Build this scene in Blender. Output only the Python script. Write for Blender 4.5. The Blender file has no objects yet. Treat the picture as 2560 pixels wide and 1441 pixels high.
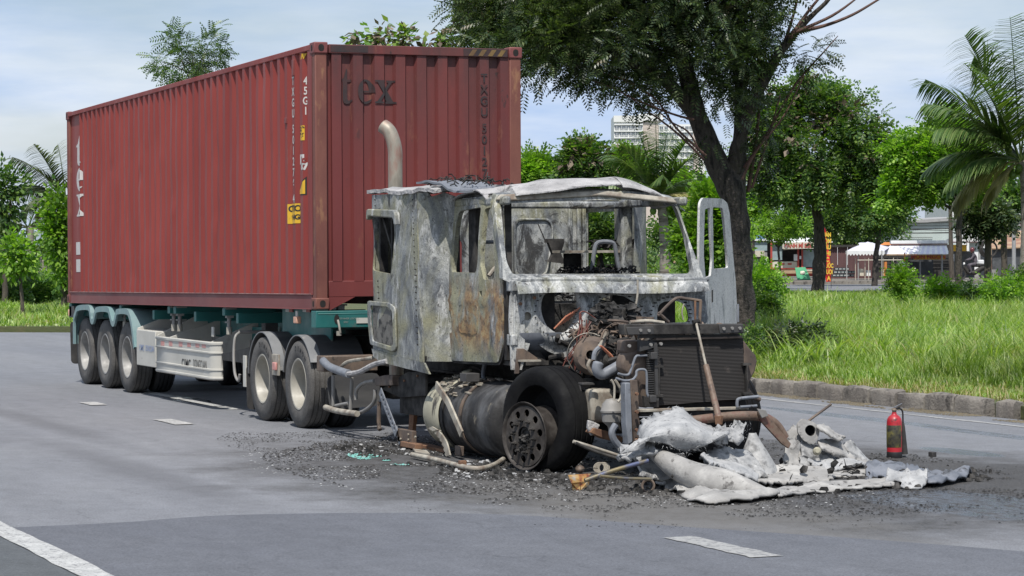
import bpy, bmesh, math, random
import numpy as np
from mathutils import Vector, Matrix, noise
from mathutils.geometry import delaunay_2d_cdt
R = math.radians
random.seed(7); rng = np.random.default_rng(7)
scene = bpy.context.scene
COL = scene.collection

# ------------------------------------------------------------------ camera
# world axes: X = the way the lorry points, Y = to its left, Z = up; container corner at the origin
CF, PSI, TH, ROLL = 6408.0/2560.0, 0.391506, 0.0139064, -0.005315
CAMP = np.array([26.497, -8.637, 1.9336])
_fw = np.array([-math.cos(PSI)*math.cos(TH), math.sin(PSI)*math.cos(TH), -math.sin(TH)])
_rt = np.array([math.sin(PSI), math.cos(PSI), 0.0]); _up = np.cross(_rt, _fw)
RT = math.cos(ROLL)*_rt + math.sin(ROLL)*_up
UP = -math.sin(ROLL)*_rt + math.cos(ROLL)*_up
FW = _fw
cam = bpy.data.cameras.new('camera'); camo = bpy.data.objects.new('camera', cam); COL.objects.link(camo)
M4 = Matrix(((RT[0], UP[0], -FW[0], CAMP[0]), (RT[1], UP[1], -FW[1], CAMP[1]), (RT[2], UP[2], -FW[2], CAMP[2]), (0, 0, 0, 1)))
camo.matrix_world = M4
cam.sensor_width = 36; cam.lens = 36*CF; cam.clip_start = 0.5; cam.clip_end = 5000
scene.camera = camo

def _ray(u, v): return FW + RT*(u-1280)/6408.0 - UP*(v-720.5)/6408.0
def on(u, v, ax, val):
    """the point of the plane ax=val seen at photograph pixel u, v (used to survey the place)"""
    d = _ray(u, v); i = 'XYZ'.index(ax); t = (val-CAMP[i])/d[i]; return Vector(CAMP+t*d)
def onp(u, v, p, n):
    d = _ray(u, v); n = np.array(n, float); p = np.array(p, float)
    t = ((p-CAMP)@n)/(d@n); return Vector(CAMP+t*d)
def deep(u, v, D): return Vector(CAMP+_ray(u, v)*D)

# ------------------------------------------------------------------ light
SUN = Vector((0.45, -0.25, 0.85)).normalized()
world = bpy.data.worlds.new('World'); scene.world = world; world.use_nodes = True
nt = world.node_tree; nt.nodes.clear()
def wn(t, **k):
    n = nt.nodes.new(t)
    for a, b in k.items(): setattr(n, a, b)
    return n
sky = wn('ShaderNodeTexSky', sky_type='NISHITA', sun_disc=False)
sky.sun_elevation = math.asin(SUN.z); sky.sun_rotation = math.atan2(SUN.x, SUN.y)
sky.air_density = 1.0; sky.dust_density = 1.2; sky.ozone_density = 1.5
tc = wn('ShaderNodeTexCoord'); mp = wn('ShaderNodeMapping'); mp.inputs['Scale'].default_value = (1.6, 1.6, 5.5)
nz = wn('ShaderNodeTexNoise'); nz.inputs['Scale'].default_value = 2.3; nz.inputs['Detail'].default_value = 6; nz.inputs['Roughness'].default_value = 0.5
mp2 = wn('ShaderNodeMapping'); mp2.inputs['Scale'].default_value = (4, 4, 22); mp2.inputs['Location'].default_value = (1.3, 4.2, 0.7)
nz2 = wn('ShaderNodeTexNoise'); nz2.inputs['Scale'].default_value = 2.0; nz2.inputs['Detail'].default_value = 7; nz2.inputs['Roughness'].default_value = 0.55
rp = wn('ShaderNodeValToRGB'); rp.color_ramp.elements[0].position = 0.36; rp.color_ramp.elements[1].position = 0.62
rp.color_ramp.elements[0].color = (0.25, 0.25, 0.25, 1); rp.color_ramp.elements[1].color = (0.96, 0.96, 0.96, 1)
cr = wn('ShaderNodeValToRGB'); cr.color_ramp.elements[0].position = 0.34; cr.color_ramp.elements[1].position = 0.66
cr.color_ramp.elements[0].color = (5.0, 6.5, 9.2, 1); cr.color_ramp.elements[1].color = (8.4, 9.1, 10.2, 1)
mx = wn('ShaderNodeMixRGB'); bg = wn('ShaderNodeBackground'); bg.inputs['Strength'].default_value = 0.1
out = wn('ShaderNodeOutputWorld'); L = nt.links.new
L(tc.outputs['Generated'], mp.inputs[0]); L(mp.outputs[0], nz.inputs['Vector']); L(nz.outputs['Fac'], rp.inputs[0])
L(tc.outputs['Generated'], mp2.inputs[0]); L(mp2.outputs[0], nz2.inputs['Vector']); L(nz2.outputs['Fac'], cr.inputs[0])
L(rp.outputs[0], mx.inputs[0]); L(sky.outputs[0], mx.inputs[1]); L(cr.outputs[0], mx.inputs[2])
L(mx.outputs[0], bg.inputs[0]); L(bg.outputs[0], out.inputs[0])
sl = bpy.data.lights.new('sun', 'SUN'); sl.energy = 5.0; sl.angle = R(0.5); sl.color = (1.0, 0.955, 0.89)
so = bpy.data.objects.new('sun', sl); COL.objects.link(so); so.rotation_euler = SUN.to_track_quat('Z', 'Y').to_euler(); so.location = (0, 0, 60)
vs = scene.view_settings; vs.view_transform = 'Standard'; vs.look = 'None'; vs.gamma = 1; vs.use_curve_mapping = False; vs.exposure = 0.0
scene.cycles.max_bounces = 8; scene.cycles.diffuse_bounces = 3; scene.cycles.transparent_max_bounces = 8

# ------------------------------------------------------------------ materials
MATS = {}
def newmat(name):
    m = bpy.data.materials.new(name); m.use_nodes = True
    b = m.node_tree.nodes['Principled BSDF']; MATS[name] = m
    return m, m.node_tree, b
def N(t, typ, **k):
    n = t.nodes.new(typ)
    for a, b in k.items():
        if a in n.inputs.keys() if False else False: pass
        setattr(n, a, b)
    return n
def tex(t, scale, detail=4, rough=0.55, stretch=(1, 1, 1), loc=(0, 0, 0), coord='Object', typ='noise', dist=0.0):
    c = t.nodes.new('ShaderNodeTexCoord'); m = t.nodes.new('ShaderNodeMapping')
    m.inputs['Scale'].default_value = stretch; m.inputs['Location'].default_value = loc
    if coord == 'Pos': gg = t.nodes.new('ShaderNodeNewGeometry'); t.links.new(gg.outputs['Position'], m.inputs[0])
    else: t.links.new(c.outputs[coord], m.inputs[0])
    if typ == 'noise':
        n = t.nodes.new('ShaderNodeTexNoise'); n.inputs['Scale'].default_value = scale; n.inputs['Detail'].default_value = detail
        n.inputs['Roughness'].default_value = rough; n.inputs['Distortion'].default_value = dist; o = n.outputs['Fac']
    elif typ == 'vor':
        n = t.nodes.new('ShaderNodeTexVoronoi'); n.inputs['Scale'].default_value = scale; o = n.outputs['Distance']
    t.links.new(m.outputs[0], n.inputs['Vector'])
    return o
def ramp(t, fac, stops, interp='LINEAR'):
    r = t.nodes.new('ShaderNodeValToRGB'); r.color_ramp.interpolation = interp
    e = r.color_ramp.elements
    while len(e) < len(stops): e.new(0.5)
    for i, (p, c) in enumerate(stops):
        e[i].position = p
        if isinstance(c, (int, float)): c = (c, c, c)
        e[i].color = (c[0], c[1], c[2], 1)
    t.links.new(fac, r.inputs[0]); return r.outputs[0]
def mix(t, fac, a, b, mode='MIX'):
    m = t.nodes.new('ShaderNodeMixRGB'); m.blend_type = mode
    for i, x in ((0, fac), (1, a), (2, b)):
        if isinstance(x, (int, float)): m.inputs[i].default_value = x if i == 0 else (x, x, x, 1)
        elif isinstance(x, tuple): m.inputs[i].default_value = (x[0], x[1], x[2], 1)
        else: t.links.new(x, m.inputs[i])
    return m.outputs[0]
def bump(t, b, h, strength=0.3, dist=0.01, prev=None):
    n = t.nodes.new('ShaderNodeBump'); n.inputs['Strength'].default_value = strength; n.inputs['Distance'].default_value = dist
    t.links.new(h, n.inputs['Height'])
    if prev is not None: t.links.new(prev, n.inputs['Normal'])
    t.links.new(n.outputs[0], b.inputs['Normal']); return n.outputs[0]
def island(t):
    g = t.nodes.new('ShaderNodeNewGeometry'); return g.outputs['Random Per Island']
def mat(name, c1, c2=None, scale=3, rough=0.6, metal=0.0, bmp=0.0, bscale=60, bdist=0.004, stretch=(1, 1, 1), c3=None, spots=None, spotscale=14, spotat=0.6, detail=5, lo=0.35, hi=0.65, coat=0, coord='Object'):
    """two or three tones by noise, optional spots of dirt, optional fine relief"""
    m, t, b = newmat(name)
    col = None
    if c2 is None: c2 = tuple(x*0.8 for x in c1)
    f = tex(t, scale, detail, 0.6, stretch, coord=coord)
    st = [(lo, c1), (hi, c2)] if c3 is None else [(lo, c1), (0.5, c2), (hi, c3)]
    col = ramp(t, f, st)
    if spots is not None:
        s = tex(t, spotscale, 6, 0.65, stretch, loc=(3, 7, 1), coord=coord)
        fac = ramp(t, s, [(spotat, 0.0), (min(1, spotat+0.1), 1.0)])
        col = mix(t, fac, col, spots)
    t.links.new(col, b.inputs['Base Color'])
    r = tex(t, scale*2.3, 3, 0.5, stretch, loc=(9, 2, 4))
    t.links.new(ramp(t, r, [(0.3, max(0, rough-0.12)), (0.7, min(1, rough+0.12))]), b.inputs['Roughness'])
    b.inputs['Metallic'].default_value = metal
    b.inputs['Coat Weight'].default_value = coat
    if bmp > 0: bump(t, b, tex(t, bscale, 4, 0.6, loc=(1, 5, 2)), bmp, bdist)
    return m

def burnt(name, ash=0.5, rust=0.15, soot=0.35, yellow=0.3, seed=0, sc=1.0, zr=None):
    """heat-bleached bare sheet metal: grey-blue oxide, white ash streaks, olive tint, rust and soot"""
    m, t, b = newmat(name)
    base = ramp(t, tex(t, 3.4*sc, 13, 0.74, (1, 1, 0.6), (seed, 0, 0), dist=1.2),
                [(0.34, (0.065, 0.069, 0.074)), (0.45, (0.145, 0.155, 0.165)), (0.55, (0.26, 0.27, 0.268)), (0.66, (0.45, 0.455, 0.435))])
    y = ramp(t, tex(t, 1.9*sc, 5, 0.6, (1, 1, 0.8), (seed+4, 2, 0), dist=0.6), [(0.60-yellow*0.35, 0.0), (0.74-yellow*0.25, 0.75)])
    col = mix(t, y, base, (0.30, 0.285, 0.165))
    a = ramp(t, tex(t, 4.2*sc, 12, 0.75, (1, 1, 0.4), (seed+8, 1, 3), dist=1.6), [(0.64-ash*0.25, 0.0), (0.74-ash*0.25, 0.85)])
    col = mix(t, a, col, (0.56, 0.56, 0.54))
    r = ramp(t, tex(t, 3.1*sc, 7, 0.7, (1, 1, 0.7), (seed+2, 9, 5), dist=0.5), [(0.72-rust*0.5, 0.0), (0.82-rust*0.5, 0.9)])
    if zr is not None:      # rust gathers on the lower panel of the door
        g = t.nodes.new('ShaderNodeNewGeometry'); sx = t.nodes.new('ShaderNodeSeparateXYZ'); t.links.new(g.outputs['Position'], sx.inputs[0])
        zf = ramp(t, _mr(t, sx.outputs['Z'], zr[0], zr[1]), [(0.0, 0.0), (0.25, 1.0), (0.75, 1.0), (1.0, 0.0)])
        r = mix(t, 1.0, r, zf, 'MULTIPLY')
    rc = ramp(t, tex(t, 9*sc, 5, 0.6), [(0.35, (0.12, 0.075, 0.045)), (0.5, (0.30, 0.175, 0.075)), (0.65, (0.42, 0.32, 0.16))])
    col = mix(t, r, col, rc)
    s = ramp(t, tex(t, 3.6*sc, 12, 0.76, (1, 1, 0.55), (seed+1, 3, 11), dist=1.0), [(0.68-soot*0.35, 0.0), (0.74-soot*0.33, 0.9)])
    col = mix(t, s, col, (0.025, 0.024, 0.024))
    pit = ramp(t, tex(t, 30*sc, 6, 0.75, loc=(seed, 3, 1)), [(0.585, 0.0), (0.63, 0.85)])
    col = mix(t, pit, col, (0.05, 0.045, 0.04))
    fine = ramp(t, tex(t, 70, 5, 0.8), [(0.3, 0.6), (0.7, 1.3)])
    col = mix(t, 1.0, col, fine, 'MULTIPLY')
    t.links.new(col, b.inputs['Base Color'])
    t.links.new(ramp(t, tex(t, 7, 4), [(0.3, 0.5), (0.7, 0.85)]), b.inputs['Roughness'])
    b.inputs['Metallic'].default_value = 0.15
    p = bump(t, b, tex(t, 5, 6, 0.6), 0.35, 0.02)
    bump(t, b, tex(t, 70, 5, 0.7), 0.35, 0.004, p)
    return m
def _mr(t, v, a, b_):
    n = t.nodes.new('ShaderNodeMapRange'); n.inputs[1].default_value = a; n.inputs[2].default_value = b_
    t.links.new(v, n.inputs[0]); return n.outputs[0]
def leafmat(name, c1, c2, c3, trans=0.35, rough=0.45, brown=None, sc=0.5):
    """leaf colour varies from leaf to leaf and from branch to branch"""
    m, t, b = newmat(name)
    col = ramp(t, island(t), [(0.0, c1), (0.5, c2), (1.0, c3)])
    n = ramp(t, tex(t, sc, 3), [(0.3, 0.6), (0.7, 1.3)])
    col = mix(t, 1.0, col, n, 'MULTIPLY')
    if brown:
        f = ramp(t, tex(t, sc*3.5, 4, 0.7, loc=(5, 5, 5)), [(brown[1], 0.0), (brown[1]+0.06, 1.0)])
        col = mix(t, f, col, brown[0])
    t.links.new(col, b.inputs['Base Color']); b.inputs['Roughness'].default_value = rough
    tr = t.nodes.new('ShaderNodeBsdfTranslucent'); ms = t.nodes.new('ShaderNodeMixShader'); ms.inputs[0].default_value = trans
    bright = mix(t, 1.0, col, (1.9, 2.3, 0.6), 'MULTIPLY')
    t.links.new(bright, tr.inputs[0]); t.links.new(b.outputs[0], ms.inputs[1]); t.links.new(tr.outputs[0], ms.inputs[2])
    t.links.new(ms.outputs[0], t.nodes['Material Output'].inputs[0])
    return m

# ------------------------------------------------------------------ mesh building
class MB:
    def __init__(s): s.V = []; s.F = []
    def add(s, V, F):
        o = len(s.V); s.V += [tuple(v) for v in V]; s.F += [tuple(i+o for i in f) for f in F]; return s
    def bx(s, x0, x1, y0, y1, z0, z1, m=None):
        V = [Vector((x, y, z)) for z in (z0, z1) for y in (y0, y1) for x in (x0, x1)]
        if m is not None: V = [m @ v for v in V]
        return s.add(V, [(0, 2, 3, 1), (4, 5, 7, 6), (0, 1, 5, 4), (1, 3, 7, 5), (3, 2, 6, 7), (2, 0, 4, 6)])
    def bar(s, p, q, w, h, up=(0, 0, 1)):
        p = Vector(p); q = Vector(q); d = (q-p); L = d.length; d.normalize(); up = Vector(up)
        if abs(d.dot(up)) > 0.98: up = Vector((1, 0, 0))
        a = d.cross(up).normalized(); b = a.cross(d).normalized()
        V = [x+a*i*w/2+b*j*h/2 for x in (p, q) for j in (-1, 1) for i in (-1, 1)]
        return s.add(V, [(0, 1, 3, 2), (4, 6, 7, 5), (0, 4, 5, 1), (1, 5, 7, 3), (3, 7, 6, 2), (2, 6, 4, 0)])
    def cyl(s, p, q, r0, r1=None, n=12, caps=True): return s.tube([p, q], [r0, r0 if r1 is None else r1], n, caps)
    def tube(s, pts, r, n=8, caps=True):
        pts = [Vector(p) for p in pts]; k = len(pts)
        if isinstance(r, (int, float)): r = [r]*k
        up = Vector((0.13, 0.21, 0.97)); V = []; pa = None
        for i in range(k):
            d = (pts[min(i+1, k-1)]-pts[max(i-1, 0)]).normalized()
            if pa is None: a = d.cross(up if abs(d.dot(up)) < 0.95 else Vector((1, 0, 0))).normalized()
            else: a = (pa-d*pa.dot(d)).normalized()
            pa = a; b = d.cross(a)
            V += [pts[i]+(a*math.cos(2*math.pi*j/n)+b*math.sin(2*math.pi*j/n))*r[i] for j in range(n)]
        F = [(i*n+j, i*n+(j+1) % n, (i+1)*n+(j+1) % n, (i+1)*n+j) for i in range(k-1) for j in range(n)]
        if caps: F += [tuple(reversed(range(n))), tuple(range((k-1)*n, k*n))]
        return s.add(V, F)
    def lathe(s, prof, o, axis, n=32, a0=0, a1=2*math.pi):
        o = Vector(o); ax = Vector(axis).normalized(); a = ax.orthogonal().normalized(); b = ax.cross(a)
        full = abs(a1-a0-2*math.pi) < 1e-4; m = n if full else n+1; V = []
        for (r, h) in prof:
            for j in range(m):
                t = a0+(a1-a0)*j/n; V.append(o+ax*h+(a*math.cos(t)+b*math.sin(t))*r)
        F = []
        for i in range(len(prof)-1):
            for j in range(n if full else n):
                j2 = (j+1) % m if full else j+1
                F.append((i*m+j, i*m+j2, (i+1)*m+j2, (i+1)*m+j))
        return s.add(V, F)
    def prism(s, poly, fn, h):
        """poly: outline in 2-D, fn(a, b) -> point, h: extrusion vector"""
        h = Vector(h); n = len(poly); P = [Vector(fn(*p)) for p in poly]
        return s.add(P+[p+h for p in P], [tuple(range(n)), tuple(reversed(range(n, 2*n)))]+[(i, i+n, (i+1) % n+n, (i+1) % n) for i in range(n)])
    def grid(s, fn, na, nb, thick=None):
        """fn(i/na, j/nb) -> point; thick: extrusion vector or None"""
        V = [Vector(fn(i/na, j/nb)) for i in range(na+1) for j in range(nb+1)]
        w = nb+1
        F = [(i*w+j, (i+1)*w+j, (i+1)*w+j+1, i*w+j+1) for i in range(na) for j in range(nb)]
        if thick is not None:
            o = len(V); th = Vector(thick); V += [v+th for v in V]; G = [tuple(x+o for x in reversed(f)) for f in F]
            E = [(i*w, (i+1)*w) for i in range(na)]+[((i+1)*w+nb, i*w+nb) for i in range(na)]+[(j+1, j) for j in range(nb)]+[(na*w+j, na*w+j+1) for j in range(nb)]
            F = F+G+[(a, a+o, b+o, b) for a, b in E]
        return s.add(V, F)
    def plate(s, outer, holes, fn, h, res=0.12):
        """flat sheet with holes, triangulated with inner points so that fn can bend or dent it; h: thickness vector or None"""
        loops = [outer]+list(holes); pts = []; edges = []; faces = []
        for lp in loops:
            lp = dens(lp, res); o = len(pts); n = len(lp); pts += [Vector(p) for p in lp]; edges += [(o+i, o+(i+1) % n) for i in range(n)]
        xs = [p[0] for p in outer]; ys = [p[1] for p in outer]
        nx = int((max(xs)-min(xs))/res); ny = int((max(ys)-min(ys))/res)
        for i in range(1, nx+1):
            for j in range(1, ny+1):
                q = (min(xs)+(i-0.3+0.2*(j % 2))*res, min(ys)+(j-0.4)*res)
                if inside(q, outer) and not any(inside(q, hh) for hh in holes): pts.append(Vector(q))
        r = delaunay_2d_cdt(pts, edges, [], 0, 1e-5)
        P2 = r[0]; T = []
        for f in r[2]:
            c = sum((P2[i] for i in f), Vector((0, 0)))/len(f)
            if inside(c, outer) and not any(inside(c, hh) for hh in holes): T.append(tuple(f))
        P = [Vector(fn(p[0], p[1])) for p in P2]; n = len(P)
        if h is None: return s.add(P, T)
        hv = Vector(h); cnt = {}
        for f in T:
            for i in range(len(f)): e = (f[i], f[(i+1) % len(f)]); cnt[e] = 1
        side = [(a, a+n, b+n, b) for (a, b) in cnt if (b, a) not in cnt]
        return s.add(P+[p+hv for p in P], T+[tuple(i+n for i in reversed(f)) for f in T]+side)
    def build(s, name, m, parent=None, smooth=35, bev=0.0, label=None, kind=None, fixn=True, sub=0):
        me = bpy.data.meshes.new(name); me.from_pydata(s.V, [], s.F); me.validate(); me.update()
        if fixn and len(s.F) < 60000:
            b = bmesh.new(); b.from_mesh(me); bmesh.ops.recalc_face_normals(b, faces=b.faces); b.to_mesh(me); b.free()
        return link(name, me, m, parent, smooth, bev, label, kind, sub)
def dens(lp, res):
    o = []; n = len(lp)
    for i in range(n):
        a = lp[i]; b = lp[(i+1) % n]; d = math.hypot(b[0]-a[0], b[1]-a[1]); k = max(1, int(d/res))
        o += [(a[0]+(b[0]-a[0])*j/k, a[1]+(b[1]-a[1])*j/k) for j in range(k)]
    return o
def inside(p, poly):
    x, y = p[0], p[1]; c = False; n = len(poly); j = n-1
    for i in range(n):
        xi, yi = poly[i][0], poly[i][1]; xj, yj = poly[j][0], poly[j][1]
        if (yi > y) != (yj > y) and x < (xj-xi)*(y-yi)/(yj-yi)+xi: c = not c
        j = i
    return c
def link(name, me, m, parent=None, smooth=35, bev=0.0, label=None, kind=None, sub=0):
    ob = bpy.data.objects.new(name, me); COL.objects.link(ob)
    if m is not None:
        for mm in (m if isinstance(m, (list, tuple)) else [m]): me.materials.append(mm)
    if smooth:
        me.polygons.foreach_set('use_smooth', [True]*len(me.polygons)); me.set_sharp_from_angle(angle=R(smooth))
    if parent is not None:
        ob.parent = parent
        if parent.parent is None: ob.location = -parent.location
    if bev > 0:
        md = ob.modifiers.new('edge', 'BEVEL'); md.width = bev; md.segments = 2; md.limit_method = 'ANGLE'; md.angle_limit = R(40)
    if sub: md = ob.modifiers.new('sub', 'SUBSURF'); md.levels = sub; md.render_levels = sub
    if label: ob['label'] = label
    if kind: ob['kind'] = kind
    return ob
def thing(name, label, cat, loc, group=None):
    o = bpy.data.objects.new(name, None); COL.objects.link(o); o.location = Vector(loc); o.empty_display_size = 0.2
    o['label'] = label; o['category'] = cat
    if group: o['group'] = group
    return o
def tag(o, label, cat, group=None, kind=None):
    o['label'] = label; o['category'] = cat
    if group: o['group'] = group
    if kind: o['kind'] = kind
    return o
def setting(o, label=None, cat=None):
    o['kind'] = 'structure'
    if label: o['label'] = label
    if cat: o['category'] = cat
    return o
def copy_tree(o, parent=None):
    c = o.copy(); COL.objects.link(c); c.parent = parent
    for ch in list(o.children): copy_tree(ch, c)
    return c
def rr(x0, y0, x1, y1, r, n=4):
    o = []
    for cx, cy, a in ((x1-r, y1-r, 0), (x0+r, y1-r, 90), (x0+r, y0+r, 180), (x1-r, y0+r, 270)):
        o += [(cx+r*math.cos(R(a+90*i/n)), cy+r*math.sin(R(a+90*i/n))) for i in range(n+1)]
    return o
def rnd(poly, r, n=3):
    """round the corners of a polygon"""
    o = []; k = len(poly)
    for i in range(k):
        p = Vector(poly[i][:2]); a = Vector(poly[i-1][:2]); b = Vector(poly[(i+1) % k][:2])
        d1 = (a-p); d2 = (b-p); rr_ = min(r, d1.length*0.45, d2.length*0.45); s = p+d1.normalized()*rr_; e = p+d2.normalized()*rr_
        for j in range(n+1):
            t = j/n; q = s*(1-t)**2+p*2*t*(1-t)+e*t*t; o.append((q.x, q.y))
    return o
def arc(pts, n=6):
    """smooth curve through points (Catmull-Rom)"""
    P = [Vector(p) for p in pts]; o = []
    for i in range(len(P)-1):
        p0 = P[max(i-1, 0)]; p1 = P[i]; p2 = P[i+1]; p3 = P[min(i+2, len(P)-1)]
        for j in range(n):
            t = j/n; o.append(0.5*((2*p1)+(p2-p0)*t+(2*p0-5*p1+4*p2-p3)*t*t+(3*p1-p0-3*p2+p3)*t**3))
    o.append(P[-1]); return o
def wob(p, s, a, seed=0.0):
    v = noise.noise_vector(Vector(p)*s+Vector((seed, seed*1.7, 0))); return v*a
def text_mesh(body, size, align='CENTER', bold=0.0, spacing=1.0, width=1.0):
    c = bpy.data.curves.new('t', 'FONT'); c.body = body; c.size = size; c.align_x = align; c.offset = bold; c.space_character = spacing
    o = bpy.data.objects.new('t', c); COL.objects.link(o); dg = bpy.context.evaluated_depsgraph_get()
    me = bpy.data.meshes.new_from_object(o.evaluated_get(dg)); bpy.data.objects.remove(o)
    V = [(v.co.x*width, v.co.y) for v in me.vertices]; F = [tuple(p.vertices) for p in me.polygons]; bpy.data.meshes.remove(me)
    return V, F
def lettering(name, V, F, fn, m, parent, cuts=None, label=None):
    """flat letters laid on a surface by fn(a, b); cuts: values of a where the surface folds"""
    b = bmesh.new(); vs_ = [b.verts.new((x, y, 0)) for x, y in V]
    for f in F:
        try: b.faces.new([vs_[i] for i in f])
        except ValueError: pass
    if cuts:
        for c in cuts:
            bmesh.ops.bisect_plane(b, geom=b.verts[:]+b.edges[:]+b.faces[:], plane_co=(c, 0, 0), plane_no=(1, 0, 0))
    for v in b.verts: v.co = Vector(fn(v.co.x, v.co.y))
    me = bpy.data.meshes.new(name); b.to_mesh(me); b.free()
    return link(name, me, m, parent, smooth=0, label=label)
def scatter(name, tv, tf, pos, dirs, ups, size, m, parent=None, kind=None, label=None, mats=None):
    """one mesh of many copies of a small leaf template (tv: k x 3 along x, tf faces)"""
    tv = np.array(tv, float); pos = np.array(pos, float); n = len(pos); k = len(tv)
    d = np.array(dirs, float); d /= np.linalg.norm(d, axis=1, keepdims=True)+1e-9
    u = np.array(ups, float); s = np.cross(u, d); s /= np.linalg.norm(s, axis=1, keepdims=True)+1e-9; u = np.cross(d, s)
    sz = np.array(size, float); sz = np.repeat(sz[:, None], 3, 1) if sz.ndim == 1 else sz
    P = pos[:, None, :]+tv[None, :, 0, None]*sz[:, None, 0:1]*d[:, None, :]+tv[None, :, 1, None]*sz[:, None, 1:2]*s[:, None, :]+tv[None, :, 2, None]*sz[:, None, 2:3]*u[:, None, :]
    P = P.reshape(-1, 3)
    lens = np.array([len(f) for f in tf]); flat = np.concatenate([np.array(f) for f in tf])
    me = bpy.data.meshes.new(name); me.vertices.add(len(P)); me.vertices.foreach_set('co', P.astype(np.float32).ravel())
    idx = (flat[None, :]+(np.arange(n)*k)[:, None]).ravel(); me.loops.add(len(idx)); me.loops.foreach_set('vertex_index', idx.astype(np.int32))
    L_ = np.tile(lens, n); st = np.concatenate([[0], np.cumsum(L_)[:-1]])
    me.polygons.add(len(L_)); me.polygons.foreach_set('loop_start', st.astype(np.int32)); me.polygons.foreach_set('loop_total', L_.astype(np.int32))
    me.update(); me.validate()
    return link(name, me, m, parent, smooth=0, kind=kind, label=label)
# ------------------------------------------------------------------ road, verge, markings
def ellmask(t, cx, cy, rx, ry, inner, outer, nscale=1.2, namp=0.5):
    """1 inside a ragged ellipse on the ground, 0 outside: soot, spills and a painted tree shade on the asphalt"""
    g = t.nodes.new('ShaderNodeNewGeometry'); m = t.nodes.new('ShaderNodeMapping'); m.vector_type = 'POINT'
    m.inputs['Location'].default_value = (-cx/rx, -cy/ry, 0); m.inputs['Scale'].default_value = (1/rx, 1/ry, 0)
    t.links.new(g.outputs['Position'], m.inputs[0])
    l = t.nodes.new('ShaderNodeVectorMath'); l.operation = 'LENGTH'; t.links.new(m.outputs[0], l.inputs[0])
    n = tex(t, nscale, 6, 0.65, loc=(cx, cy, 0)); a = t.nodes.new('ShaderNodeMath'); a.operation = 'MULTIPLY_ADD'
    t.links.new(n, a.inputs[0]); a.inputs[1].default_value = namp*2; a.inputs[2].default_value = -namp
    s = t.nodes.new('ShaderNodeMath'); s.operation = 'ADD'; t.links.new(l.outputs['Value'], s.inputs[0]); t.links.new(a.outputs[0], s.inputs[1])
    return ramp(t, s.outputs[0], [(inner, 1.0), (outer, 0.0)])
_w = [on(u, v, 'Z', 0) for u, v in ((2440, 1262), (2300, 1238), (2400, 1130), (2150, 1045), (2430, 1085), (470, 1000), (900, 1400))]
WET = [(_w[0].x, _w[0].y, 1.5, 0.7, 0.45, 1.0), (_w[2].x, _w[2].y, 0.75, 0.22, 0.3, 0.2), (_w[3].x, 6.35, 2.6, 0.20, 0.35, 0.3), (_w[4].x+0.6, 6.25, 2.2, 0.18, 0.35, 0.4), (_w[5].x, _w[5].y, 1.2, 0.25, 0.5, 0.8)]
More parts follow.
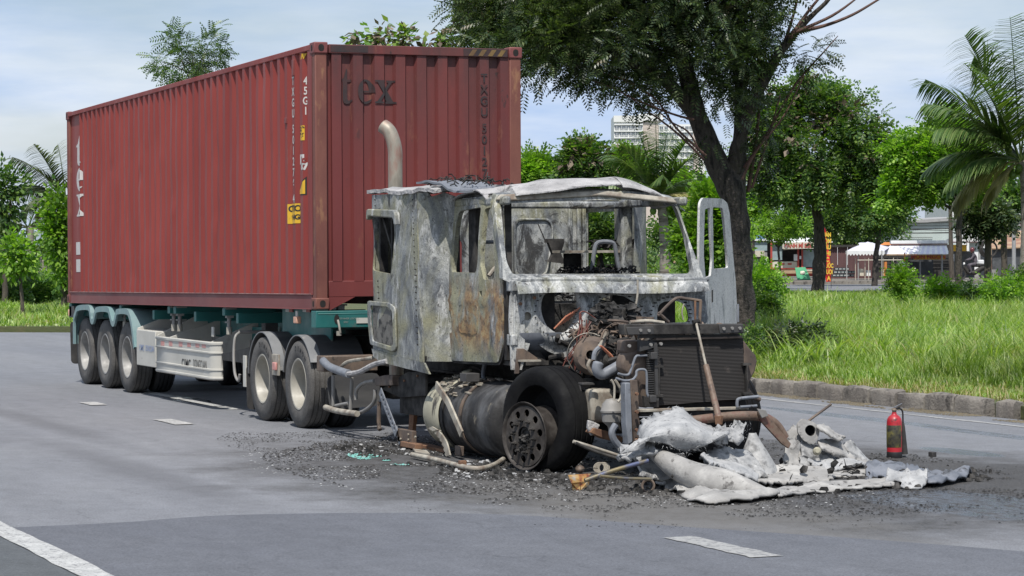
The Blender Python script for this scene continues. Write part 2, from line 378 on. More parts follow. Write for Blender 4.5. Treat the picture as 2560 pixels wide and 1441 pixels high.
def asphalt(name, c1, c2, soot=True):
    m, t, b = newmat(name)
    col = ramp(t, tex(t, 0.22, 6, 0.55, (0.5, 1.2, 1)), [(0.3, c1), (0.7, c2)])
    streak = ramp(t, tex(t, 0.9, 6, 0.6, (0.12, 1.4, 1), loc=(2, 1, 0)), [(0.35, 0.90), (0.65, 1.06)])
    col = mix(t, 1.0, col, streak, 'MULTIPLY')
    mott = ramp(t, tex(t, 4.0, 10, 0.8, (0.7, 1, 1), loc=(7, 3, 0)), [(0.3, 0.80), (0.7, 1.15)])
    ck = t.nodes.new('ShaderNodeTexVoronoi'); ck.feature = 'DISTANCE_TO_EDGE'; ck.inputs['Scale'].default_value = 0.45; cw = t.nodes.new('ShaderNodeTexCoord'); cm = t.nodes.new('ShaderNodeVectorMath'); cm.operation = 'ADD'; cn = t.nodes.new('ShaderNodeTexNoise'); cn.inputs['Scale'].default_value = 1.8; cn.inputs['Detail'].default_value = 6
    t.links.new(cw.outputs['Object'], cn.inputs['Vector']); t.links.new(cw.outputs['Object'], cm.inputs[0]); t.links.new(cn.outputs['Color'], cm.inputs[1]); t.links.new(cm.outputs[0], ck.inputs['Vector'])
    gate = ramp(t, tex(t, 0.35, 2, 0.5, loc=(4, 9, 0)), [(0.52, 0.0), (0.60, 1.0)]); crk = mix(t, 1.0, ramp(t, ck.outputs['Distance'], [(0.0, 0.35), (0.008, 0.0)]), gate, 'MULTIPLY')
    col = mix(t, crk, col, (0.03, 0.03, 0.032))
    col = mix(t, 1.0, col, mott, 'MULTIPLY')
    agg = ramp(t, tex(t, 60, 6, 0.85), [(0.34, 0.50), (0.5, 1.0), (0.70, 1.6)])
    col = mix(t, 1.0, col, agg, 'MULTIPLY')
    if soot:
        s = ellmask(t, 6.2, 1.2, 6.6, 4.1, 0.62, 1.2, 0.9, 0.5)
        sp = ramp(t, tex(t, 7, 8, 0.75, (0.8, 1, 1), loc=(1, 8, 0)), [(0.40, 1.0), (0.66, 0.62)])
        sc = ramp(t, tex(t, 45, 4, 0.8), [(0.4, (0.022, 0.022, 0.023)), (0.62, (0.075, 0.07, 0.065)), (0.76, (0.2, 0.195, 0.18))])
        col = mix(t, mix(t, 1.0, s, sp, 'MULTIPLY'), col, sc)
        s2 = ellmask(t, 8.4, 3.1, 3.2, 2.3, 0.7, 1.2, 1.0, 0.5); col = mix(t, mix(t, 1.0, s2, sp, 'MULTIPLY'), col, sc)
        br = ellmask(t, 9.2, -0.3, 4.0, 1.3, 0.4, 1.3, 1.1, 0.6)       # brownish washed-out soil round the soot
        col = mix(t, mix(t, 1.0, br, 0.45, 'MULTIPLY'), col, (0.15, 0.14, 0.125))
        o1 = ellmask(t, 4.0, -3.0, 5.0, 0.35, 0.4, 1.3, 0.8, 0.5)        # old tyre smear
        col = mix(t, mix(t, 1.0, o1, 0.4, 'MULTIPLY'), col, (0.07, 0.07, 0.075))
        o2 = ellmask(t, -3.5, -2.4, 5.5, 0.3, 0.3, 1.2, 0.8, 0.5)
        col = mix(t, mix(t, 1.0, o2, 0.45, 'MULTIPLY'), col, (0.08, 0.08, 0.085))
        tree_shade = ellmask(t, -2.0, -3.9, 2.8, 0.9, 0.3, 1.2, 0.6, 0.7)  # soft shade of an unseen tree, painted into the asphalt colour
        col = mix(t, mix(t, 1.0, tree_shade, 0.6, 'MULTIPLY'), col, (0.07, 0.07, 0.08))
    rough = ramp(t, tex(t, 2.0, 5, 0.6), [(0.3, 0.72), (0.7, 0.92)])
    for cx, cy, rx, ry, na, k in WET:       # hose water still standing on the road mirrors the sky
        w = ellmask(t, cx, cy, rx, ry, 0.85, 1.15, 2.2, na); br = ramp(t, tex(t, 11, 7, 0.75, (0.45, 1, 1), loc=(cx, cy, 2)), [(0.42, 1.0), (0.60, 0.0)])
        w = mix(t, 1.0, w, mix(t, k, 1.0, br), 'MULTIPLY')
        rough = mix(t, w, rough, 0.10); col = mix(t, mix(t, 1.0, w, 0.55, 'MULTIPLY'), col, (0.075, 0.08, 0.09))
    t.links.new(col, b.inputs['Base Color']); t.links.new(rough, b.inputs['Roughness'])
    p = bump(t, b, tex(t, 110, 4, 0.8), 0.35, 0.005)
    bump(t, b, tex(t, 2.5, 4, 0.6), 0.15, 0.02, p)
    return m
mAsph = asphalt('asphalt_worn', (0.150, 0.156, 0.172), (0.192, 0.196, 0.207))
mPatch = asphalt('asphalt_newer_shade', (0.092, 0.097, 0.113), (0.112, 0.117, 0.131), soot=False)
mPatch2 = asphalt('asphalt_lane', (0.07, 0.077, 0.082), (0.09, 0.096, 0.1), soot=False)
mSoil = mat('soil', (0.09, 0.075, 0.05), (0.16, 0.135, 0.09), 2.5, 0.95, bmp=0.5, bscale=18, bdist=0.03)
mEarth = mat('grassland_floor', (0.055, 0.085, 0.025), (0.08, 0.10, 0.035), 0.6, 0.95)
mPaint = mat('road_paint', (0.46, 0.46, 0.445), (0.34, 0.34, 0.33), 6, 0.8, spots=(0.13, 0.13, 0.135), spotscale=38, spotat=0.53, bmp=0.4, bscale=120)
mPaintW = mat('road_paint_worn', (0.34, 0.34, 0.33), (0.26, 0.26, 0.255), 4, 0.85, spots=(0.17, 0.17, 0.175), spotscale=22, spotat=0.5, bmp=0.4, bscale=120)
mKerb = mat('kerb_concrete', (0.25, 0.23, 0.20), (0.14, 0.125, 0.11), 2.2, 0.9, bmp=0.8, bscale=30, bdist=0.02, spots=(0.05, 0.045, 0.04), spotscale=5, spotat=0.55, stretch=(1, 1, 0.5), detail=9, coord='Pos')

g = MB().bx(-2500, 600, -1500, 2500, -0.6, -0.25); setting(g.build('ground', mEarth, smooth=0))
# carriageway: sheet with a curved far edge where it bends away behind the trailer
road_edge = [(60, 7.8), (-28, 7.8)]+[(-28-9*math.sin(R(a)), 7.8-3.2*(1-math.cos(R(a)))) for a in range(10, 81, 10)]+[(-39.2, 2.0), (-42, -3), (-47, -12), (-60, -34), (-60, -80), (60, -80)]
b_ = MB(); n_ = len(road_edge); b_.add([(x, y, 0) for x, y in road_edge]+[(x, y, -0.3) for x, y in road_edge], [tuple(range(n_))]+[(i, i+n_, (i+1) % n_+n_, (i+1) % n_) for i in range(n_)])
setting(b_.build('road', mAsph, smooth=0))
def sheet(name, poly, z, m, kind='structure'):
    b = MB(); n = len(poly); b.add([(x, y, z) for x, y in poly], [tuple(range(n))]); o = b.build(name, m, smooth=0, fixn=False)
    if o.data.polygons[0].normal.z < 0: o.data.flip_normals()
    o['kind'] = kind; return o
# newer surfacing across the near lane, curved seam; dark tone also paints soft shade
pe = [on(u, v, 'Z', 0) for u, v in ((-400, 1345), (0, 1322), (300, 1308), (560, 1290), (950, 1284), (1300, 1290), (1700, 1318), (2200, 1352), (2700, 1392))]
pp = [(p.x, p.y) for p in arc(pe, 8)]
sheet('asphalt_shade_patch', pp+[(32, 6), (32, -9.0), (10, -9.0)], 0.004, mPatch)
sheet('near_lane', [(7.2, -5.2), (40, -5.2), (40, -14), (2, -14)], 0.008, mPatch2)
def ragged(x0, x1, y0, y1, n=24, a=0.012):
    p = [(x0+(x1-x0)*i/n, y0+random.uniform(-a, a)) for i in range(n+1)]
    return p+[(x1-(x1-x0)*i/n, y1+random.uniform(-a, a)) for i in range(n+1)]
sheet('lane_edge_line', ragged(-8.0, 24, -5.2, -5.0, 120), 0.012, mPaint)
for x0, x1, mm in ((-6.55, -5.85, mPaint), (-2.7, -1.7, mPaint), (10.95, 12.2, mPaintW), (14.9, 16.0, mPaintW)):
    sheet('lane_dash', ragged(x0, x1, -1.12, -0.90, 12), 0.009, mm)
sheet('lane_line', ragged(-9.5, -4.2, 0.25, 0.42, 30), 0.004, mPaint)
sheet('kerb_line', ragged(-24, 10, 7.12, 7.22, 120, 0.02), 0.004, mPaintW)
# verge behind the kerb and the kerb itself, stone by stone
vp = [(62, 7.98), (2.3, 7.98), (-28, 7.98)]+[(-28-9.2*math.sin(R(a)), 7.98-3.2*(1-math.cos(R(a)))) for a in range(10, 81, 10)]+[(-39.5, 2.0), (-42.3, -3), (-47.3, -12), (-61, -34), (-190, -60), (-190, 150), (62, 110)]
def prism_z(name, poly, z0, z1, m):
    b = MB(); n = len(poly); b.add([(x, y, z1) for x, y in poly]+[(x, y, z0) for x, y in poly], [tuple(range(n))]+[(i, i+n, (i+1) % n+n, (i+1) % n) for i in range(n)]); return b.build(name, m, smooth=0)
mVerge = mat('verge_floor', (0.06, 0.085, 0.028), (0.105, 0.10, 0.045), 1.2, 0.95, bmp=0.5, bscale=12, bdist=0.04, detail=8)
setting(prism_z('verge', vp, -0.2, 0.14, mVerge))
kerb = bpy.data.objects.new('kerb', None); COL.objects.link(kerb); kerb.location = (-4, 7.85, 0); kerb['kind'] = 'structure'; kerb['label'] = 'worn grey concrete kerb along the grass verge'
kmesh = []
for k in range(8):
    b_ = bmesh.new(); L_ = 0.65
    prof = [(0, -0.08), (0.0, 0.15), (0.012, 0.185), (0.04, 0.205), (0.13, 0.21), (0.17, 0.20), (0.18, -0.08)]
    ns = 6; rows = []
    for i in range(ns+1):
        x = (L_-0.015)*(i/ns-0.5); sh = 0.012 if i in (0, ns) else 0
        rows.append([b_.verts.new(Vector((x, -0.09+y+(sh if y < 0.05 else -sh*0.3), z-(sh if z > 0.1 else 0)))+wob((x*3+k*5, y*9, z*9), 1.6, 0.022)) for y, z in prof])
    for i in range(ns):
        for j in range(len(prof)-1): b_.faces.new((rows[i][j], rows[i][j+1], rows[i+1][j+1], rows[i+1][j]))
    b_.faces.new(rows[0]); b_.faces.new(rows[-1][::-1]); bmesh.ops.recalc_face_normals(b_, faces=b_.faces)
    me = bpy.data.meshes.new('kerb_stone'); b_.to_mesh(me); b_.free(); me.materials.append(mKerb)
    me.polygons.foreach_set('use_smooth', [True]*len(me.polygons)); me.set_sharp_from_angle(angle=R(40)); kmesh.append(me)
def stone(x, y, a=0.0, sx=1.0):
    o = bpy.data.objects.new('kerb_stone', random.choice(kmesh)); COL.objects.link(o); o.parent = kerb
    o.location = Vector((x, y, random.uniform(-0.022, 0.010)))-kerb.location; o.rotation_euler = (0, random.uniform(-0.01, 0.01), a+random.uniform(-0.03, 0.03)); o.scale.x = sx
x = 1.05
while x > -27.6: stone(x-0.325, 7.87+random.uniform(-0.008, 0.008)); x -= 0.655
stone(1.38, 7.93, 0.12, 0.5)
x = 1.98
while x < 26: stone(x+0.33, 7.86); x += 0.655
for a in range(3, 30, 4): stone(-28-9.1*math.sin(R(a)), 7.88-3.2*(1-math.cos(R(a))), math.atan2(3.2*math.sin(R(a)), 9.1*math.cos(R(a))))

# ------------------------------------------------------------------ grass
mGrass = leafmat('grass_blades', (0.08, 0.15, 0.025), (0.18, 0.28, 0.05), (0.38, 0.45, 0.16), 0.34, 0.42, brown=((0.28, 0.27, 0.12), 0.565), sc=0.45)
mGrassD = leafmat('dry_grass', (0.16, 0.16, 0.05), (0.28, 0.24, 0.10), (0.36, 0.30, 0.16), 0.25, 0.6, sc=1.5)
BL = [(0, -.5, 0), (0, .5, 0), (.38, -.5, .0), (.38, .5, .0), (.72, -.36, -.10), (.72, .36, -.10), (1, 0, -.30)]
BF = [(0, 1, 3, 2), (2, 3, 5, 4), (4, 5, 6)]
fwh = np.array([FW[0], FW[1]]); fwh /= np.linalg.norm(fwh); rth = np.array([RT[0], RT[1]]); rth /= np.linalg.norm(rth)
def frustum(n, d0, d1, u0, u1, pw):
    """ground points between depth d0 and d1 and between two lines of sight, thinning with distance"""
    q = rng.random(n); D = (d0**pw+(d1**pw-d0**pw)*q)**(1/pw); x = (u0+(u1-u0)*rng.random(n)-1280)/6408*D
    return CAMP[None, :2]+fwh[None, :]*D[:, None]+rth[None, :]*x[:, None], D
def hn(P, s, o=0.0): return np.array([noise.noise(Vector((p[0]*s+o, p[1]*s, o))) for p in P])
def grass(name, n, d0, d1, u0, u1, pw, hfun, keep, m, wid=0.014, z=0.14, lean=0.55):
    P, D = frustum(n, d0, d1, u0, u1, pw); k = keep(P, D); P = P[k]; D = D[k]; n = len(P)
    h = hfun(P, D)*(0.55+0.75*rng.random(n)); a = rng.random(n)*2*math.pi; ln = lean*(0.25+rng.random(n))
    dirs = np.stack([np.cos(a)*ln, np.sin(a)*ln, np.ones(n)], 1); ups = np.stack([-np.cos(a), -np.sin(a), np.full(n, 0.6)], 1)
    pos = np.stack([P[:, 0], P[:, 1], np.full(n, z)], 1); w = wid*(0.7+0.7*rng.random(n))*(1+0.008*np.maximum(0, D-40))
    o = scatter(name, BL, BF, pos, dirs, ups, np.stack([h, w, h], 1), m); return o
def kdist(P): return P[:, 1]-8.0
def hR(P, D):
    n1 = hn(P, 0.35); n2 = hn(P, 1.1, 5); near = np.clip(kdist(P)/2.6, 0.12, 1)
    return np.clip(0.32+0.50*n1+0.40*n2, 0.10, 0.9)*near
low = lambda P, D: np.where((D > 80), 0.75, 1.0)
o = grass('tall_grass', 230000, 27, 62, 1600, 2960, 1.6, hR, lambda P, D: (kdist(P) > 0.25+0.5*rng.random(len(P))) & (P[:, 0] < 20), mGrass, 0.0115)
tag(o, 'tall bright green grass filling the verge behind the kerb', 'grass', kind='stuff')
o = grass('tall_grass', 95000, 60, 104, 1480, 3000, 1.4, lambda P, D: hR(P, D)*low(P, D)*0.85, lambda P, D: kdist(P) > 1, mGrass, 0.02)
tag(o, 'grass reaching back across the open lot towards the trees', 'grass', kind='stuff')
o = grass('dry_grass', 24000, 22, 44, 1850, 3000, 1.6, lambda P, D: np.full(len(P), 0.13), lambda P, D: (kdist(P) > 0.06) & (kdist(P) < 1.7) & (P[:, 0] < 20), mGrassD, 0.010, lean=1.0)
tag(o, 'short dry yellowed grass along the back of the kerb', 'grass', kind='stuff')
left_ok = lambda P, D: np.array([inside((p[0], p[1]), vp) for p in P])
o = grass('tall_grass', 56000, 62, 92, -500, 760, 1.4, lambda P, D: np.clip(0.30+0.3*hn(P, 0.5), 0.1, 0.6)*np.clip((D-63.5)/4, 0.25, 1), left_ok, mGrass, 0.022)
tag(o, 'green grass bank beyond the road bend, left of the container', 'grass', kind='stuff')
# broad-bladed clumps that stand above the grass
P, D = frustum(900, 36, 70, 1860, 2620, 1.5); k = kdist(P) > 1.8; P = P[k]
cp = np.repeat(P, 12, 0)+rng.normal(0, 0.07, (len(P)*12, 2)); n = len(cp); a = rng.random(n)*2*math.pi; ln = 0.3+0.6*rng.random(n)
o = scatter('grass_clumps', BL, BF, np.stack([cp[:, 0], cp[:, 1], np.full(n, 0.2)], 1), np.stack([np.cos(a)*ln, np.sin(a)*ln, np.ones(n)], 1), np.stack([-np.cos(a), -np.sin(a), np.full(n, .5)], 1),
            np.stack([0.38+0.35*rng.random(n), 0.017+0.010*rng.random(n), 0.6+0.3*rng.random(n)], 1), mGrass)
tag(o, 'broad arching blades of cane grass rising above the verge grass', 'grass', kind='stuff')
# ------------------------------------------------------------------ shipping container
ZC, PC = 1.328, 0.01007
def cf(p): return Vector((p[0], p[1], p[2]+ZC+PC*p[0]))
def cmap(b): b.V = [tuple(cf(v)) for v in b.V]; return b
mRed = mat('container_red', (0.185, 0.025, 0.019), (0.235, 0.037, 0.028), 0.9, 0.55, stretch=(1.5, 1, 0.25), spots=(0.20, 0.11, 0.09), spotscale=3.0, spotat=0.66, bmp=0.15, bscale=9, bdist=0.01, coat=0.0)
def sooty_shaded_red():  # end wall red darkened to paint its weaker sunlight, with soot over it
    m, t, b = newmat('container_red_end_shaded')
    col = ramp(t, tex(t, 0.8, 6, 0.6, (1, 1.2, 0.2)), [(0.3, (0.13, 0.020, 0.020)), (0.7, (0.175, 0.035, 0.030))])
    g = t.nodes.new('ShaderNodeNewGeometry'); s = t.nodes.new('ShaderNodeSeparateXYZ'); t.links.new(g.outputs['Position'], s.inputs[0])
    up = ramp(t, _mr(t, s.outputs['Z'], 2.6, 4.5), [(0.0, 0.15), (1.0, 1.0)])
    so_ = ramp(t, tex(t, 1.5, 9, 0.66, (1, 1.4, 0.4), (0, 2.2, 0)), [(0.34, 0.1), (0.60, 0.85)])
    col = mix(t, mix(t, 1.0, so_, up, 'MULTIPLY'), col, (0.042, 0.026, 0.026))
    burn = ramp(t, tex(t, 7, 5, 0.6, (1, 1, 0.5), (0, 1, 3)), [(0.64, 0.0), (0.67, 0.9)])
    col = mix(t, mix(t, 1.0, burn, up, 'MULTIPLY'), col, (0.02, 0.016, 0.016))
    rust = ramp(t, tex(t, 4, 8, 0.7, (1, 1, 0.3), (0, 7, 3)), [(0.60, 0.0), (0.68, 0.6)])
    col = mix(t, rust, col, (0.21, 0.085, 0.05))
    t.links.new(col, b.inputs['Base Color']); b.inputs['Roughness'].default_value = 0.62
    bump(t, b, tex(t, 8, 6, 0.6), 0.2, 0.01); return m
def scratch(m, thr=0.66):
    t = m.node_tree; b = t.nodes['Principled BSDF']; src = b.inputs['Base Color'].links[0].from_socket
    v = ramp(t, tex(t, 3.2, 9, 0.75, (7, 7, 0.22), loc=(3, 3, 3)), [(thr, 0.0), (thr+0.03, 0.4)]); c = mix(t, v, src, (0.36, 0.15, 0.12))
    d = ramp(t, tex(t, 2.2, 9, 0.7, (2.5, 2.5, 0.5), loc=(8, 1, 3)), [(0.64, 0.0), (0.70, 0.5)]); c = mix(t, d, c, (0.10, 0.03, 0.028))
    r_ = ramp(t, tex(t, 11, 9, 0.75, (1, 1, 0.5), loc=(2, 5, 9)), [(0.67, 0.0), (0.69, 0.8)]); c = mix(t, r_, c, (0.14, 0.05, 0.03)); t.links.new(c, b.inputs['Base Color'])
scratch(mRed); mRedE = sooty_shaded_red(); scratch(mRedE, 0.69)
mPost = mat('container_post_rusty', (0.13, 0.042, 0.034), (0.17, 0.062, 0.045), 2.2, 0.7, stretch=(1, 1, 0.35), c3=(0.115, 0.03, 0.028), spots=(0.25, 0.12, 0.065), spotscale=7, spotat=0.58, bmp=0.3, bscale=30)
mRail = mat('container_rail', (0.15, 0.042, 0.042), (0.19, 0.055, 0.05), 1.2, 0.6, spots=(0.28, 0.2, 0.19), spotscale=6, spotat=0.66, stretch=(0.4, 1, 1))
mWhite = mat('white_paint', (0.55, 0.53, 0.50), (0.46, 0.43, 0.41), 6, 0.6, spots=(0.35, 0.16, 0.13), spotscale=14, spotat=0.68)
mBlk = mat('black_paint', (0.012, 0.012, 0.013), (0.02, 0.02, 0.022), 5, 0.6)
mTexD = mat('faded_black_print', (0.022, 0.02, 0.022), (0.05, 0.022, 0.022), 6, 0.7)
mHaz = mat('faded_hazard_yellow', (0.19, 0.12, 0.035), (0.12, 0.07, 0.03), 5, 0.6)
mYel = mat('yellow_sticker', (0.62, 0.38, 0.02), (0.55, 0.32, 0.02), 5, 0.5, spots=(0.3, 0.15, 0.05), spotscale=12, spotat=0.66)
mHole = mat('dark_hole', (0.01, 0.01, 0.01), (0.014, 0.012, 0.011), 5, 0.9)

cont = thing('shipping_container', 'long dark red corrugated steel shipping container riding on the trailer', 'shipping container', (-6.1, 1.22, 1.27))
LN, WD, HT = 12.192, 2.438, 2.896
P_ = 0.278; X0_, X1_ = -0.17, -12.05
XR_ = on(198, 420, 'Y', 0).x
def sprof(x):
    """depth of the side wall's folds at x"""
    t = ((X0_-x) % P_)/P_
    if x > X0_ or x < X1_: return 0.006
    if x < XR_: return 0.048
    if t < 0.34: return 0.006
    if t < 0.5: return 0.006+0.042*(t-0.34)/0.16
    if t < 0.84: return 0.048
    return 0.048-0.042*(t-0.84)/0.16
brk = []; x = X0_
while x > X1_: brk += [x, x-0.34*P_, x-0.5*P_, x-0.84*P_]; x -= P_
brk = sorted([q for q in brk if q > XR_ and abs(q-XR_) > 0.01]+[X0_+0.06, XR_+0.001, XR_-0.001, X1_+0.02, X1_, X1_-0.05], reverse=True)
zs = [0.155+(HT-0.062-0.155)*i/30 for i in range(31)]
DENTS = [(random.uniform(-11, -1.6), random.uniform(0.35, 2.5), random.uniform(0.05, 0.13), random.uniform(-0.03, 0.03)) for _ in range(26)]
def wall(ysign, name):
    b = MB(); rows = len(zs); V = []
    for x in brk:
        for z in zs:
            e = sprof(x); k = wob((x*0.9, ysign, z*1.1), 1.3, 0.014).y+0.006*noise.noise(Vector((x*6, z*2.5, ysign))) if 0.3 < z < 2.7 and -11.3 < x < -1.3 else 0
            k += sum(dz*math.exp(-((x-dx)**2+(z-dq)**2)/dr**2) for dx, dq, dr, dz in DENTS if abs(x-dx) < 0.3)
            y = max(0.003, e+k) if ysign < 0 else WD-max(0.003, e+k)
            V.append((x, y, z))
    F = [(i*rows+j, (i+1)*rows+j, (i+1)*rows+j+1, i*rows+j+1) for i in range(len(brk)-1) for j in range(rows-1)]
    b.add(V, F); return cmap(b).build(name, mRed, cont, smooth=25)
wall(-1, 'side_wall'); wall(1, 'side_wall')
# front end wall
PF = 0.2478; Y0_ = 0.205
def fprof(y):
    t = ((y-Y0_) % PF)/PF
    if y < Y0_ or y > 2.31: return -0.075
    if t < 0.44: return -0.028
    if t < 0.54: return -0.028-0.047*(t-0.44)/0.10
    if t < 0.90: return -0.075
    return -0.075+0.047*(t-0.90)/0.10
fb = [0.07]; y = Y0_
fb.append(y-0.0001)
while y < 2.30: fb += [y, y+0.44*PF, y+0.54*PF, y+0.90*PF]; y += PF
fb = sorted(set([q for q in fb if q < 2.37]+[2.37])); b = MB(); zf = [0.30+(HT-0.11-0.30)*i/12 for i in range(13)]; rows = 13
V = [(fprof(y)+wob((1, y, z), 1.5, 0.008).x, y, z) for y in fb for z in zf]
b.add(V, [(i*rows+j, (i+1)*rows+j, (i+1)*rows+j+1, i*rows+j+1) for i in range(len(fb)-1) for j in range(rows-1)]); cmap(b).build('front_wall', mRedE, cont, smooth=25)
b = MB().bx(-LN+0.1, -0.1, 0.06, WD-0.06, HT-0.035, HT-0.02); cmap(b).build('roof', mRed, cont)
b = MB().bx(-LN+0.1, -0.1, 0.05, WD-0.05, 0.14, 0.17); cmap(b).build('floor_panel', mRail, cont)
for y0, y1 in ((0.0, 0.06), (WD-0.06, WD)):
    b = MB().bx(-LN+0.17, -0.17, y0, y1, HT-0.075, HT-0.015); cmap(b).build('top_rail', mRed, cont, bev=0.006)
    b = MB(); yo = 0.012 if y0 == 0 else WD-0.052
    b.bx(-LN+0.17, -0.17, yo, yo+0.04, 0.0, 0.158); b.bx(-LN+0.17, -0.17, min(y0, y1-0.05) if y0 == 0 else y1-0.05, (y0+0.05) if y0 == 0 else y1, 0.150, 0.160); b.bx(-LN+0.17, -0.17, 0.005 if y0 == 0 else WD-0.055, 0.055 if y0 == 0 else WD-0.005, -0.006, 0.004)
    cmap(b).build('bottom_rail', mRail, cont, bev=0.003)
    if y0 == 0: cmap(MB().bx(-LN+0.17, -0.17, -0.003, 0.004, 0.1605, 0.168)).build('worn_rail_highlight', mat('worn_edge_highlight', (0.46, 0.30, 0.27), (0.25, 0.10, 0.09), 3, 0.7, stretch=(2, 1, 1)), cont, smooth=0)  # pale strip paints the lip's highlight together with its worn paint
cmap(MB().bx(-0.11, -0.012, 0.17, WD-0.17, HT-0.115, HT-0.018)).build('front_top_rail', mRedE, cont, bev=0.006)
b = MB().bx(-0.12, -0.03, 0.16, WD-0.16, 0.13, 0.305); cmap(b).build('front_bottom_rail', mRedE, cont, bev=0.006)
b = MB().prism([(0.16, 0.13), (0.46, 0.13), (0.16, -0.02)], lambda y, z: (-0.03, y, z), (-0.05, 0, 0)); cmap(b).build('gusset', mRedE, cont)
for x0, x1 in ((-0.162, 0.0), (-LN, -LN+0.162)):
    for y0, y1 in ((0.0, 0.155), (WD-0.155, WD)):
        b = MB(); b.bx(x0+0.01, x1-0.012, y0+0.01, y1-0.01, 0.11, HT-0.11)
        cmap(b).build('corner_post', mPost, cont, bev=0.012)
        for z0 in (-0.004, HT-0.122):
            mid = (x0+x1)/2; my = (y0+y1)/2; fx = x1+0.002 if x1 == 0 else x0-0.002; sy_ = -0.004 if y0 == 0 else WD+0.004
            xa, xb = (x0-0.008, x1) if x1 == 0 else (x0, x1+0.008); ya, yb = (-0.003, y1) if y0 == 0 else (y0, WD+0.003)
            c = cmap(MB().bx(xa, xb+0.003 if x1 == 0 else xb, ya, yb, z0, z0+0.125)).build('corner_casting', mPost if z0 < 1 else mRail, cont, bev=0.012)
            sgn = 1 if x1 == 0 else -1
            hb = MB(); hc = MB(); hb.prism(rr(my-0.032, z0+0.025, my+0.032, z0+0.10, 0.03), lambda a, q: ((xb+0.004) if x1 == 0 else xa-0.001, a, q), (0.002*sgn, 0, 0))
            hc.prism(rr(mid-0.022, z0+0.03, mid+0.022, z0+0.095, 0.02), lambda a, q: (a, ya-0.001 if y0 == 0 else yb+0.001, q), (0, -0.002 if y0 == 0 else 0.002, 0))
            cmap(hb).build('hole', mHole, c, smooth=0); cmap(hc).build('hole', mHole, c, smooth=0)
# rear doors
for y0, y1 in ((0.16, 1.21), (1.23, WD-0.16)):
    d = cmap(MB().bx(-LN+0.02, -LN+0.07, y0, y1, 0.14, HT-0.13)).build('door', mRed, cont, bev=0.006)
    for k in (0.25, 0.75): cmap(MB().cyl((-LN-0.01, y0+(y1-y0)*k, 0.12), (-LN-0.01, y0+(y1-y0)*k, HT-0.12), 0.017, n=8)).build('locking_bar', mRail, d)
b = MB().bx(-LN+0.01, -LN+0.1, 0.16, WD-0.16, HT-0.125, HT-0.01).bx(-LN+0.01, -LN+0.1, 0.16, WD-0.16, 0.0, 0.135); cmap(b).build('door_frame', mRail, cont, bev=0.005)
# hazard stripes on the rails
for side in (0, 1):
    for k in range(4):
        y = (0.19+0.10*k) if side == 0 else (WD-0.64+0.115*k)
        if side == 0: continue
        cmap(MB().prism([(y, 0), (y+0.055, 0), (y+0.105, 0.07), (y+0.05, 0.07)], lambda a, q: (-0.0095, a, HT-0.105+q), (0.002, 0, 0))).build('hazard_stripe', mHaz, cont, smooth=0)
for y in (WD-0.70, ): cmap(MB().bx(-0.0105, -0.0095, y, WD-0.17, HT-0.108, HT-0.028)).build('hazard_backing', mTexD, cont, smooth=0)
cmap(MB().bx(-0.0105, -0.0095, 0.19, 0.62, HT-0.10, HT-0.03)).build('hazard_backing', mTexD, cont, smooth=0)
for k in range(3):
    x = -0.62+0.13*k
    cmap(MB().prism([(x, 0), (x+0.06, 0), (x+0.10, 0.06), (x+0.04, 0.06)], lambda a, q: (a, sprof(a)-0.004, HT-0.15+q), (0, -0.002, 0))).build('hazard_stripe', mYel, cont, smooth=0)
# big serif letters, drawn by hand: outlines in units of the x height
def g_t(): return [[(.45, 1.45), (.45, 1.0), (.72, 1.0), (.72, .9), (.45, .9), (.45, .22), (.5, .12), (.6, .1), (.74, .16), (.78, .1), (.62, -.02), (.4, -.05), (.2, .0), (.12, .14), (.12, .9), (0, .9), (0, .97), (.2, 1.08), (.38, 1.45)]]
def g_e():
    o = [(.48+.47*math.cos(R(a)), .5+.53*math.sin(R(a))) for a in range(0, 316, 15)]
    o += [(.84, .19), (.52+.24*math.cos(R(-80)), .5+.42*math.sin(R(-80)))]+[(.50+.20*math.cos(R(a)), .5+.43*math.sin(R(a))) for a in range(-100, -175, -15)]+[(.28, .46), (.95, .46)]
    hole = [(.29, .54), (.66, .54)]+[(.475+.185*math.cos(R(a)), .56+.38*math.sin(R(a))) for a in range(15, 180, 15)]
    return [o, hole]
def g_x(): return [[(0, 1), (.5, 1), (.5, .93), (.43, .92), (.55, .68), (.7, .9), (.6, .93), (.6, 1), (.98, 1), (.98, .93), (.86, .9), (.62, .58), (.93, .08), (1.02, .07), (1.02, 0), (.52, 0), (.52, .07), (.6, .09), (.46, .36), (.28, .1), (.42, .07), (.42, 0), (0, 0), (0, .07), (.12, .1), (.40, .47), (.12, .92), (0, .93)]]
def glyph(g, sx, sy, ox, oy):
    lp = [[(x*sx+ox, y*sy+oy) for x, y in l] for l in g]; b = MB(); b.plate(lp[0], lp[1:], lambda x, y: (x, y, 0), None, 9.0)
    return [(v[0], v[1]) for v in b.V], b.F
xh = 0.255
for g, ox, w in ((g_t(), 0.325, 0.12/.78), (g_e(), 0.50, 0.215), (g_x(), 0.70, 0.245)):
    Vg, Fg = glyph(g, w if g is not g_t else w, xh, ox, 2.245)
    lettering('lettering', Vg, Fg, lambda a, q: cf((fprof(a)+0.012, a, q)), mTexD, cont, cuts=[c+s for c in fb for s in (-0.0005, 0.0005)])
def stacked(txt, h, ax0, z_top, fn, m, cuts, gap=1.28, wd=0.95):
    z = z_top
    for ch in txt:
        if ch != ' ':
            V, F = text_mesh(ch, h*1.35, 'CENTER', 0.003, width=wd)
            lettering('lettering', [(x+ax0, y+z-h) for x, y in V], F, fn, m, cont, cuts)
            z -= h*gap
        else: z -= h*0.55
cutF = fb; cutS = brk
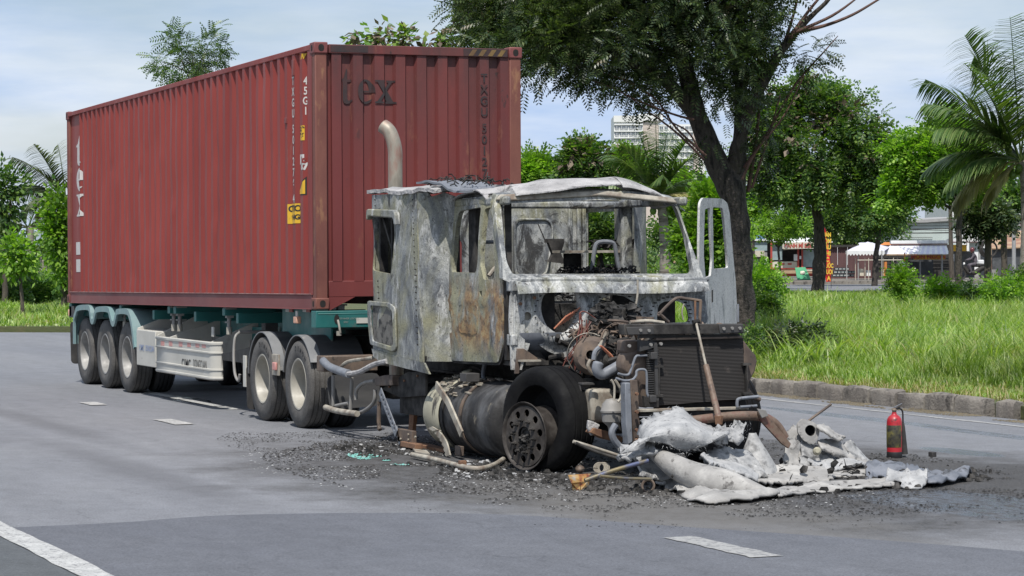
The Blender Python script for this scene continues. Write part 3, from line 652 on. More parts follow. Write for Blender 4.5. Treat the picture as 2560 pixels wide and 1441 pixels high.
stacked('TXGU 501276 4', 0.098, 1.985, 2.60, lambda a, q: cf((fprof(a)+0.012, a, q)), mTexD, cutF)
sfn = lambda a, q: cf((a, sprof(a)-0.004, q))
p45 = on(757, 240, 'Y', 0); pT = on(739, 240, 'Y', 0)
stacked('45G1', 0.088, p45.x, on(757, 190, 'Y', 0).z-ZC, sfn, mWhite, cutS, 1.25, 0.62)
stacked('TXGU 501276 4', 0.094, pT.x-0.10, on(738, 195, 'Y', 0).z-ZC+0.03, sfn, mWhite, cutS)
def on_side(u, v): p = on(u, v, 'Y', 0); return p.x, p.z-ZC-PC*p.x
x_, z_ = on_side(184, 345)
zt = z_+0.02
for g, w, h, lab in ((g_t(), 0.42/.78, 0.30, 't'), (g_e(), 0.52, 0.34, 'e'), (g_x(), 0.50, 0.33, 'x')):
    hh = 1.45*h if lab == 't' else h
    Vg, Fg = glyph(g, w, h, x_-0.02, zt-hh); lettering('lettering', Vg, Fg, sfn, mWhite, cont, cuts=cutS); zt -= hh+0.05
x_, z_ = on_side(183, 606)
for dz in (0.0, -0.26):
    b = [(x_, z_+dz), (x_+0.30, z_+dz), (x_+0.30, z_+dz-0.19), (x_, z_+dz-0.19)]; lettering('lettering', b, [(0, 1, 2, 3)], sfn, mWhite, cont, cuts=cutS)
def sign(u0, v0, u1, v1, m, name, off=0.005, shape=None):
    xa, za = on_side(u0, v0); xb, zb = on_side(u1, v1); f = lambda a, q: cf((a, sprof(a)-off, q))
    V = [(xa, zb), (xb, zb), (xb, za), (xa, za)] if shape is None else [(xa, zb), (xb, zb), (xb, za)]
    return xa, xb, za, zb, lettering(name, V, [tuple(range(len(V)))], f, m, cont, cuts=cutS)
xa, xb, za, zb, o = sign(718, 511, 748, 558, mYel, 'caution_label')
for s_, dz, h in (('CAUTION', 0.085, 0.072), ('9.6m HIGH', 0.175, 0.058)):
    V, F = text_mesh(s_, h*1.3, 'CENTER', 0.003, width=0.95)
    lettering('lettering', [(x+(xa+xb)/2, y+za-dz) for x, y in V], F, lambda a, q: cf((a, sprof(a)-0.008, q)), mBlk, cont, cuts=cutS)
sign(744, 443, 759, 488, mBlk, 'warning_border', 0.003, 'tri'); sign(747, 450, 758, 485, mYel, 'warning_triangle', 0.006, 'tri')
xa, xb, za, zb, o = sign(751, 315, 757, 351, mYel, 'height_label')
for s_, dz in (('2.9', 0.06), ('9.6', 0.13)):
    V, F = text_mesh(s_, 0.07, 'CENTER', 0.002); lettering('lettering', [(x+(xa+xb)/2, y+za-dz) for x, y in V], F, lambda a, q: cf((a, sprof(a)-0.008, q)), mBlk, cont, cuts=cutS)
sign(750, 387, 757, 411, mWhite, 'class_mark')
for s_, v, m_, o_ in (('ic', 407, mRed, 0.008), ('87', 424, mWhite, 0.004)):
    V, F = text_mesh(s_, 0.10, 'CENTER', 0.006); x0, z0 = on_side(756, v); lettering('lettering', [(x+x0, y+z0) for x, y in V], F, lambda a, q: cf((a, sprof(a)-o_, q)), m_, cont, cuts=cutS)
for u, v0, v1 in ((733, 150, 190), (715, 295, 310)):
    x0, z0 = on_side(u, v0); x1, z1 = on_side(u, v1); cmap(MB().bx(x0-0.03, x0+0.03, -0.012, 0.01, z1, z0)).build('vent_cover', mRail, cont, bev=0.004)

# ------------------------------------------------------------------ trailer
mTeal = mat('teal_paint', (0.012, 0.10, 0.095), (0.02, 0.14, 0.13), 2, 0.5, spots=(0.10, 0.10, 0.09), spotscale=5, spotat=0.6, bmp=0.15, bscale=20)
mTealL = mat('teal_mudguard', (0.135, 0.235, 0.24), (0.19, 0.27, 0.275), 3, 0.45, spots=(0.25, 0.26, 0.25), spotscale=6, spotat=0.6)
mPanel = mat('guard_aluminium', (0.50, 0.485, 0.44), (0.42, 0.41, 0.37), 3, 0.55, spots=(0.30, 0.28, 0.24), spotscale=5, spotat=0.62, stretch=(0.5, 1, 1))
mGreyS = mat('grey_steel', (0.18, 0.175, 0.165), (0.25, 0.24, 0.225), 4, 0.6, spots=(0.12, 0.08, 0.06), spotscale=9, spotat=0.64)
mDarkS = mat('dark_steel', (0.035, 0.035, 0.036), (0.06, 0.057, 0.055), 5, 0.7, bmp=0.3, bscale=30)
def tyremat(name, a, b_, dusty=0.5):
    m, t, b = newmat(name); col = ramp(t, tex(t, 5, 5, 0.65), [(0.35, a), (0.68, b_)]); col = mix(t, 1.0, col, ramp(t, tex(t, 60, 3, 0.6), [(0.3, 0.7), (0.7, 1.25)]), 'MULTIPLY')
    t.links.new(col, b.inputs['Base Color']); b.inputs['Roughness'].default_value = 0.8; bump(t, b, tex(t, 50, 4), 0.25, 0.003); return m
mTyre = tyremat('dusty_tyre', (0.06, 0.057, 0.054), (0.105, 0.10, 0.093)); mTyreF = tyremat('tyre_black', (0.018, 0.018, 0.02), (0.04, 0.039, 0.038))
mRim = mat('wheel_cream', (0.36, 0.34, 0.29), (0.25, 0.235, 0.20), 5, 0.5, spots=(0.16, 0.13, 0.10), spotscale=9, spotat=0.64)
mRimG = mat('wheel_silver', (0.30, 0.295, 0.28), (0.19, 0.185, 0.175), 5, 0.5, spots=(0.17, 0.15, 0.13), spotscale=9, spotat=0.63)
mRubber = mat('black_rubber', (0.02, 0.02, 0.021), (0.045, 0.043, 0.042), 6, 0.85, bmp=0.2, bscale=30)
mRW_r = mat('reflector_red', (0.38, 0.06, 0.05), None, 5, 0.4); mRW_w = mat('reflector_white', (0.55, 0.54, 0.52), None, 5, 0.4)
mRW_p = mat('faded_reflector', (0.52, 0.27, 0.24), (0.46, 0.2, 0.18), 9, 0.5)
mLamp = mat('marker_lamp', (0.55, 0.28, 0.18), (0.6, 0.36, 0.26), 9, 0.35); mBlueP = mat('blue_print', (0.18, 0.25, 0.45), (0.30, 0.36, 0.5), 9, 0.6)

def tyre_prof(r, w):
    h = w/2; g = []
    for c in (-0.62, -0.22, 0.22, 0.62): g += [(r, h*(c-0.06)), (r-0.012, h*(c-0.035)), (r-0.012, h*(c+0.035)), (r, h*(c+0.06))]
    return [(r*0.565, -h*0.82), (r*0.62, -h*0.95), (r*0.80, -h*1.0), (r*0.93, -h*0.98), (r*0.985, -h*0.86)]+g+[(r*0.985, h*0.86), (r*0.93, h*0.98), (r*0.925, h*1.0), (r*0.80, h*1.0), (r*0.79, h*1.015), (r*0.64, h*0.97), (r*0.565, h*0.82)]
def wheel(parent, cx, cy, cz, r, w, ax, mt, mr, dish=True, n=48, tyre_label=None):
    """one wheel (tyre and rim) whose outer face looks along ax"""
    ax = Vector(ax).normalized(); c = Vector((cx, cy, cz))
    ty = MB().lathe(tyre_prof(r, w), c, ax, n).build('tyre', mt, None, smooth=50, label=tyre_label)
    rb = MB(); h = w/2*0.86; ri = r*0.575
    pr_ = [(ri+0.012, h+0.004), (ri+0.004, h+0.012), (ri-0.012, h+0.008), (ri-0.022, h-0.02), (ri-0.035, h-0.06), (ri-0.055, h-0.17), (ri-0.085, h-0.21), (0.17, h-0.22), (0.15, h-0.21), (0.10, h-0.20), (0.09, h-0.12), (0.0, h-0.115)] if dish else \
          [(ri+0.012, h+0.004), (ri, h+0.01), (ri-0.02, h-0.01), (ri-0.05, h-0.02), (0.14, h+0.02), (0.12, h+0.05), (0.09, h+0.055), (0.0, h+0.06)]
    pr_ = pr_+[(0.0, h-0.26), (ri-0.03, h-0.25), (ri, -h)]
    rb.lathe(pr_, c, ax, n)
    rim = rb.build('rim', mr, None, smooth=40)
    for o in (ty, rim):
        if parent is not None: o.parent = parent
    return ty, rim
def wheel_part(root, cx, cy, cz, r, w, ax, mt, mr, dish=True, nuts=True):
    """a part named wheel with tyre and rim below it"""
    e = bpy.data.objects.new('wheel', None); COL.objects.link(e); e.parent = root; e.location = -root.location
    ty, rim = wheel(e, cx, cy, cz, r, w, ax, mt, mr, dish)
    return e, ty, rim
trl = thing('container_trailer', 'teal skeletal semi-trailer with three axles and a cream side guard under the red container', 'trailer', (-6.5, 1.22, 0))
def TB(b): return cmap(b)
# longitudinal I beams
for yc in (0.72, 1.72):
    b = MB(); b.bx(-12.0, -2.6, yc-0.07, yc+0.07, -0.09, -0.07).bx(-12.0, -2.6, yc-0.07, yc+0.07, -0.42, -0.40).bx(-12.0, -2.6, yc-0.008, yc+0.008, -0.4, -0.09)
    b.bx(-2.6, -0.1, yc-0.07, yc+0.07, -0.09, -0.07).bx(-2.6, -0.1, yc-0.07, yc+0.07, -0.21, -0.19).bx(-2.6, -0.1, yc-0.008, yc+0.008, -0.19, -0.09)
    TB(b).build('chassis_beam', mTeal, trl, bev=0.004)
fbm = TB(MB().bx(-0.17, 0.0, 0.0, 2.44, -0.205, -0.02).bx(-0.14, 0.004, 0.02, 2.42, -0.06, -0.045)).build('front_bolster', mTeal, trl, bev=0.008)
TB(MB().prism([(0.235+0.03*math.cos(R(a)), -0.11+0.05*math.sin(R(a))) for a in range(0, 360, 30)], lambda y, z: (0.005, y, z), (0.002, 0, 0))).build('hole', mHole, fbm, smooth=0)
b = MB().tube([(0.03, 0.24, -0.12), (0.05, 0.245, -0.17), (0.06, 0.25, -0.22), (0.05, 0.26, -0.26)], 0.012).bx(0.02, 0.05, 0.225, 0.27, -0.29, -0.24); TB(b).build('lock_handle', mRim, fbm)
TB(MB().bx(0.006, 0.01, 0.46, 0.60, -0.16, -0.10)).build('plate', mPanel, fbm)
for s_, y_, z_ in (('CONTAINER LOCK', 0.34, -0.115), ('SP07', 0.34, -0.155)):
    V, F = text_mesh(s_, 0.028, 'CENTER', 0.0); o = lettering('lettering', [(x+y_, y+z_) for x, y in V], F, lambda a, q: cf((0.0065, a, q)), mGreyS, fbm); o.location = (0, 0, 0)
TB(MB().bx(-12.15, -12.0, 0.02, 2.42, -0.21, -0.01)).build('rear_bolster', mTeal, trl, bev=0.006)
# crossmembers and outriggers with twist lock boxes
for x in (-3.3, -5.2, -7.3, -9.2, -10.6):
    TB(MB().bx(x-0.05, x+0.05, 0.08, 2.36, -0.20, -0.075)).build('crossmember', mTeal, trl, bev=0.004)
for x in (-3.75, -6.05, -6.35, -9.0):
    TB(MB().bx(x-0.06, x+0.06, 0.04, 0.7, -0.11, -0.02)).build('outrigger', mTeal, trl, bev=0.004)
    for ys in (0.05, 2.25):
        b = MB().bx(x-0.07, x+0.07, ys, ys+0.14, -0.035, -0.012).prism([(-0.055, -0.035), (0.055, -0.035), (0.035, -0.14), (-0.035, -0.14)], lambda a, q: (x+a, ys+0.02, q), (0, 0.09, 0)).cyl((x, ys+0.06, -0.13), (x, ys+0.06, -0.26), 0.026, n=10).bx(x-0.09, x+0.02, ys+0.03, ys+0.08, -0.20, -0.185)
        k = TB(b).build('twist_lock', mGreyS, trl, bev=0.002)
        TB(MB().cyl((x, ys+0.06, -0.25), (x, ys+0.06, -0.34), 0.036, n=10)).build('nut', mRim, k).location = (0, 0, 0)
# side lamps, reflectors
for u in (222, 243, 262): 
    p = on(u, 742, 'Y', 0.12)
    for k, mm in ((0, mRW_w), (1, mRW_r)): MB().bx(p.x+0.16*k, p.x+0.15+0.16*k, 0.10, 0.115, p.z-0.03, p.z+0.03).build('reflective_strip', mm, trl)
MB().bx(-11.9, -8.9, 0.118, 0.16, 1.02, 1.17).build('side_rail', mTeal, trl)
p = on(725, 775, 'Y', 0.3)
MB().bx(-2.2, -0.4, 0.305, 0.33, p.z-0.42, p.z+0.06).build('gooseneck_plate', mTeal, trl, bev=0.004)
for u in (722, 765):
    p = on(u, 775, 'Y', 0.3)
    for k, mm in ((0, mRW_w), (1, mRW_r)): MB().bx(p.x+0.14*k-0.1, p.x+0.13+0.14*k-0.1, 0.29, 0.303, p.z-0.025, p.z+0.025).build('reflective_strip', mm, trl)
for u, v in ((741, 798), ):
    p = on(u, v, 'Y', 0.05); MB().bx(p.x-0.06, p.x+0.06, 0.03, 0.09, p.z-0.05, p.z+0.03).build('marker_lamp', mLamp, trl, bev=0.01); MB().bx(p.x-0.035, p.x+0.035, 0.05, 0.06, p.z+0.03, p.z+0.09).build('lamp_bracket', mPanel, trl)
# rear lamp unit
MB().bx(-12.18, -11.85, 0.02, 0.5, 0.98, 1.16).build('rear_lamp_box', mDarkS, trl, bev=0.01); MB().bx(-12.2, -12.15, 0.01, 0.12, 1.0, 1.10).build('rear_lamp', mLamp, trl, bev=0.01)
# axles and wheels
TX = (-8.72, -10.03, -11.32)
for x in TX:
    MB().cyl((x, 0.3, 0.50), (x, 2.14, 0.50), 0.065, n=12).build('axle', mDarkS, trl)
    for yo, d in ((0.19, -1), (0.52, -1), (1.92, 1), (2.25, 1)):
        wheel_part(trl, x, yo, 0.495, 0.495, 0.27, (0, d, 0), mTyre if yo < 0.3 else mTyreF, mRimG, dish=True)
    MB().bx(x-0.35, x+0.35, 0.68, 0.76, 0.62, 0.70).bx(x-0.5, x-0.4, 0.64, 0.8, 0.66, 0.95).build('leaf_spring', mDarkS, trl)
    MB().cyl((x-0.02, 0.02, 1.14), (x-0.02, 0.62, 1.14), 0.03, n=10).build('guard_tube', mGreyS, trl)
# mudguard: wavy lip with the top sheet behind it
lip = [(184, 850), (184, 797), (189, 778), (196, 765), (222, 763), (231, 783), (239, 793), (246, 783), (252, 770), (280, 769), (289, 793), (298, 803), (306, 790), (313, 775), (326, 775), (334, 792), (341, 825), (344, 872)]
lip = [(184, 860), (184, 800), (188, 780), (195, 765), (221, 763), (227, 778), (229, 795), (233, 797), (237, 780), (243, 768), (270, 768), (277, 786), (281, 801), (285, 802), (289, 785), (294, 773), (318, 773), (326, 787), (332, 815), (338, 868)]
LP = [on(u, v, 'Y', -0.02) for u, v in lip]; LP = [p for p in arc([Vector((p.x, p.z)) for p in LP], 4)]
def ribbon(P, w):
    o = []
    for i, p in enumerate(P):
        d = (P[min(i+1, len(P)-1)]-P[max(i-1, 0)]).normalized(); o.append(p+Vector((d.y, -d.x))*w)
    return o
inn = ribbon(LP, 0.078); b = MB(); n = len(LP)
for i in range(n-1):
    a, c = LP[i], LP[i+1]; d, e = inn[i], inn[i+1]
    b.add([(a.x, -0.03, a.y), (c.x, -0.03, c.y), (e.x, -0.03, e.y), (d.x, -0.03, d.y), (a.x, 0.0, a.y), (c.x, 0.0, c.y), (e.x, 0.0, e.y), (d.x, 0.0, d.y)], [(0, 1, 2, 3), (0, 4, 5, 1), (3, 2, 6, 7)])
for i in range(n-1): a, c = LP[i], LP[i+1]; b.add([(a.x, 0.0, a.y), (c.x, 0.0, c.y), (c.x, 0.62, c.y), (a.x, 0.62, a.y)], [(0, 1, 2, 3)])
b.build('mudguard', mTealL, trl, smooth=40)
P = [on(u, v, 'X', -12.0) for u, v in ((184, 800), )]
MB().prism(rr(0.0, 0.28, 0.60, 0.92, 0.06), lambda y, z: (-12.02+0.10*(0.92-z), y, z), (0.012, 0, 0)).build('mudflap', mRubber, trl)
# side guard
b = MB(); x0, x1 = -6.83, -4.26; zt, zb = 0.845, 0.375; 
def gpath(t):
    if t < 0.8: return (x0+(x1-x0)*t/0.8, 0.0)
    a = (t-0.8)/0.2*R(80); return (x1+0.15*math.sin(a), 0.16*(1-math.cos(a)))
zprof = [(zb, 0), (zb+0.015, -0.012), (zb+0.03, -0.012), (zb+0.035, 0), (zb+0.115, 0), (zb+0.12, -0.012), (zb+0.13, -0.012), (zb+0.135, 0.004), (zt-0.145, 0.004), (zt-0.14, -0.012), (zt-0.13, -0.012), (zt-0.125, 0), (zt-0.035, 0), (zt-0.03, -0.012), (zt-0.012, -0.012), (zt, 0)]
ts = [0, 0.2, 0.4, 0.6, 0.8]+[0.8+0.2*i/8 for i in range(1, 9)]
V = []
for t in ts:
    for z, o in zprof:
        x, y = gpath(t); a = max(0, (t-0.8)/0.2)*R(80); V.append((x+math.sin(a)*(-o), y+math.cos(a)*o, z))
k = len(zprof); F = [(i*k+j, (i+1)*k+j, (i+1)*k+j+1, i*k+j+1) for i in range(len(ts)-1) for j in range(k-1)]
b.add(V, F); gd = b.build('side_guard', mPanel, trl, smooth=30)
md = gd.modifiers.new('s', 'SOLIDIFY'); md.thickness = 0.006; md.offset = 1
for u in (407, 427, 452, 473, 494, 510):
    p = on(u, 858+(u-407)*0.045, 'Y', -0.003); MB().bx(p.x-0.085, p.x+0.085, -0.008, -0.003, p.z-0.035, p.z+0.028).build('reflective_strip', mRW_p, trl)
def ontext(s_, h, xc, zc_, m, bold=0.004, sp=0.9, width=0.9, y=-0.006, par=trl):
    V, F = text_mesh(s_, h, 'CENTER', bold, sp, width); return lettering('lettering', [(x+xc, q+zc_) for x, q in V], F, lambda a, q: (a, y, q), m, par)
p = on(453, 908, 'Y', 0); q = on(505, 915, 'Y', 0)
ontext('CIMC', 0.15, p.x+0.26, p.z-0.045, mBlk, 0.002, 1.15, 1.1); ontext('DONGCUAN', 0.15, q.x-0.08, q.z-0.035, mBlk, 0.0, 1.0, 0.70)
bx_ = MB().bx(-7.92, -6.90, 0.0, 0.5, 0.42, 0.905).build('tool_box', mPanel, trl, bev=0.01)
p = on(366, 872, 'Y', 0); ontext('CIMC', 0.11, p.x-0.24, p.z-0.03, mBlueP, 0.002, 1.1, 0.9); ontext('DONGCUAN', 0.11, p.x+0.2, p.z-0.03, mBlueP, 0.001, 0.8, 0.8)
for (u, v), L_, rise in (((343, 822), 0.62, 0.17), ((392, 840), 0.60, 0.22), ((421, 846), 0.62, 0.14), ((511, 864), 0.62, 0.2)):
    p = on(u, v, 'Y', 0.02)
    L_ *= 1.35; MB().prism([(0, -0.16), (L_, -0.10+rise*0.6), (L_, 0.10+rise*1.3), (0, 0.01)], lambda a, q: (p.x, 0.02+a, p.z+q), (0.035, 0, 0)).build('guard_bracket', mPanel, trl, bev=0.003)
MB().bx(-6.8, -3.9, 0.60, 0.63, 0.55, 0.85).build('inner_rail', mGreyS, trl)
p = on(533, 822, 'Y', 0.12); MB().bx(p.x-0.05, p.x+0.05, 0.11, 0.125, p.z-0.10, p.z+0.02).build('bracket_plate', mPanel, trl)
# landing legs
for yc in (0.5, 1.94):
    MB().bx(-3.42, -3.26, yc-0.08, yc+0.08, 0.45, 1.12).bx(-3.39, -3.29, yc-0.05, yc+0.05, 0.30, 0.46).bx(-3.47, -3.21, yc-0.13, yc+0.13, 0.27, 0.30).build('landing_leg', mDarkS, trl, bev=0.004)
MB().bar((-3.3, 0.5, 0.55), (-4.6, 0.7, 0.9), 0.06, 0.06).bar((-3.3, 1.94, 0.55), (-4.6, 1.7, 0.9), 0.06, 0.06).cyl((-3.34, 0.58, 0.8), (-3.34, 1.86, 0.8), 0.025).build('leg_brace', mGreyS, trl)
MB().tube(arc([(-3.25, 0.1, 0.99), (-3.22, 0.03, 0.93), (-3.18, 0.0, 0.72), (-3.1, -0.01, 0.5), (-2.95, -0.01, 0.42), (-2.9, -0.01, 0.50)], 5), 0.017).cyl((-3.25, 0.08, 0.99), (-3.25, 0.42, 0.99), 0.02).build('crank_handle', mGreyS, trl)
MB().prism([(-2.6, 0.95), (-3.3, 0.72), (-5.2, 0.78), (-5.2, 1.0), (-2.6, 1.05)], lambda x, z: (x, 0.63, z), (0, 0.02, 0)).build('web_plate', mTeal, trl)
# ------------------------------------------------------------------ burnt-out tractor
bDoor = burnt('burnt_door', ash=0.32, rust=0.56, soot=0.26, yellow=0.5, seed=3, zr=(0.95, 1.72))
bSlp = burnt('burnt_sleeper', ash=0.30, rust=0.16, soot=0.34, yellow=0.5, seed=11)
bFair = burnt('burnt_fairing', ash=0.42, rust=0.04, soot=0.20, yellow=0.55, seed=23, sc=0.8)
bFront = burnt('burnt_front', ash=0.50, rust=0.14, soot=0.30, yellow=0.35, seed=31)
bFire = burnt('burnt_firewall', ash=0.85, rust=0.08, soot=0.10, yellow=0.15, seed=41)
bIn = burnt('burnt_interior', ash=0.45, rust=0.06, soot=0.42, yellow=0.5, seed=53)
bLD = burnt('burnt_left_door_sunlit', ash=1.1, rust=0.0, soot=0.04, yellow=0.05, seed=61)  # extra pale ash tone stands in for sunlight missing on this door
mAsh = mat('white_ash', (0.42, 0.41, 0.405), (0.25, 0.245, 0.245), 6, 0.95, bmp=0.9, bscale=18, bdist=0.03, spots=(0.07, 0.07, 0.07), spotscale=7, spotat=0.56, stretch=(1, .6, 1))
mBrown = mat('scorched_brown_iron', (0.075, 0.055, 0.045), (0.12, 0.09, 0.07), 5, 0.7, c3=(0.17, 0.12, 0.085), spots=(0.025, 0.022, 0.02), spotscale=8, spotat=0.58, bmp=0.4, bscale=40)
mRust = mat('orange_rust', (0.12, 0.062, 0.038), (0.21, 0.115, 0.065), 8, 0.85, c3=(0.12, 0.06, 0.04), bmp=0.4, bscale=50)
mSoot = mat('sooty_metal', (0.018, 0.017, 0.017), (0.04, 0.038, 0.036), 6, 0.8, c3=(0.075, 0.07, 0.065), bmp=0.5, bscale=45, bdist=0.006)
mChar = mat('char', (0.012, 0.012, 0.012), (0.03, 0.029, 0.028), 10, 0.95, c3=(0.10, 0.095, 0.09), bmp=0.8, bscale=60, bdist=0.01, lo=0.4, hi=0.72)
mPale = mat('pale_scorched_metal', (0.40, 0.37, 0.31), (0.28, 0.255, 0.21), 7, 0.7, c3=(0.17, 0.13, 0.10), bmp=0.3, bscale=50)
mBlueG = mat('blue_grey_steel', (0.20, 0.215, 0.24), (0.13, 0.14, 0.16), 7, 0.6, spots=(0.05, 0.04, 0.035), spotscale=14, spotat=0.6)
mBurntTyre = mat('scorched_tyre', (0.006, 0.006, 0.007), (0.013, 0.013, 0.013), 5, 0.75, bmp=0.5, bscale=35, bdist=0.006)
mBurntTyre.node_tree.nodes['Principled BSDF'].inputs['Specular IOR Level'].default_value = 0.12
mRimB = mat('scorched_wheel', (0.026, 0.023, 0.021), (0.05, 0.044, 0.040), 6, 0.55, c3=(0.085, 0.078, 0.07), bmp=0.3, bscale=40)
mFin, t, b = newmat('radiator_core')
w_ = t.nodes.new('ShaderNodeTexWave'); w_.bands_direction = 'Z'; w_.inputs['Scale'].default_value = 26; w_.inputs['Distortion'].default_value = 0.15
c_ = t.nodes.new('ShaderNodeTexCoord'); t.links.new(c_.outputs['Object'], w_.inputs[0])
cc = mix(t, ramp(t, tex(t, 6, 6, 0.7), [(0.62, 0.0), (0.72, 0.5)]), ramp(t, w_.outputs['Fac'], [(0.3, (0.006, 0.005, 0.005)), (0.8, (0.032, 0.028, 0.026))]), (0.12, 0.10, 0.085))
t.links.new(cc, b.inputs['Base Color']); b.inputs['Roughness'].default_value = 0.7; bump(t, b, w_.outputs['Fac'], 0.8, 0.006)
for m_ in (mRimB, mSoot, mChar): m_.node_tree.nodes['Principled BSDF'].inputs['Specular IOR Level'].default_value = 0.2
mCop = mat('copper_fins', (0.42, 0.15, 0.09), (0.55, 0.24, 0.14), 12, 0.5); mWire = mat('burnt_copper_wire', (0.10, 0.032, 0.024), (0.17, 0.05, 0.035), 12, 0.6)
mFender = mat('fender_plastic', (0.15, 0.155, 0.16), (0.20, 0.205, 0.21), 3, 0.6, spots=(0.28, 0.27, 0.25), spotscale=5, spotat=0.6, bmp=0.15, bscale=12)
mFendD = mat('fender_dark', (0.045, 0.045, 0.047), (0.08, 0.078, 0.075), 3, 0.7, stretch=(2, 0.3, 2), bmp=0.2, bscale=20)

trk = thing('burnt_tractor_unit', 'burnt-out lorry tractor with bare ash-grey cab, open left door and missing bonnet', 'lorry', (3.6, 1.22, 0))
def X2(u, v, ax, val, a, c):  # survey helper: two of the three coordinates
    p = on(u, v, ax, val); return (p['XYZ'.index(a)], p['XYZ'.index(c)])
def poly(px, ax, val, a, c): return [X2(u, v, ax, val, a, c) for u, v in px]
# --- chassis
for yc in (0.80, 1.64):
    MB().bx(-2.7, 6.9, yc-0.04, yc+0.04, 0.70, 0.72).bx(-2.7, 6.9, yc-0.04, yc+0.04, 0.95, 0.97).bx(-2.7, 6.9, yc-0.006, yc+0.006, 0.72, 0.95).build('frame_rail', mSoot, trk)
for x in (-2.6, -1.4, 0.2, 1.6, 3.4, 5.0, 6.5): MB().bx(x-0.05, x+0.05, 0.84, 1.60, 0.72, 0.94).build('cross_member', mSoot, trk)
MB().lathe([(0.0, 0), (0.42, 0), (0.42, 0.05), (0.0, 0.06)], (-1.3, 1.22, 1.0), (0, 0, 1), 24).build('fifth_wheel', mDarkS, trk)
# --- rear wheels
for x in (-0.66, -2.03):
    MB().cyl((x, 0.3, 0.49), (x, 2.14, 0.49), 0.07, n=12).bx(x-0.25, x+0.25, 1.0, 1.44, 0.3, 0.7).build('drive_axle', mSoot, trk, bev=0.05)
    for yo, d in ((0.13, -1), (0.46, -1), (1.98, 1), (2.31, 1)):
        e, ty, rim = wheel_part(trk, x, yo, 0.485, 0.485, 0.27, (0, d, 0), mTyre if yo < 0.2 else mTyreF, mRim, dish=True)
        if yo < 0.2:      # raised maker's letters round the sidewall
            k = 0
            for ch in 'DEMON':
                V, F = text_mesh(ch, 0.075, 'CENTER', 0.003); a = R(98-13*k); k += 1; cx, cz = x+0.372*math.cos(a), 0.485+0.372*math.sin(a); ca, sa = math.cos(a-R(90)), math.sin(a-R(90))
                lettering('lettering', V, F, lambda q, r_: (cx+q*ca-r_*sa, yo-0.1375, cz+q*sa+r_*ca), mTyreF, ty).location = (0, 0, 0)
# fenders over the drive wheels (near and far side)
def fender(xc, a0, a1, y0, y1, rad, m, lipm):
    b = MB(); n = 18
    for rr_, yy0, yy1 in ((rad, y0, y1),):
        P = [(xc+rr_*math.cos(R(a0+(a1-a0)*i/n)), 0.485+rr_*math.sin(R(a0+(a1-a0)*i/n))) for i in range(n+1)]
    Q = [(xc+(rad-0.012)*math.cos(R(a0+(a1-a0)*i/n)), 0.485+(rad-0.012)*math.sin(R(a0+(a1-a0)*i/n))) for i in range(n+1)]
    V = [(p[0], y0, p[1]) for p in P]+[(p[0], y1, p[1]) for p in P]+[(p[0], y0, p[1]) for p in Q]+[(p[0], y1, p[1]) for p in Q]; k = n+1
    F = []
    for i in range(n): F += [(i, i+1, k+i+1, k+i), (2*k+i, 3*k+i, 3*k+i+1, 2*k+i+1), (i, 2*k+i, 2*k+i+1, i+1), (k+i, k+i+1, 3*k+i+1, 3*k+i)]
    b.add(V, F); f = b.build('fender', m, trk, smooth=40)
    b = MB(); b.V = [(v[0]+(v[0]-xc)*0.006, v[1]*0+(y0-0.006 if v[1] == y0 else y0+0.12), v[2]+0.004) for v in V]; b.F = list(F); b.build('fender_edge', lipm, f, smooth=40)
    return f
fender(-0.66, 28, 168, 0.0, 0.62, 0.545, mFendD, mFender); fender(-2.03, 12, 176, 0.0, 0.62, 0.545, mFendD, mFender)
fender(-0.66, 28, 160, 1.82, 2.44, 0.545, mFendD, mFender); fender(-2.03, 12, 176, 1.82, 2.44, 0.545, mFendD, mFender)
MB().prism(rr(-0.02, 0.10, 0.60, 0.62, 0.05), lambda y, z: (-2.60+0.05*(0.6-z), y, z), (0.012, 0, 0)).build('mudflap', mRubber, trk)
p = on(686, 908, 'Y', -0.02)
MB().bx(p.x-0.10, p.x+0.16, -0.02, 0.0, p.z-0.14, p.z+0.10).build('lamp_plate', mPale, trk, bev=0.005); MB().bx(p.x+0.0, p.x+0.12, -0.05, -0.02, p.z-0.08, p.z+0.01).build('marker_lamp', mRW_p, trk, bev=0.01)
p = on(612, 925, 'Y', 0.0); MB().bx(p.x-0.01, p.x+0.10, -0.02, 0.0, p.z-0.2, p.z+0.17).build('lamp_plate', mPanel, trk, bev=0.004)
p = on(790, 905, 'Y', 0.0)
MB().bx(p.x+0.02, p.x+0.26, 0.0, 0.62, p.z-0.1, p.z+0.07).build('fender_bracket', mBrown, trk, bev=0.01)
MB().prism(rnd([(0.02, 0.62), (0.62, 0.64), (0.62, 0.28), (0.05, 0.25)], 0.08), lambda y, z: (p.x+0.30, y, z), (0.014, 0, 0)).build('mudflap', mFendD, trk)
# --- sleeper box
slp_o = poly([(922, 488), (1042, 483), (1046, 600), (1049, 740), (1056, 906), (1000, 892), (929, 871), (922, 800), (917, 760), (920, 700), (918, 600)], 'Y', 0, 'X', 'Z')
slp_w = rnd(poly([(926, 543), (986, 545), (986, 600), (977, 686), (930, 676)], 'Y', 0, 'X', 'Z'), 0.05)
def sside(y, s):
    return lambda x, z: (x, y+s*(0.035*max(0, (1.98-x)/0.2)**2*(x < 1.98)+0.020*noise.noise(Vector((x*3, z*3, y)))+0.008*noise.noise(Vector((x*9, z*7, y)))), z)
o = MB().plate(slp_o, [slp_w], sside(0.0, 1), (0, 0.022, 0), 0.09).build('sleeper_side_panel', bSlp, trk, smooth=40)
sw2 = rnd(poly([(1464, 532), (1545, 528), (1547, 705), (1464, 712)], 'Y', 2.44, 'X', 'Z'), 0.06)
x0_, x1_ = slp_o[0][0], 3.2
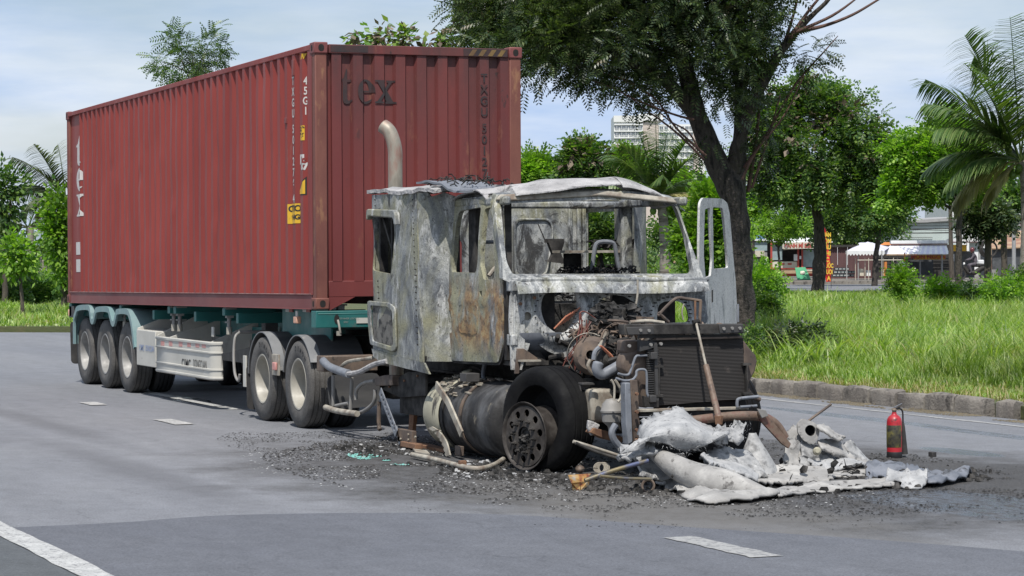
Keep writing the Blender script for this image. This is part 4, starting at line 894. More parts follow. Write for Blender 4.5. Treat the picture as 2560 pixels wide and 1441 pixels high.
MB().plate([(1.78, 0.97), (1.78, 2.50), (3.2, 2.5), (3.2, 0.9)], [sw2], sside(2.44, -1), (0, -0.022, 0), 0.12).build('sleeper_side_panel', bIn, trk, smooth=40)
pr_o = rnd([(1.56, 1.66), (1.56, 2.29), (1.98, 2.29), (2.02, 2.15), (1.93, 1.66)], 0.09)
def rw(y, z): return (1.80+0.02*noise.noise(Vector((y*4, z*4, 1))), y, z)
MB().plate([(0.04, 0.96), (0.04, 2.48), (2.42, 2.48), (2.42, 0.96)], [rr(0.35, 1.65, 1.0, 2.1, 0.1)], rw, (0.02, 0, 0), 0.12).build('sleeper_rear_wall', bIn, trk, smooth=40)
def ring(p, k, fn, h):
    c = sum((Vector(q) for q in p), Vector((0, 0)))/len(p); return MB().plate(p, [[tuple(c+(Vector(q)-c)*k) for q in p]], fn, h, 0.3)
ring([(y, z) for y, z in pr_o], 0.9, lambda y, z: (1.83, y, z), (0.035, 0, 0)).build('wall_pressing', bIn, trk, bev=0.01)
MB().plate(pr_o, [], lambda y, z: (1.835, y, z), (0.008, 0, 0), 0.1).build('wall_pressing', burnt('burnt_blue_panel', ash=0.1, rust=0.02, soot=0.5, yellow=0.0, seed=71), trk)
for y in (2.2, 2.3, 2.36): MB().bx(1.82, 1.87, y-0.02, y+0.02, 1.0, 2.45).build('wall_rib', bIn, trk, bev=0.01)
for x in (2.62, 2.80): MB().bx(x, x+0.07, 2.36, 2.42, 1.0, 2.42).build('wall_rib', bIn, trk, bev=0.01)
MB().bx(1.80, 4.92, 0.27, 2.18, 0.90, 0.94).bx(1.80, 3.3, 0.03, 2.41, 0.90, 0.935).build('cab_floor', mSoot, trk)
# skirt below the sleeper, window awning, louvred hatch
sk = poly([(929, 872), (1000, 893), (1058, 908), (1068, 936), (1000, 919), (950, 906), (932, 893)], 'Y', -0.01, 'X', 'Z')
MB().plate(sk, [], lambda x, z: (x, -0.01+0.12*max(0, 0.93-z), z), (0, 0.02, 0), 0.1).build('sleeper_skirt', bFair, trk, smooth=40)
p0 = on(919, 528, 'Y', -0.04); p1 = on(990, 530, 'Y', -0.04)
aw = MB(); aw.prism(rnd([(p0.x+0.0, p0.z-0.09), (p0.x+0.0, p0.z+0.0), (p0.x+0.04, p0.z+0.02), (p1.x-0.04, p1.z+0.02), (p1.x+0.01, p1.z-0.02), (p1.x+0.02, p1.z-0.13), (p1.x-0.02, p1.z-0.13), (p1.x-0.05, p1.z-0.06), (p0.x+0.05, p0.z-0.05), (p0.x+0.03, p0.z-0.09)], 0.03), lambda x, z: (x, 0.0, z), (0, -0.06, 0))
aw.build('window_awning', bFair, trk, bev=0.012)
MB().bx(1.90, 1.94, 0.06, 0.14, 1.0, 2.4).bx(2.25, 2.29, 0.06, 0.3, 1.0, 2.4).bar((1.95, 0.1, 2.3), (2.4, 0.12, 1.7), 0.05, 0.03).build('inner_frame', mSoot, trk)
MB().bx(1.83, 2.9, 0.45, 0.47, 1.0, 2.35).build('locker_wall', mSoot, trk)
hp = rnd(poly([(921, 752), (975, 757), (990, 770), (993, 874), (985, 880), (928, 862), (922, 800)], 'Y', -0.01, 'X', 'Z'), 0.05)
ring(hp, 0.80, lambda x, z: (x, -0.004, z), (0, -0.022, 0)).build('hatch_frame', bSlp, trk, bev=0.008)
c = sum((Vector(q) for q in hp), Vector((0, 0)))/len(hp); hi_ = [tuple(c+(Vector(q)-c)*0.8) for q in hp]
hm = mat('hatch_mesh', (0.10, 0.095, 0.085), (0.16, 0.155, 0.14), 8, 0.8, spots=(0.02, 0.02, 0.02), spotscale=10, spotat=0.5, bmp=1.0, bscale=120)
MB().plate(hi_, [], lambda x, z: (x, -0.003, z), (0, 0.004, 0), 0.1).build('hatch_mesh', hm, trk)
b = MB()
for i in range(26):
    for u_ in (1030, 936): q = on(u_+i*0.5, 500+i*14.5, 'Y', -0.012); (b.cyl(q, q+Vector((0, 0.02, 0)), 0.007, n=6) if not (u_ == 936 and (528 < 500+i*14.5 < 700 or i > 17)) else None)
b.build('rivets', mSoot, trk, kind='stuff')
# curved fairing between sleeper and door, both sides
def fair(y0, s, m, nm):
    def f(a, b_):
        t = a*R(90); z = 0.885+(2.52-0.885)*b_; x = 3.18+0.30*math.sin(t)*(0.5+0.5*a); y = y0+s*0.26*(1-math.cos(t))
        if b_ > 0.92 and 0.45 < a: z -= 0.05*(b_-0.92)*12*abs(math.sin(a*4))
        w = wob((x*2, y*2, z*1.5), 1.0, 0.03); return (x+w.x*0.4, y+w.y*a, z+w.z*(b_ > 0.95))
    return MB().grid(f, 14, 26, (0.0, s*0.012, 0)).build(nm, m, trk, smooth=50)
fair(0.0, 1, bFair, 'sleeper_fairing'); fair(2.44, -1, bFair, 'sleeper_fairing')
MB().bx(3.28, 3.40, 0.27, 0.36, 0.93, 2.42).build('cab_pillar', mSoot, trk, bev=0.01); MB().bx(3.25, 3.45, 2.06, 2.18, 0.93, 2.42).build('cab_pillar', bIn, trk, bev=0.02)
[MB().bx(3.3, 4.7, y, y+0.09, 2.37, 2.45).build('roof_rail', bIn, trk, bev=0.02) for y in (0.27, 2.08)]
MB().bx(3.4, 3.5, 0.3, 2.12, 2.36, 2.43).build('roof_bow', bIn, trk, bev=0.02)
[MB().bx(1.8, 3.3, y, y+0.06, 2.44, 2.5).build('roof_rail', bIn, trk, bev=0.02) for y in (0.02, 2.36)]
# ashy remains of the roof
def slab(px, D, th, m, nm, am=0.02):
    P = [deep(u, v, D) for u, v in px]; P = [Vector((q.x, q.y)) for q in P]
    return P
def roof_l(a, b_):   # loose insulation lying along the sleeper roof edge
    x = 1.77+1.90*a; y = -0.02+0.75*b_; z = 2.545+0.012*math.sin(a*9)+0.022*noise.noise(Vector((x*5, y*5, 0)))-0.01*(b_ < 0.1)+0.03*b_-0.03*a
    return (x, y+0.03*noise.noise(Vector((x*6, 0, 1))), z)
MB().grid(roof_l, 40, 12, (0, 0, 0.035)).build('roof_remains', mAsh, trk, smooth=60)
def roof_m(a, b_):
    x = 3.02+1.0*a; y = 0.05+0.5*b_; z = 2.60+0.02*math.sin(a*4)-0.09*a*a; return (x, y, z+0.02*noise.noise(Vector((x*5, y*5, 3))))
MB().grid(roof_m, 14, 8, (0, 0, 0.02)).build('roof_sheet', mBlueG, trk, smooth=50)
def cap1(a, b_):     # front roof cap: rolled shell above the windscreen
    y = 0.26+1.28*a; s = b_*math.pi*0.62
    base = 2.455+0.115*math.sin(min(1, a*1.35)*math.pi/2); x = 4.62-0.10*(1-a)*3*(a < 0.12)-0.42*math.sin(s)*0-0.9*b_+0.10*math.sin(a*math.pi)
    z = base-0.02+0.10*math.sin(min(1, b_*3.2)*math.pi/2)-0.10*b_*b_; w = wob((x*2, y*2.2, z*2), 1.3, 0.035)
    return (x, y+w.y, z+w.z)
MB().grid(cap1, 36, 18, (0, 0, -0.012)).build('roof_cap', mAsh, trk, smooth=60)
def cap2(a, b_):
    y = 1.50+0.70*a; x = 4.68-0.70*b_-0.12*a
    z = 2.52+0.13*math.sin(min(1, b_*2.6+0.1)*math.pi/2)*(1-0.6*a)-0.19*a*a-0.01; w = wob((x*2, y*2.2, z*2), 1.3, 0.025)
    return (x, y+w.y, z+w.z)
MB().grid(cap2, 24, 16, (0, 0, -0.012)).build('roof_cap', mAsh, trk, smooth=60)
b = MB()
for i in range(70):
    x = random.uniform(3.0, 4.1); y = random.uniform(0.1, 0.7); p = Vector((x, y, 2.60+random.uniform(-0.01, 0.05)-0.06*max(0, x-3.5))); d = Vector((random.uniform(-1, 1), random.uniform(-1, 1), random.uniform(-0.2, 0.4))).normalized()*random.uniform(0.04, 0.14)
    b.tube([p, p+d*0.6+Vector((0, 0, 0.02)), p+d], 0.006, 4)
b.build('roof_wiring', mChar, trk, kind='stuff')
# windscreen frame
RK = 0.44
def fp(px): return [(lambda q: (q.y, q.z))(onp(u, v, (4.95, 1.2, 1.7), (1, 0, RK))) for u, v in px]
ff = lambda y, z: (4.95-RK*(z-1.7)+0.05*math.cos((y-1.22)*1.4)-0.04, y, z)
fo = fp([(1262, 700), (1258, 650), (1247, 580), (1238, 510), (1244, 488), (1300, 482), (1500, 476), (1620, 481), (1685, 494), (1698, 516), (1730, 610), (1764, 698), (1764, 710), (1500, 712), (1290, 712)])
fh = rnd(fp([(1287, 691), (1269, 655), (1255, 518), (1266, 509), (1500, 500), (1664, 502), (1692, 515), (1722, 600), (1739, 690)]), 0.05)
MB().plate(fo, [fh], ff, (-0.09, 0, 0.02), 0.08).build('windscreen_frame', bFront, trk, smooth=40, bev=0.012)
hd = fp([(1240, 502), (1250, 489), (1500, 479), (1680, 497), (1694, 511), (1500, 492), (1262, 505)])
MB().prism(hd, ff, (0.035, 0, 0.012)).build('header_lip', mPale, trk, bev=0.012)
MB().prism(fp([(1292, 694), (1500, 693), (1762, 694), (1764, 704), (1500, 706), (1290, 706)]), lambda y, z: (4.96, y, z), (0.10, 0, 0)).build('cowl', bFront, trk, bev=0.015)
MB().grid(lambda a, q: (5.05+0.07*math.sin(q*1.5)+0.012*noise.noise(Vector((a*9, q, 1))), 0.25+1.93*a, 1.672-0.115*q+0.01*math.sin(a*7)), 40, 6, (-0.015, 0, 0)).build('cowl_slope', bFront, trk, smooth=50)
for u0 in (1452, 1527):
    p = on(u0, 515, 'X', 4.55); MB().bar(p, p+Vector((-0.22, 0.02, -0.02)), 0.06, 0.015).build('visor_bracket', mPale, trk)
# firewall with its three openings
FX = 4.95
def fw_(px): return poly(px, 'X', FX, 'Y', 'Z')
fo = fw_([(1283, 702), (1762, 702), (1768, 800), (1764, 816), (1612, 816), (1603, 785), (1588, 757), (1560, 741), (1530, 737), (1500, 748), (1482, 775), (1468, 840), (1445, 880), (1425, 906), (1398, 890), (1368, 878), (1345, 862), (1325, 855), (1318, 880), (1305, 925), (1278, 925), (1274, 800), (1275, 740)])
pod = rnd(fw_([(1353, 732), (1432, 728), (1443, 770), (1432, 810), (1412, 832), (1390, 834), (1362, 812), (1350, 775)]), 0.06)
pr2 = rnd(fw_([(1645, 764), (1660, 754), (1700, 753), (1718, 768), (1724, 806), (1640, 808)]), 0.05)
def ell(u, v, ru, rv, n=12): return fw_([(u+ru*math.cos(2*math.pi*i/n), v+rv*math.sin(2*math.pi*i/n)) for i in range(n)])
hs = [pod, pr2, ell(1317, 791, 8, 11), ell(1372, 719, 3, 3), ell(1303, 740, 3, 3), ell(1706, 714, 3, 3), ell(1592, 728, 5, 3)]
pc = Vector(ell(1393, 782, 1, 1)[0]); ac = Vector(ell(1545, 800, 1, 1)[0])
def ffire(y, z):
    d = (Vector((y, z))-pc).length; e = (Vector((y, z))-ac).length
    x = FX+0.055*math.exp(-((d-0.25)/0.05)**2)+0.05*math.exp(-((e-0.33)/0.05)**2)
    return (x+0.02*noise.noise(Vector((y*5, z*5, 2)))+0.03*math.exp(-((z-1.60)/0.04)**2), y, z)
MB().plate(fo, hs, ffire, (-0.02, 0, 0), 0.03).build('firewall', bFire, trk, smooth=50)
for u, v in ((1292, 712), (1445, 722), (1510, 700), (1600, 706), (1728, 712), (1745, 726), (1300, 760), (1335, 745)):
    p = on(u, v, 'X', 5.03); MB().cyl(p, p+Vector((0.02, 0, 0)), 0.016, n=8).build('bolt', mRust, trk)
b = MB()
for cx_, cy_, ru, rv, a0, a1 in ((1394, 782, 52, 60, 0, 360), (1545, 810, 80, 76, 185, 340), (1684, 785, 50, 42, 150, 390)):
    for a in range(a0, a1, 14):
        p = on(cx_+ru*math.cos(R(a)), cy_+rv*math.sin(R(a)), 'X', 5.06); b.cyl(p-Vector((0.09, 0, 0)), p+Vector((-0.035, 0, 0)), 0.006, n=6)
b.build('bolt_heads', mSoot, trk, kind='stuff')
# heater matrix in the left opening
p = on(1395, 805, 'X', 4.9); b = MB()
for i in range(7): q = p+Vector((0.05, -0.06+0.022*i, -0.03+0.012*i)); b = MB().bar(q+Vector((0, 0, -0.03)), q+Vector((0.06, 0.10, 0.09)), 0.03, 0.012).build('heater_fin', mCop, trk)
MB().bx(4.80, 4.86, 0.30, 0.72, 1.15, 1.65).build('heater_box', mSoot, trk); MB().bx(4.7, 4.76, 1.35, 2.0, 1.2, 1.6).build('pedal_plate', mSoot, trk)
MB().bx(4.86, 4.93, 0.36, 0.50, 1.22, 1.45).build('duct', mPale, trk, bev=0.01)
# footwell humps below the firewall
def foot(a, b_):
    y = 0.30+0.52*a; s = b_*R(80); return (4.55+0.42*math.sin(s)+0.05*math.sin(a*3.1), y, 0.93+0.30*math.cos(s)*0+0.30*(1-b_)**1.2)
MB().grid(lambda a, b_: (4.97-0.30*b_**2+0.04*math.sin(a*3.1), 0.32+0.42*a, 1.20-0.27*b_), 10, 10, (-0.01, 0, 0)).build('footwell', mBlueG, trk, smooth=60)
fb_ = fw_([(1318, 860), (1350, 866), (1372, 905), (1360, 930), (1300, 935)]); MB().plate(fb_, [], lambda y, z: (FX-0.05, y, z), (-0.02, 0, 0), 0.1).build('footwell_side', mSoot, trk)
br = poly([(1294, 872), (1310, 872), (1345, 896), (1340, 904), (1303, 905), (1298, 935), (1288, 935)], 'X', 5.15, 'Y', 'Z')
MB().prism(br, lambda y, z: (5.15, y, z), (-0.03, 0, 0)).build('step_bracket', mBrown, trk, bev=0.004)
p = on(1322, 902, 'X', 5.17); MB().bx(5.10, 5.22, p.y-0.10, p.y+0.10, p.z-0.008, p.z+0.008).build('bracket_lip', mPale, trk)
# right door (closed)
do = rnd(poly([(1122, 560), (1130, 515), (1146, 497), (1228, 488), (1240, 500), (1250, 580), (1262, 690), (1264, 760), (1263, 868), (1251, 907), (1134, 902), (1120, 840), (1117, 740), (1118, 640)], 'Y', 0.25, 'X', 'Z'), 0.05)
dw = rnd(poly([(1141, 528), (1199, 518), (1197, 683), (1137, 681), (1136, 600)], 'Y', 0.25, 'X', 'Z'), 0.04)
dv = rnd(poly([(1207, 522), (1222, 518), (1230, 560), (1242, 650), (1240, 698), (1218, 700), (1206, 660)], 'Y', 0.25, 'X', 'Z'), 0.03)
dh = rnd(poly([(1125, 778), (1135, 776), (1138, 790), (1138, 832), (1128, 832)], 'Y', 0.25, 'X', 'Z'), 0.02)
dk = rnd(poly([(1206, 728), (1212, 727), (1213, 740), (1207, 741)], 'Y', 0.25, 'X', 'Z'), 0.01)
zb_ = X2(1190, 751, 'Y', 0.25, 'X', 'Z')[1]
def fd(x, z): return (x, 0.25-0.035*math.cos((z-1.35)*1.6)+0.03*max(0, z-1.75)+0.026*noise.noise(Vector((x*2.6, z*2.6, 7)))+0.009*noise.noise(Vector((x*8, z*8, 7)))-0.012*math.exp(-((z-zb_)/0.02)**2), z)
cd_ = sum((Vector(q) for q in do), Vector((0, 0)))/len(do); og = [tuple(cd_+(Vector(q)-cd_)*1.028) for q in do]
MB().plate(og, [[tuple(cd_+(Vector(q)-cd_)*0.93) for q in do]], lambda x, z: (x, fd(x, z)[1]+0.012, z), (0, 0.02, 0), 0.1).build('door_aperture', mSoot, trk)
MB().bx(3.62, 3.80, 0.36, 0.42, 1.68, 2.40).build('inner_pillar', mSoot, trk); MB().bx(4.42, 4.46, 0.40, 0.46, 1.68, 2.40).build('inner_pillar', mSoot, trk)
MB().plate(do, [dw, dv, dh, dk], fd, (0, 0.045, 0), 0.055).build('door', bDoor, trk, smooth=50, bev=0.008, label='closed right door stained with rust')
MB().plate([(p[0]*0.995+0.02, p[1]) for p in dh], [], lambda x, z: (x, 0.29, z), (0, 0.01, 0), 0.2).build('handle_recess', mSoot, trk)
pn = poly([(1150, 760), (1193, 762), (1193, 835), (1152, 832)], 'Y', 0.22, 'X', 'Z'); ring(rnd(pn, 0.04), 0.95, lambda x, z: fd(x, z-0.0), (0, -0.005, 0)).build('door_pressing', bDoor, trk)
for v in (715, 850):
    p = on(1272, v, 'Y', 0.26); MB().bx(p.x-0.03, p.x+0.12, 0.24, 0.30, p.z-0.05, p.z+0.05).build('door_hinge', bFire, trk, bev=0.008)
MB().bx(4.80, 4.86, 0.24, 0.29, 0.95, 1.7).build('hinge_pillar', mSoot, trk); MB().bx(4.90, 4.97, 0.27, 0.38, 0.95, 1.7).build('hinge_pillar', bFire, trk, bev=0.01)
# left door, swung open
HD = Vector((4.86, 2.17)); da = R(38); dd = Vector((-math.cos(da), math.sin(da))); dn = (math.sin(da), math.cos(da), 0)
def ld(px):
    o = []
    for u, v in px: q = onp(u, v, (HD.x, HD.y, 1), dn); o.append(((Vector((q.x, q.y))-HD).dot(dd), q.z))
    return o
lo = rnd(ld([(1752, 700), (1750, 508), (1757, 495), (1805, 497), (1818, 508), (1826, 540), (1836, 630), (1844, 700), (1847, 780), (1845, 814), (1790, 850), (1766, 850), (1760, 760)]), 0.05)
l1 = rnd(ld([(1763, 524), (1775, 519), (1777, 560), (1784, 650), (1782, 690), (1768, 695), (1763, 640)]), 0.03)
l2 = rnd(ld([(1782, 518), (1806, 520), (1813, 560), (1822, 640), (1824, 670), (1788, 673), (1786, 600)]), 0.04)
def fl(s_, z): return (HD.x+dd.x*s_-0.012*noise.noise(Vector((s_*2, z*2, 3))), HD.y+dd.y*s_+0.02*math.cos(z*2), z)
MB().plate(lo, [l1, l2], fl, (dn[0]*-0.022, dn[1]*-0.022, 0), 0.07).build('door', bLD, trk, smooth=50, bev=0.008, label='open left door in pale grey, lightened as if sunlit')
p = ld([(1785, 738)])[0]; MB().prism([(p[0]-0.02, p[1]-0.07), (p[0]+0.02, p[1]-0.07), (p[0]+0.02, p[1]+0.05), (p[0]-0.02, p[1]+0.05)], lambda s_, z: (fl(s_, z)[0]+0.006*dn[0], fl(s_, z)[1]+0.006*dn[1], z), (0.003, 0, 0)).build('lock_slot', mHole, trk, smooth=0)
a_, c_ = ld([(1841, 760)])[0], ld([(1841, 805)])[0]; MB().tube([fl(a_[0]-0.05, a_[1])+Vector((0, 0, 0)) if False else Vector(fl(a_[0]-0.04, a_[1]))+Vector((0.04, 0.02, 0)), Vector(fl(c_[0]-0.04, c_[1]))+Vector((0.04, 0.02, 0))], 0.014, 8).build('door_handle', mBlueG, trk)
# things left inside
p = on(1490, 622, 'X', 2.5); q = on(1545, 626, 'X', 2.5)
sh = [on(u, v, 'X', 2.3) for u, v in ((1440, 620), (1470, 628), (1600, 632), (1600, 622))]
zz = on(1520, 626, 'X', 3.2).z
MB().bx(2.95, 3.4, 1.52, 2.12, zz-0.025, zz).build('bunk_board', mPale, trk)
MB().bx(3.0, 3.03, 1.62, 1.80, zz-0.28, zz-0.03).build('bunk_support', mSoot, trk)
T = lambda px, X, r, m, nm, n=8, par=None: MB().tube(arc([on(u, v, 'X', X) for u, v in px], 5), r, n).build(nm, m, par or trk)
T([(1478, 690), (1484, 640), (1490, 612), (1505, 605), (1530, 607), (1537, 618), (1545, 660), (1552, 690)], 3.4, 0.022, mBlueG, 'seat_tube')
for px in ([(1450, 688), (1560, 664)], [(1440, 680), (1555, 684)], [(1470, 692), (1545, 672)], [(1500, 640), (1515, 690)]): T(px, 3.3, 0.016, mSoot, 'seat_frame')
b = MB()
for i in range(140):
    p = on(random.uniform(1500, 1590), random.uniform(606, 622), 'X', 3.2)+Vector((random.uniform(-0.2, 0.2), 0, 0)); q = p+Vector((random.uniform(-.07, .07), random.uniform(-.09, .09), random.uniform(-.03, .05))); b.tube([p, (p+q)/2+Vector((0, 0, .02)), q], 0.008, 4)
for i in range(160):
    p = on(random.uniform(1430, 1565), random.uniform(672, 694), 'X', 3.5)+Vector((random.uniform(-0.5, 0.3), 0, 0)); q = p+Vector((random.uniform(-.1, .1), random.uniform(-.1, .1), random.uniform(-.03, .05))); b.tube([p, (p+q)/2+Vector((0, 0, .02)), q], 0.008, 4)
b.build('burnt_seat_springs', mChar, trk, kind='stuff')
p = on(1383, 600, 'X', 2.2); MB().bx(2.20, 2.30, p.y-0.10, p.y+0.08, p.z-0.03, p.z+0.01).prism([(-0.10, 0), (0.08, 0), (0.04, -0.12), (0.09, -0.22), (-0.09, -0.2), (-0.05, -0.12)], lambda y, z: (2.25, p.y+y, p.z-0.025+z), (0.06, 0, 0)).build('wall_bracket', mSoot, trk)
T([(1345, 560), (1362, 600)], 2.3, 0.006, mSoot, 'wall_cable'); T([(1178, 690), (1190, 640), (1200, 610), (1240, 606), (1245, 615)], 3.6, 0.018, mBlueG, 'seat_tube')
T([(1222, 690), (1245, 665), (1255, 692)], 4.3, 0.02, mPale, 'seat_frame')
MB().bx(3.2, 4.5, 0.5, 2.0, 0.94, 1.45).build('seat_remains', mChar, trk)
b = MB()
for i in range(200):
    p = Vector((random.uniform(3.0, 4.7), random.uniform(0.5, 2.0), random.uniform(1.44, 1.6))); b.tube([p, p+Vector((random.uniform(-.12, .12), random.uniform(-.12, .12), random.uniform(-.03, .06)))], 0.008, 4)
b.build('burnt_wiring', mChar, trk, kind='stuff')
# exhaust stack
pts = [(1.5, 0.42, 0.35), (1.5, 0.42, 2.9)]; tb = on(988, 400, 'X', 1.5)
xs = tb.y
mStack = mat('exhaust_stack', (0.15, 0.13, 0.10), (0.30, 0.27, 0.22), 4, 0.5, c3=(0.26, 0.12, 0.09), stretch=(1, 1, 0.4), metal=0.3)
st_ = MB().tube(arc([Vector((1.5, xs, 0.5)), Vector((1.5, xs, 1.8)), Vector((1.5, xs, 2.80)), Vector((1.5, xs, 2.98)), Vector((1.49, xs-0.02, 3.10)), Vector((1.46, xs-0.055, 3.20)), Vector((1.41, xs-0.10, 3.25))], 5), 0.075, 20, caps=False).build('exhaust_stack', mStack, trk, smooth=60)
md = st_.modifiers.new('s', 'SOLIDIFY'); md.thickness = 0.006
# --- engine bay
MB().bx(5.15, 6.45, 0.92, 1.50, 0.62, 1.10).build('engine_block', mSoot, trk, bev=0.03); MB().bx(5.0, 6.4, 0.98, 1.42, 1.10, 1.30).build('cylinder_head', mChar, trk, bev=0.03)
for i in range(6): MB().cyl((5.15+0.21*i, 1.05, 1.28), (5.15+0.21*i, 1.05, 1.36), 0.035, n=8).build('injector', mBrown, trk)
b = MB()
for i in range(380):
    p = Vector((random.uniform(5.0, 6.6), random.uniform(0.62, 1.65), random.uniform(0.80, 1.22))); s_ = random.uniform(0.015, 0.05); m_ = Matrix.Translation(p) @ Matrix.Rotation(random.uniform(0, 3), 4, (random.random(), random.random(), random.random()+.1))
    if i % 3: b.bx(-s_, s_, -s_*0.7, s_*0.7, -s_*0.5, s_*0.5, m_)
    else: b.cyl(m_ @ Vector((-s_*1.5, 0, 0)), m_ @ Vector((s_*1.5, 0, 0)), s_*0.5, n=8)
b.build('engine_fittings', mSoot, trk, kind='stuff')
b = MB()
for i in range(150):
    p = Vector((random.uniform(5.2, 6.7), random.uniform(0.6, 1.6), random.uniform(1.12, 1.27))); q = p+Vector((random.uniform(-.2, .2), random.uniform(-.2, .2), random.uniform(-.12, .06))); b.tube(arc([p, (p+q)/2+Vector((0, 0, .04)), q], 3), random.choice((0.005, 0.009, 0.014)), 5)
b.build('engine_pipes', mBrown, trk, kind='stuff')
b = MB()
for i in range(170):
    p = on(random.uniform(1482, 1596), random.uniform(765, 812), 'X', random.uniform(5.0, 5.9)); s_ = random.uniform(0.01, 0.035); m_ = Matrix.Translation(p) @ Matrix.Rotation(random.uniform(0, 3), 4, (random.random(), random.random(), random.random()+.1)); b.bx(-s_*1.4, s_*1.4, -s_, s_, -s_*.3, s_*.3, m_)
b.build('burnt_debris', mChar, trk, kind='stuff')
p = on(1530, 770, 'X', 5.2); MB().bx(5.15, 5.25, p.y-0.11, p.y+0.10, p.z-0.025, p.z+0.025, Matrix.Identity(4)).build('bracket_plate', mPale, trk)
for px, X, r, m, nm in (
    ([(1453, 800), (1449, 785), (1458, 779), (1472, 785), (1490, 798)], 5.6, 0.006, mWire, 'wire'), ([(1449, 790), (1448, 830), (1440, 870), (1436, 915), (1446, 945)], 5.6, 0.006, mWire, 'wire'),
    ([(1452, 785), (1455, 830), (1444, 880), (1432, 900)], 5.62, 0.005, mWire, 'wire'), ([(1430, 880), (1412, 905), (1404, 930)], 5.5, 0.005, mWire, 'wire'),
    ([(1446, 850), (1425, 890), (1410, 900)], 5.5, 0.004, mWire, 'wire'), ([(1500, 865), (1520, 885), (1535, 905)], 6.3, 0.008, mCop, 'wire'), ([(1503, 865), (1530, 890), (1537, 908)], 6.32, 0.007, mCop, 'wire'),
    ([(1515, 828), (1508, 850), (1500, 868)], 6.2, 0.026, mPale, 'hose'), ([(1500, 868), (1488, 880), (1484, 900)], 6.2, 0.022, mBlueG, 'hose'),
    ([(1476, 900), (1470, 915), (1478, 930), (1490, 938)], 6.3, 0.016, mPale, 'hose'),
    ([(1545, 934), (1560, 938), (1573, 935), (1582, 912), (1590, 892), (1602, 890), (1632, 888)], 6.85, 0.011, mBlueG, 'coolant_pipe'),
    ([(1540, 946), (1560, 952), (1580, 950), (1590, 940), (1592, 928), (1602, 924), (1614, 927), (1617, 945), (1618, 985), (1628, 996), (1640, 998)], 6.88, 0.011, mBlueG, 'coolant_pipe'),
    ([(1528, 950), (1536, 966), (1535, 1002)], 6.8, 0.010, mPale, 'coolant_pipe'), ([(1538, 950), (1552, 975), (1552, 995), (1545, 1005)], 6.82, 0.012, mPale, 'coolant_pipe'),
    ([(1594, 700), (1594, 735), (1588, 770), (1577, 800)], 5.6, 0.010, mPale, 'cable'),
    ([(1645, 790), (1668, 765), (1692, 746), (1720, 748), (1753, 753)], 6.5, 0.014, mBrown, 'linkage_rod'), ([(1646, 782), (1672, 806)], 6.5, 0.014, mBrown, 'linkage_rod'), ([(1752, 753), (1749, 805)], 6.55, 0.014, mBrown, 'linkage_rod'), ([(1738, 752), (1738, 808)], 6.55, 0.010, mRust, 'linkage_rod'),
    ([(1575, 806), (1620, 803), (1660, 808)], 6.5, 0.016, mPale, 'coolant_pipe'), ([(1520, 802), (1550, 803), (1570, 806)], 6.2, 0.012, mBrown, 'coolant_pipe'),
    ([(1710, 760), (1705, 780), (1708, 800)], 5.1, 0.008, mPale, 'cable')):
    T(px, X, r, m, nm)
for i in range(9):
    b0 = on(1452+random.uniform(-4, 30), 800+random.uniform(-5, 30), 'X', 5.6); b1 = on(1415+random.uniform(-5, 45), 890+random.uniform(0, 60), 'X', 5.6); MB().tube(arc([b0, (b0+b1)/2+Vector((0.05, random.uniform(-.08, .04), random.uniform(-.03, .05))), b1], 5), 0.0045, 5).build('wire', mWire, trk)
# turbocharger and its elbow
p = on(1482, 890, 'X', 5.95)
MB().lathe([(0.05, -0.09), (0.13, -0.085), (0.165, -0.05), (0.175, 0.0), (0.165, 0.05), (0.13, 0.085), (0.06, 0.09), (0.055, 0.14), (0.04, 0.14)], p, (0.8, -0.5, 0.1), 24).build('turbocharger', mBrown, trk)
MB().lathe([(0.19, -0.05), (0.195, 0.0), (0.185, 0.04)], p+Vector((-0.04, -0.02, 0.01)), (0.8, -0.5, 0.1), 20, 0.3, 3.6).build('heat_shield', mPale, trk)
MB().lathe([(0.03, -0.06), (0.10, -0.05), (0.115, 0.0), (0.09, 0.05), (0.03, 0.06)], on(1515, 895, 'X', 6.1), (0.7, 0.3, 0.4), 20).build('compressor_housing', mSoot, trk)
MB().tube(arc([on(u, v, 'X', 6.45) for u, v in ((1497, 905), (1493, 925), (1505, 937), (1530, 925), (1552, 912))], 5), [0.03]+[0.047]*19+[0.047], 14).build('intake_elbow', mBlueG, trk, smooth=60)
MB().cyl(on(1553, 912, 'X', 6.5), on(1570, 902, 'X', 6.6), 0.055, 0.06, 14).build('hose_clamp', mBrown, trk)
MB().lathe([(0.0, 0.10), (0.05, 0.09), (0.085, 0.05), (0.095, 0.0), (0.10, -0.005), (0.10, -0.02), (0.09, -0.03), (0.085, -0.10), (0.04, -0.14), (0.03, -0.18), (0, -0.18)], on(1530, 1025, 'X', 6.55), (0, 0, 1), 20).build('brake_chamber', mGreyS, trk)
p = on(1496, 1015, 'X', 6.1); MB().bx(5.95, 6.2, p.y-0.11, p.y+0.11, p.z-0.14, p.z+0.15).build('steering_box', mPale, trk, bev=0.03)
p = on(1460, 985, 'X', 6.0); MB().bx(5.98, 6.05, p.y-0.06, p.y+0.04, p.z-0.22, p.z+0.08).bx(5.95, 6.10, p.y-0.06, p.y+0.06, p.z+0.08, p.z+0.10).build('shock_bracket', mDarkS, trk, bev=0.004)
MB().cyl(on(1456, 965, 'X', 6.0), on(1462, 1050, 'X', 6.0), 0.045, n=12).build('shock_absorber', mGreyS, trk)
MB().prism(poly([(1470, 1068), (1500, 1075), (1545, 1092), (1540, 1106), (1498, 1096), (1462, 1080)], 'X', 6.3, 'Y', 'Z'), lambda y, z: (6.3, y, z), (0.12, 0, 0)).build('leaf_spring', mRust, trk, bev=0.005)
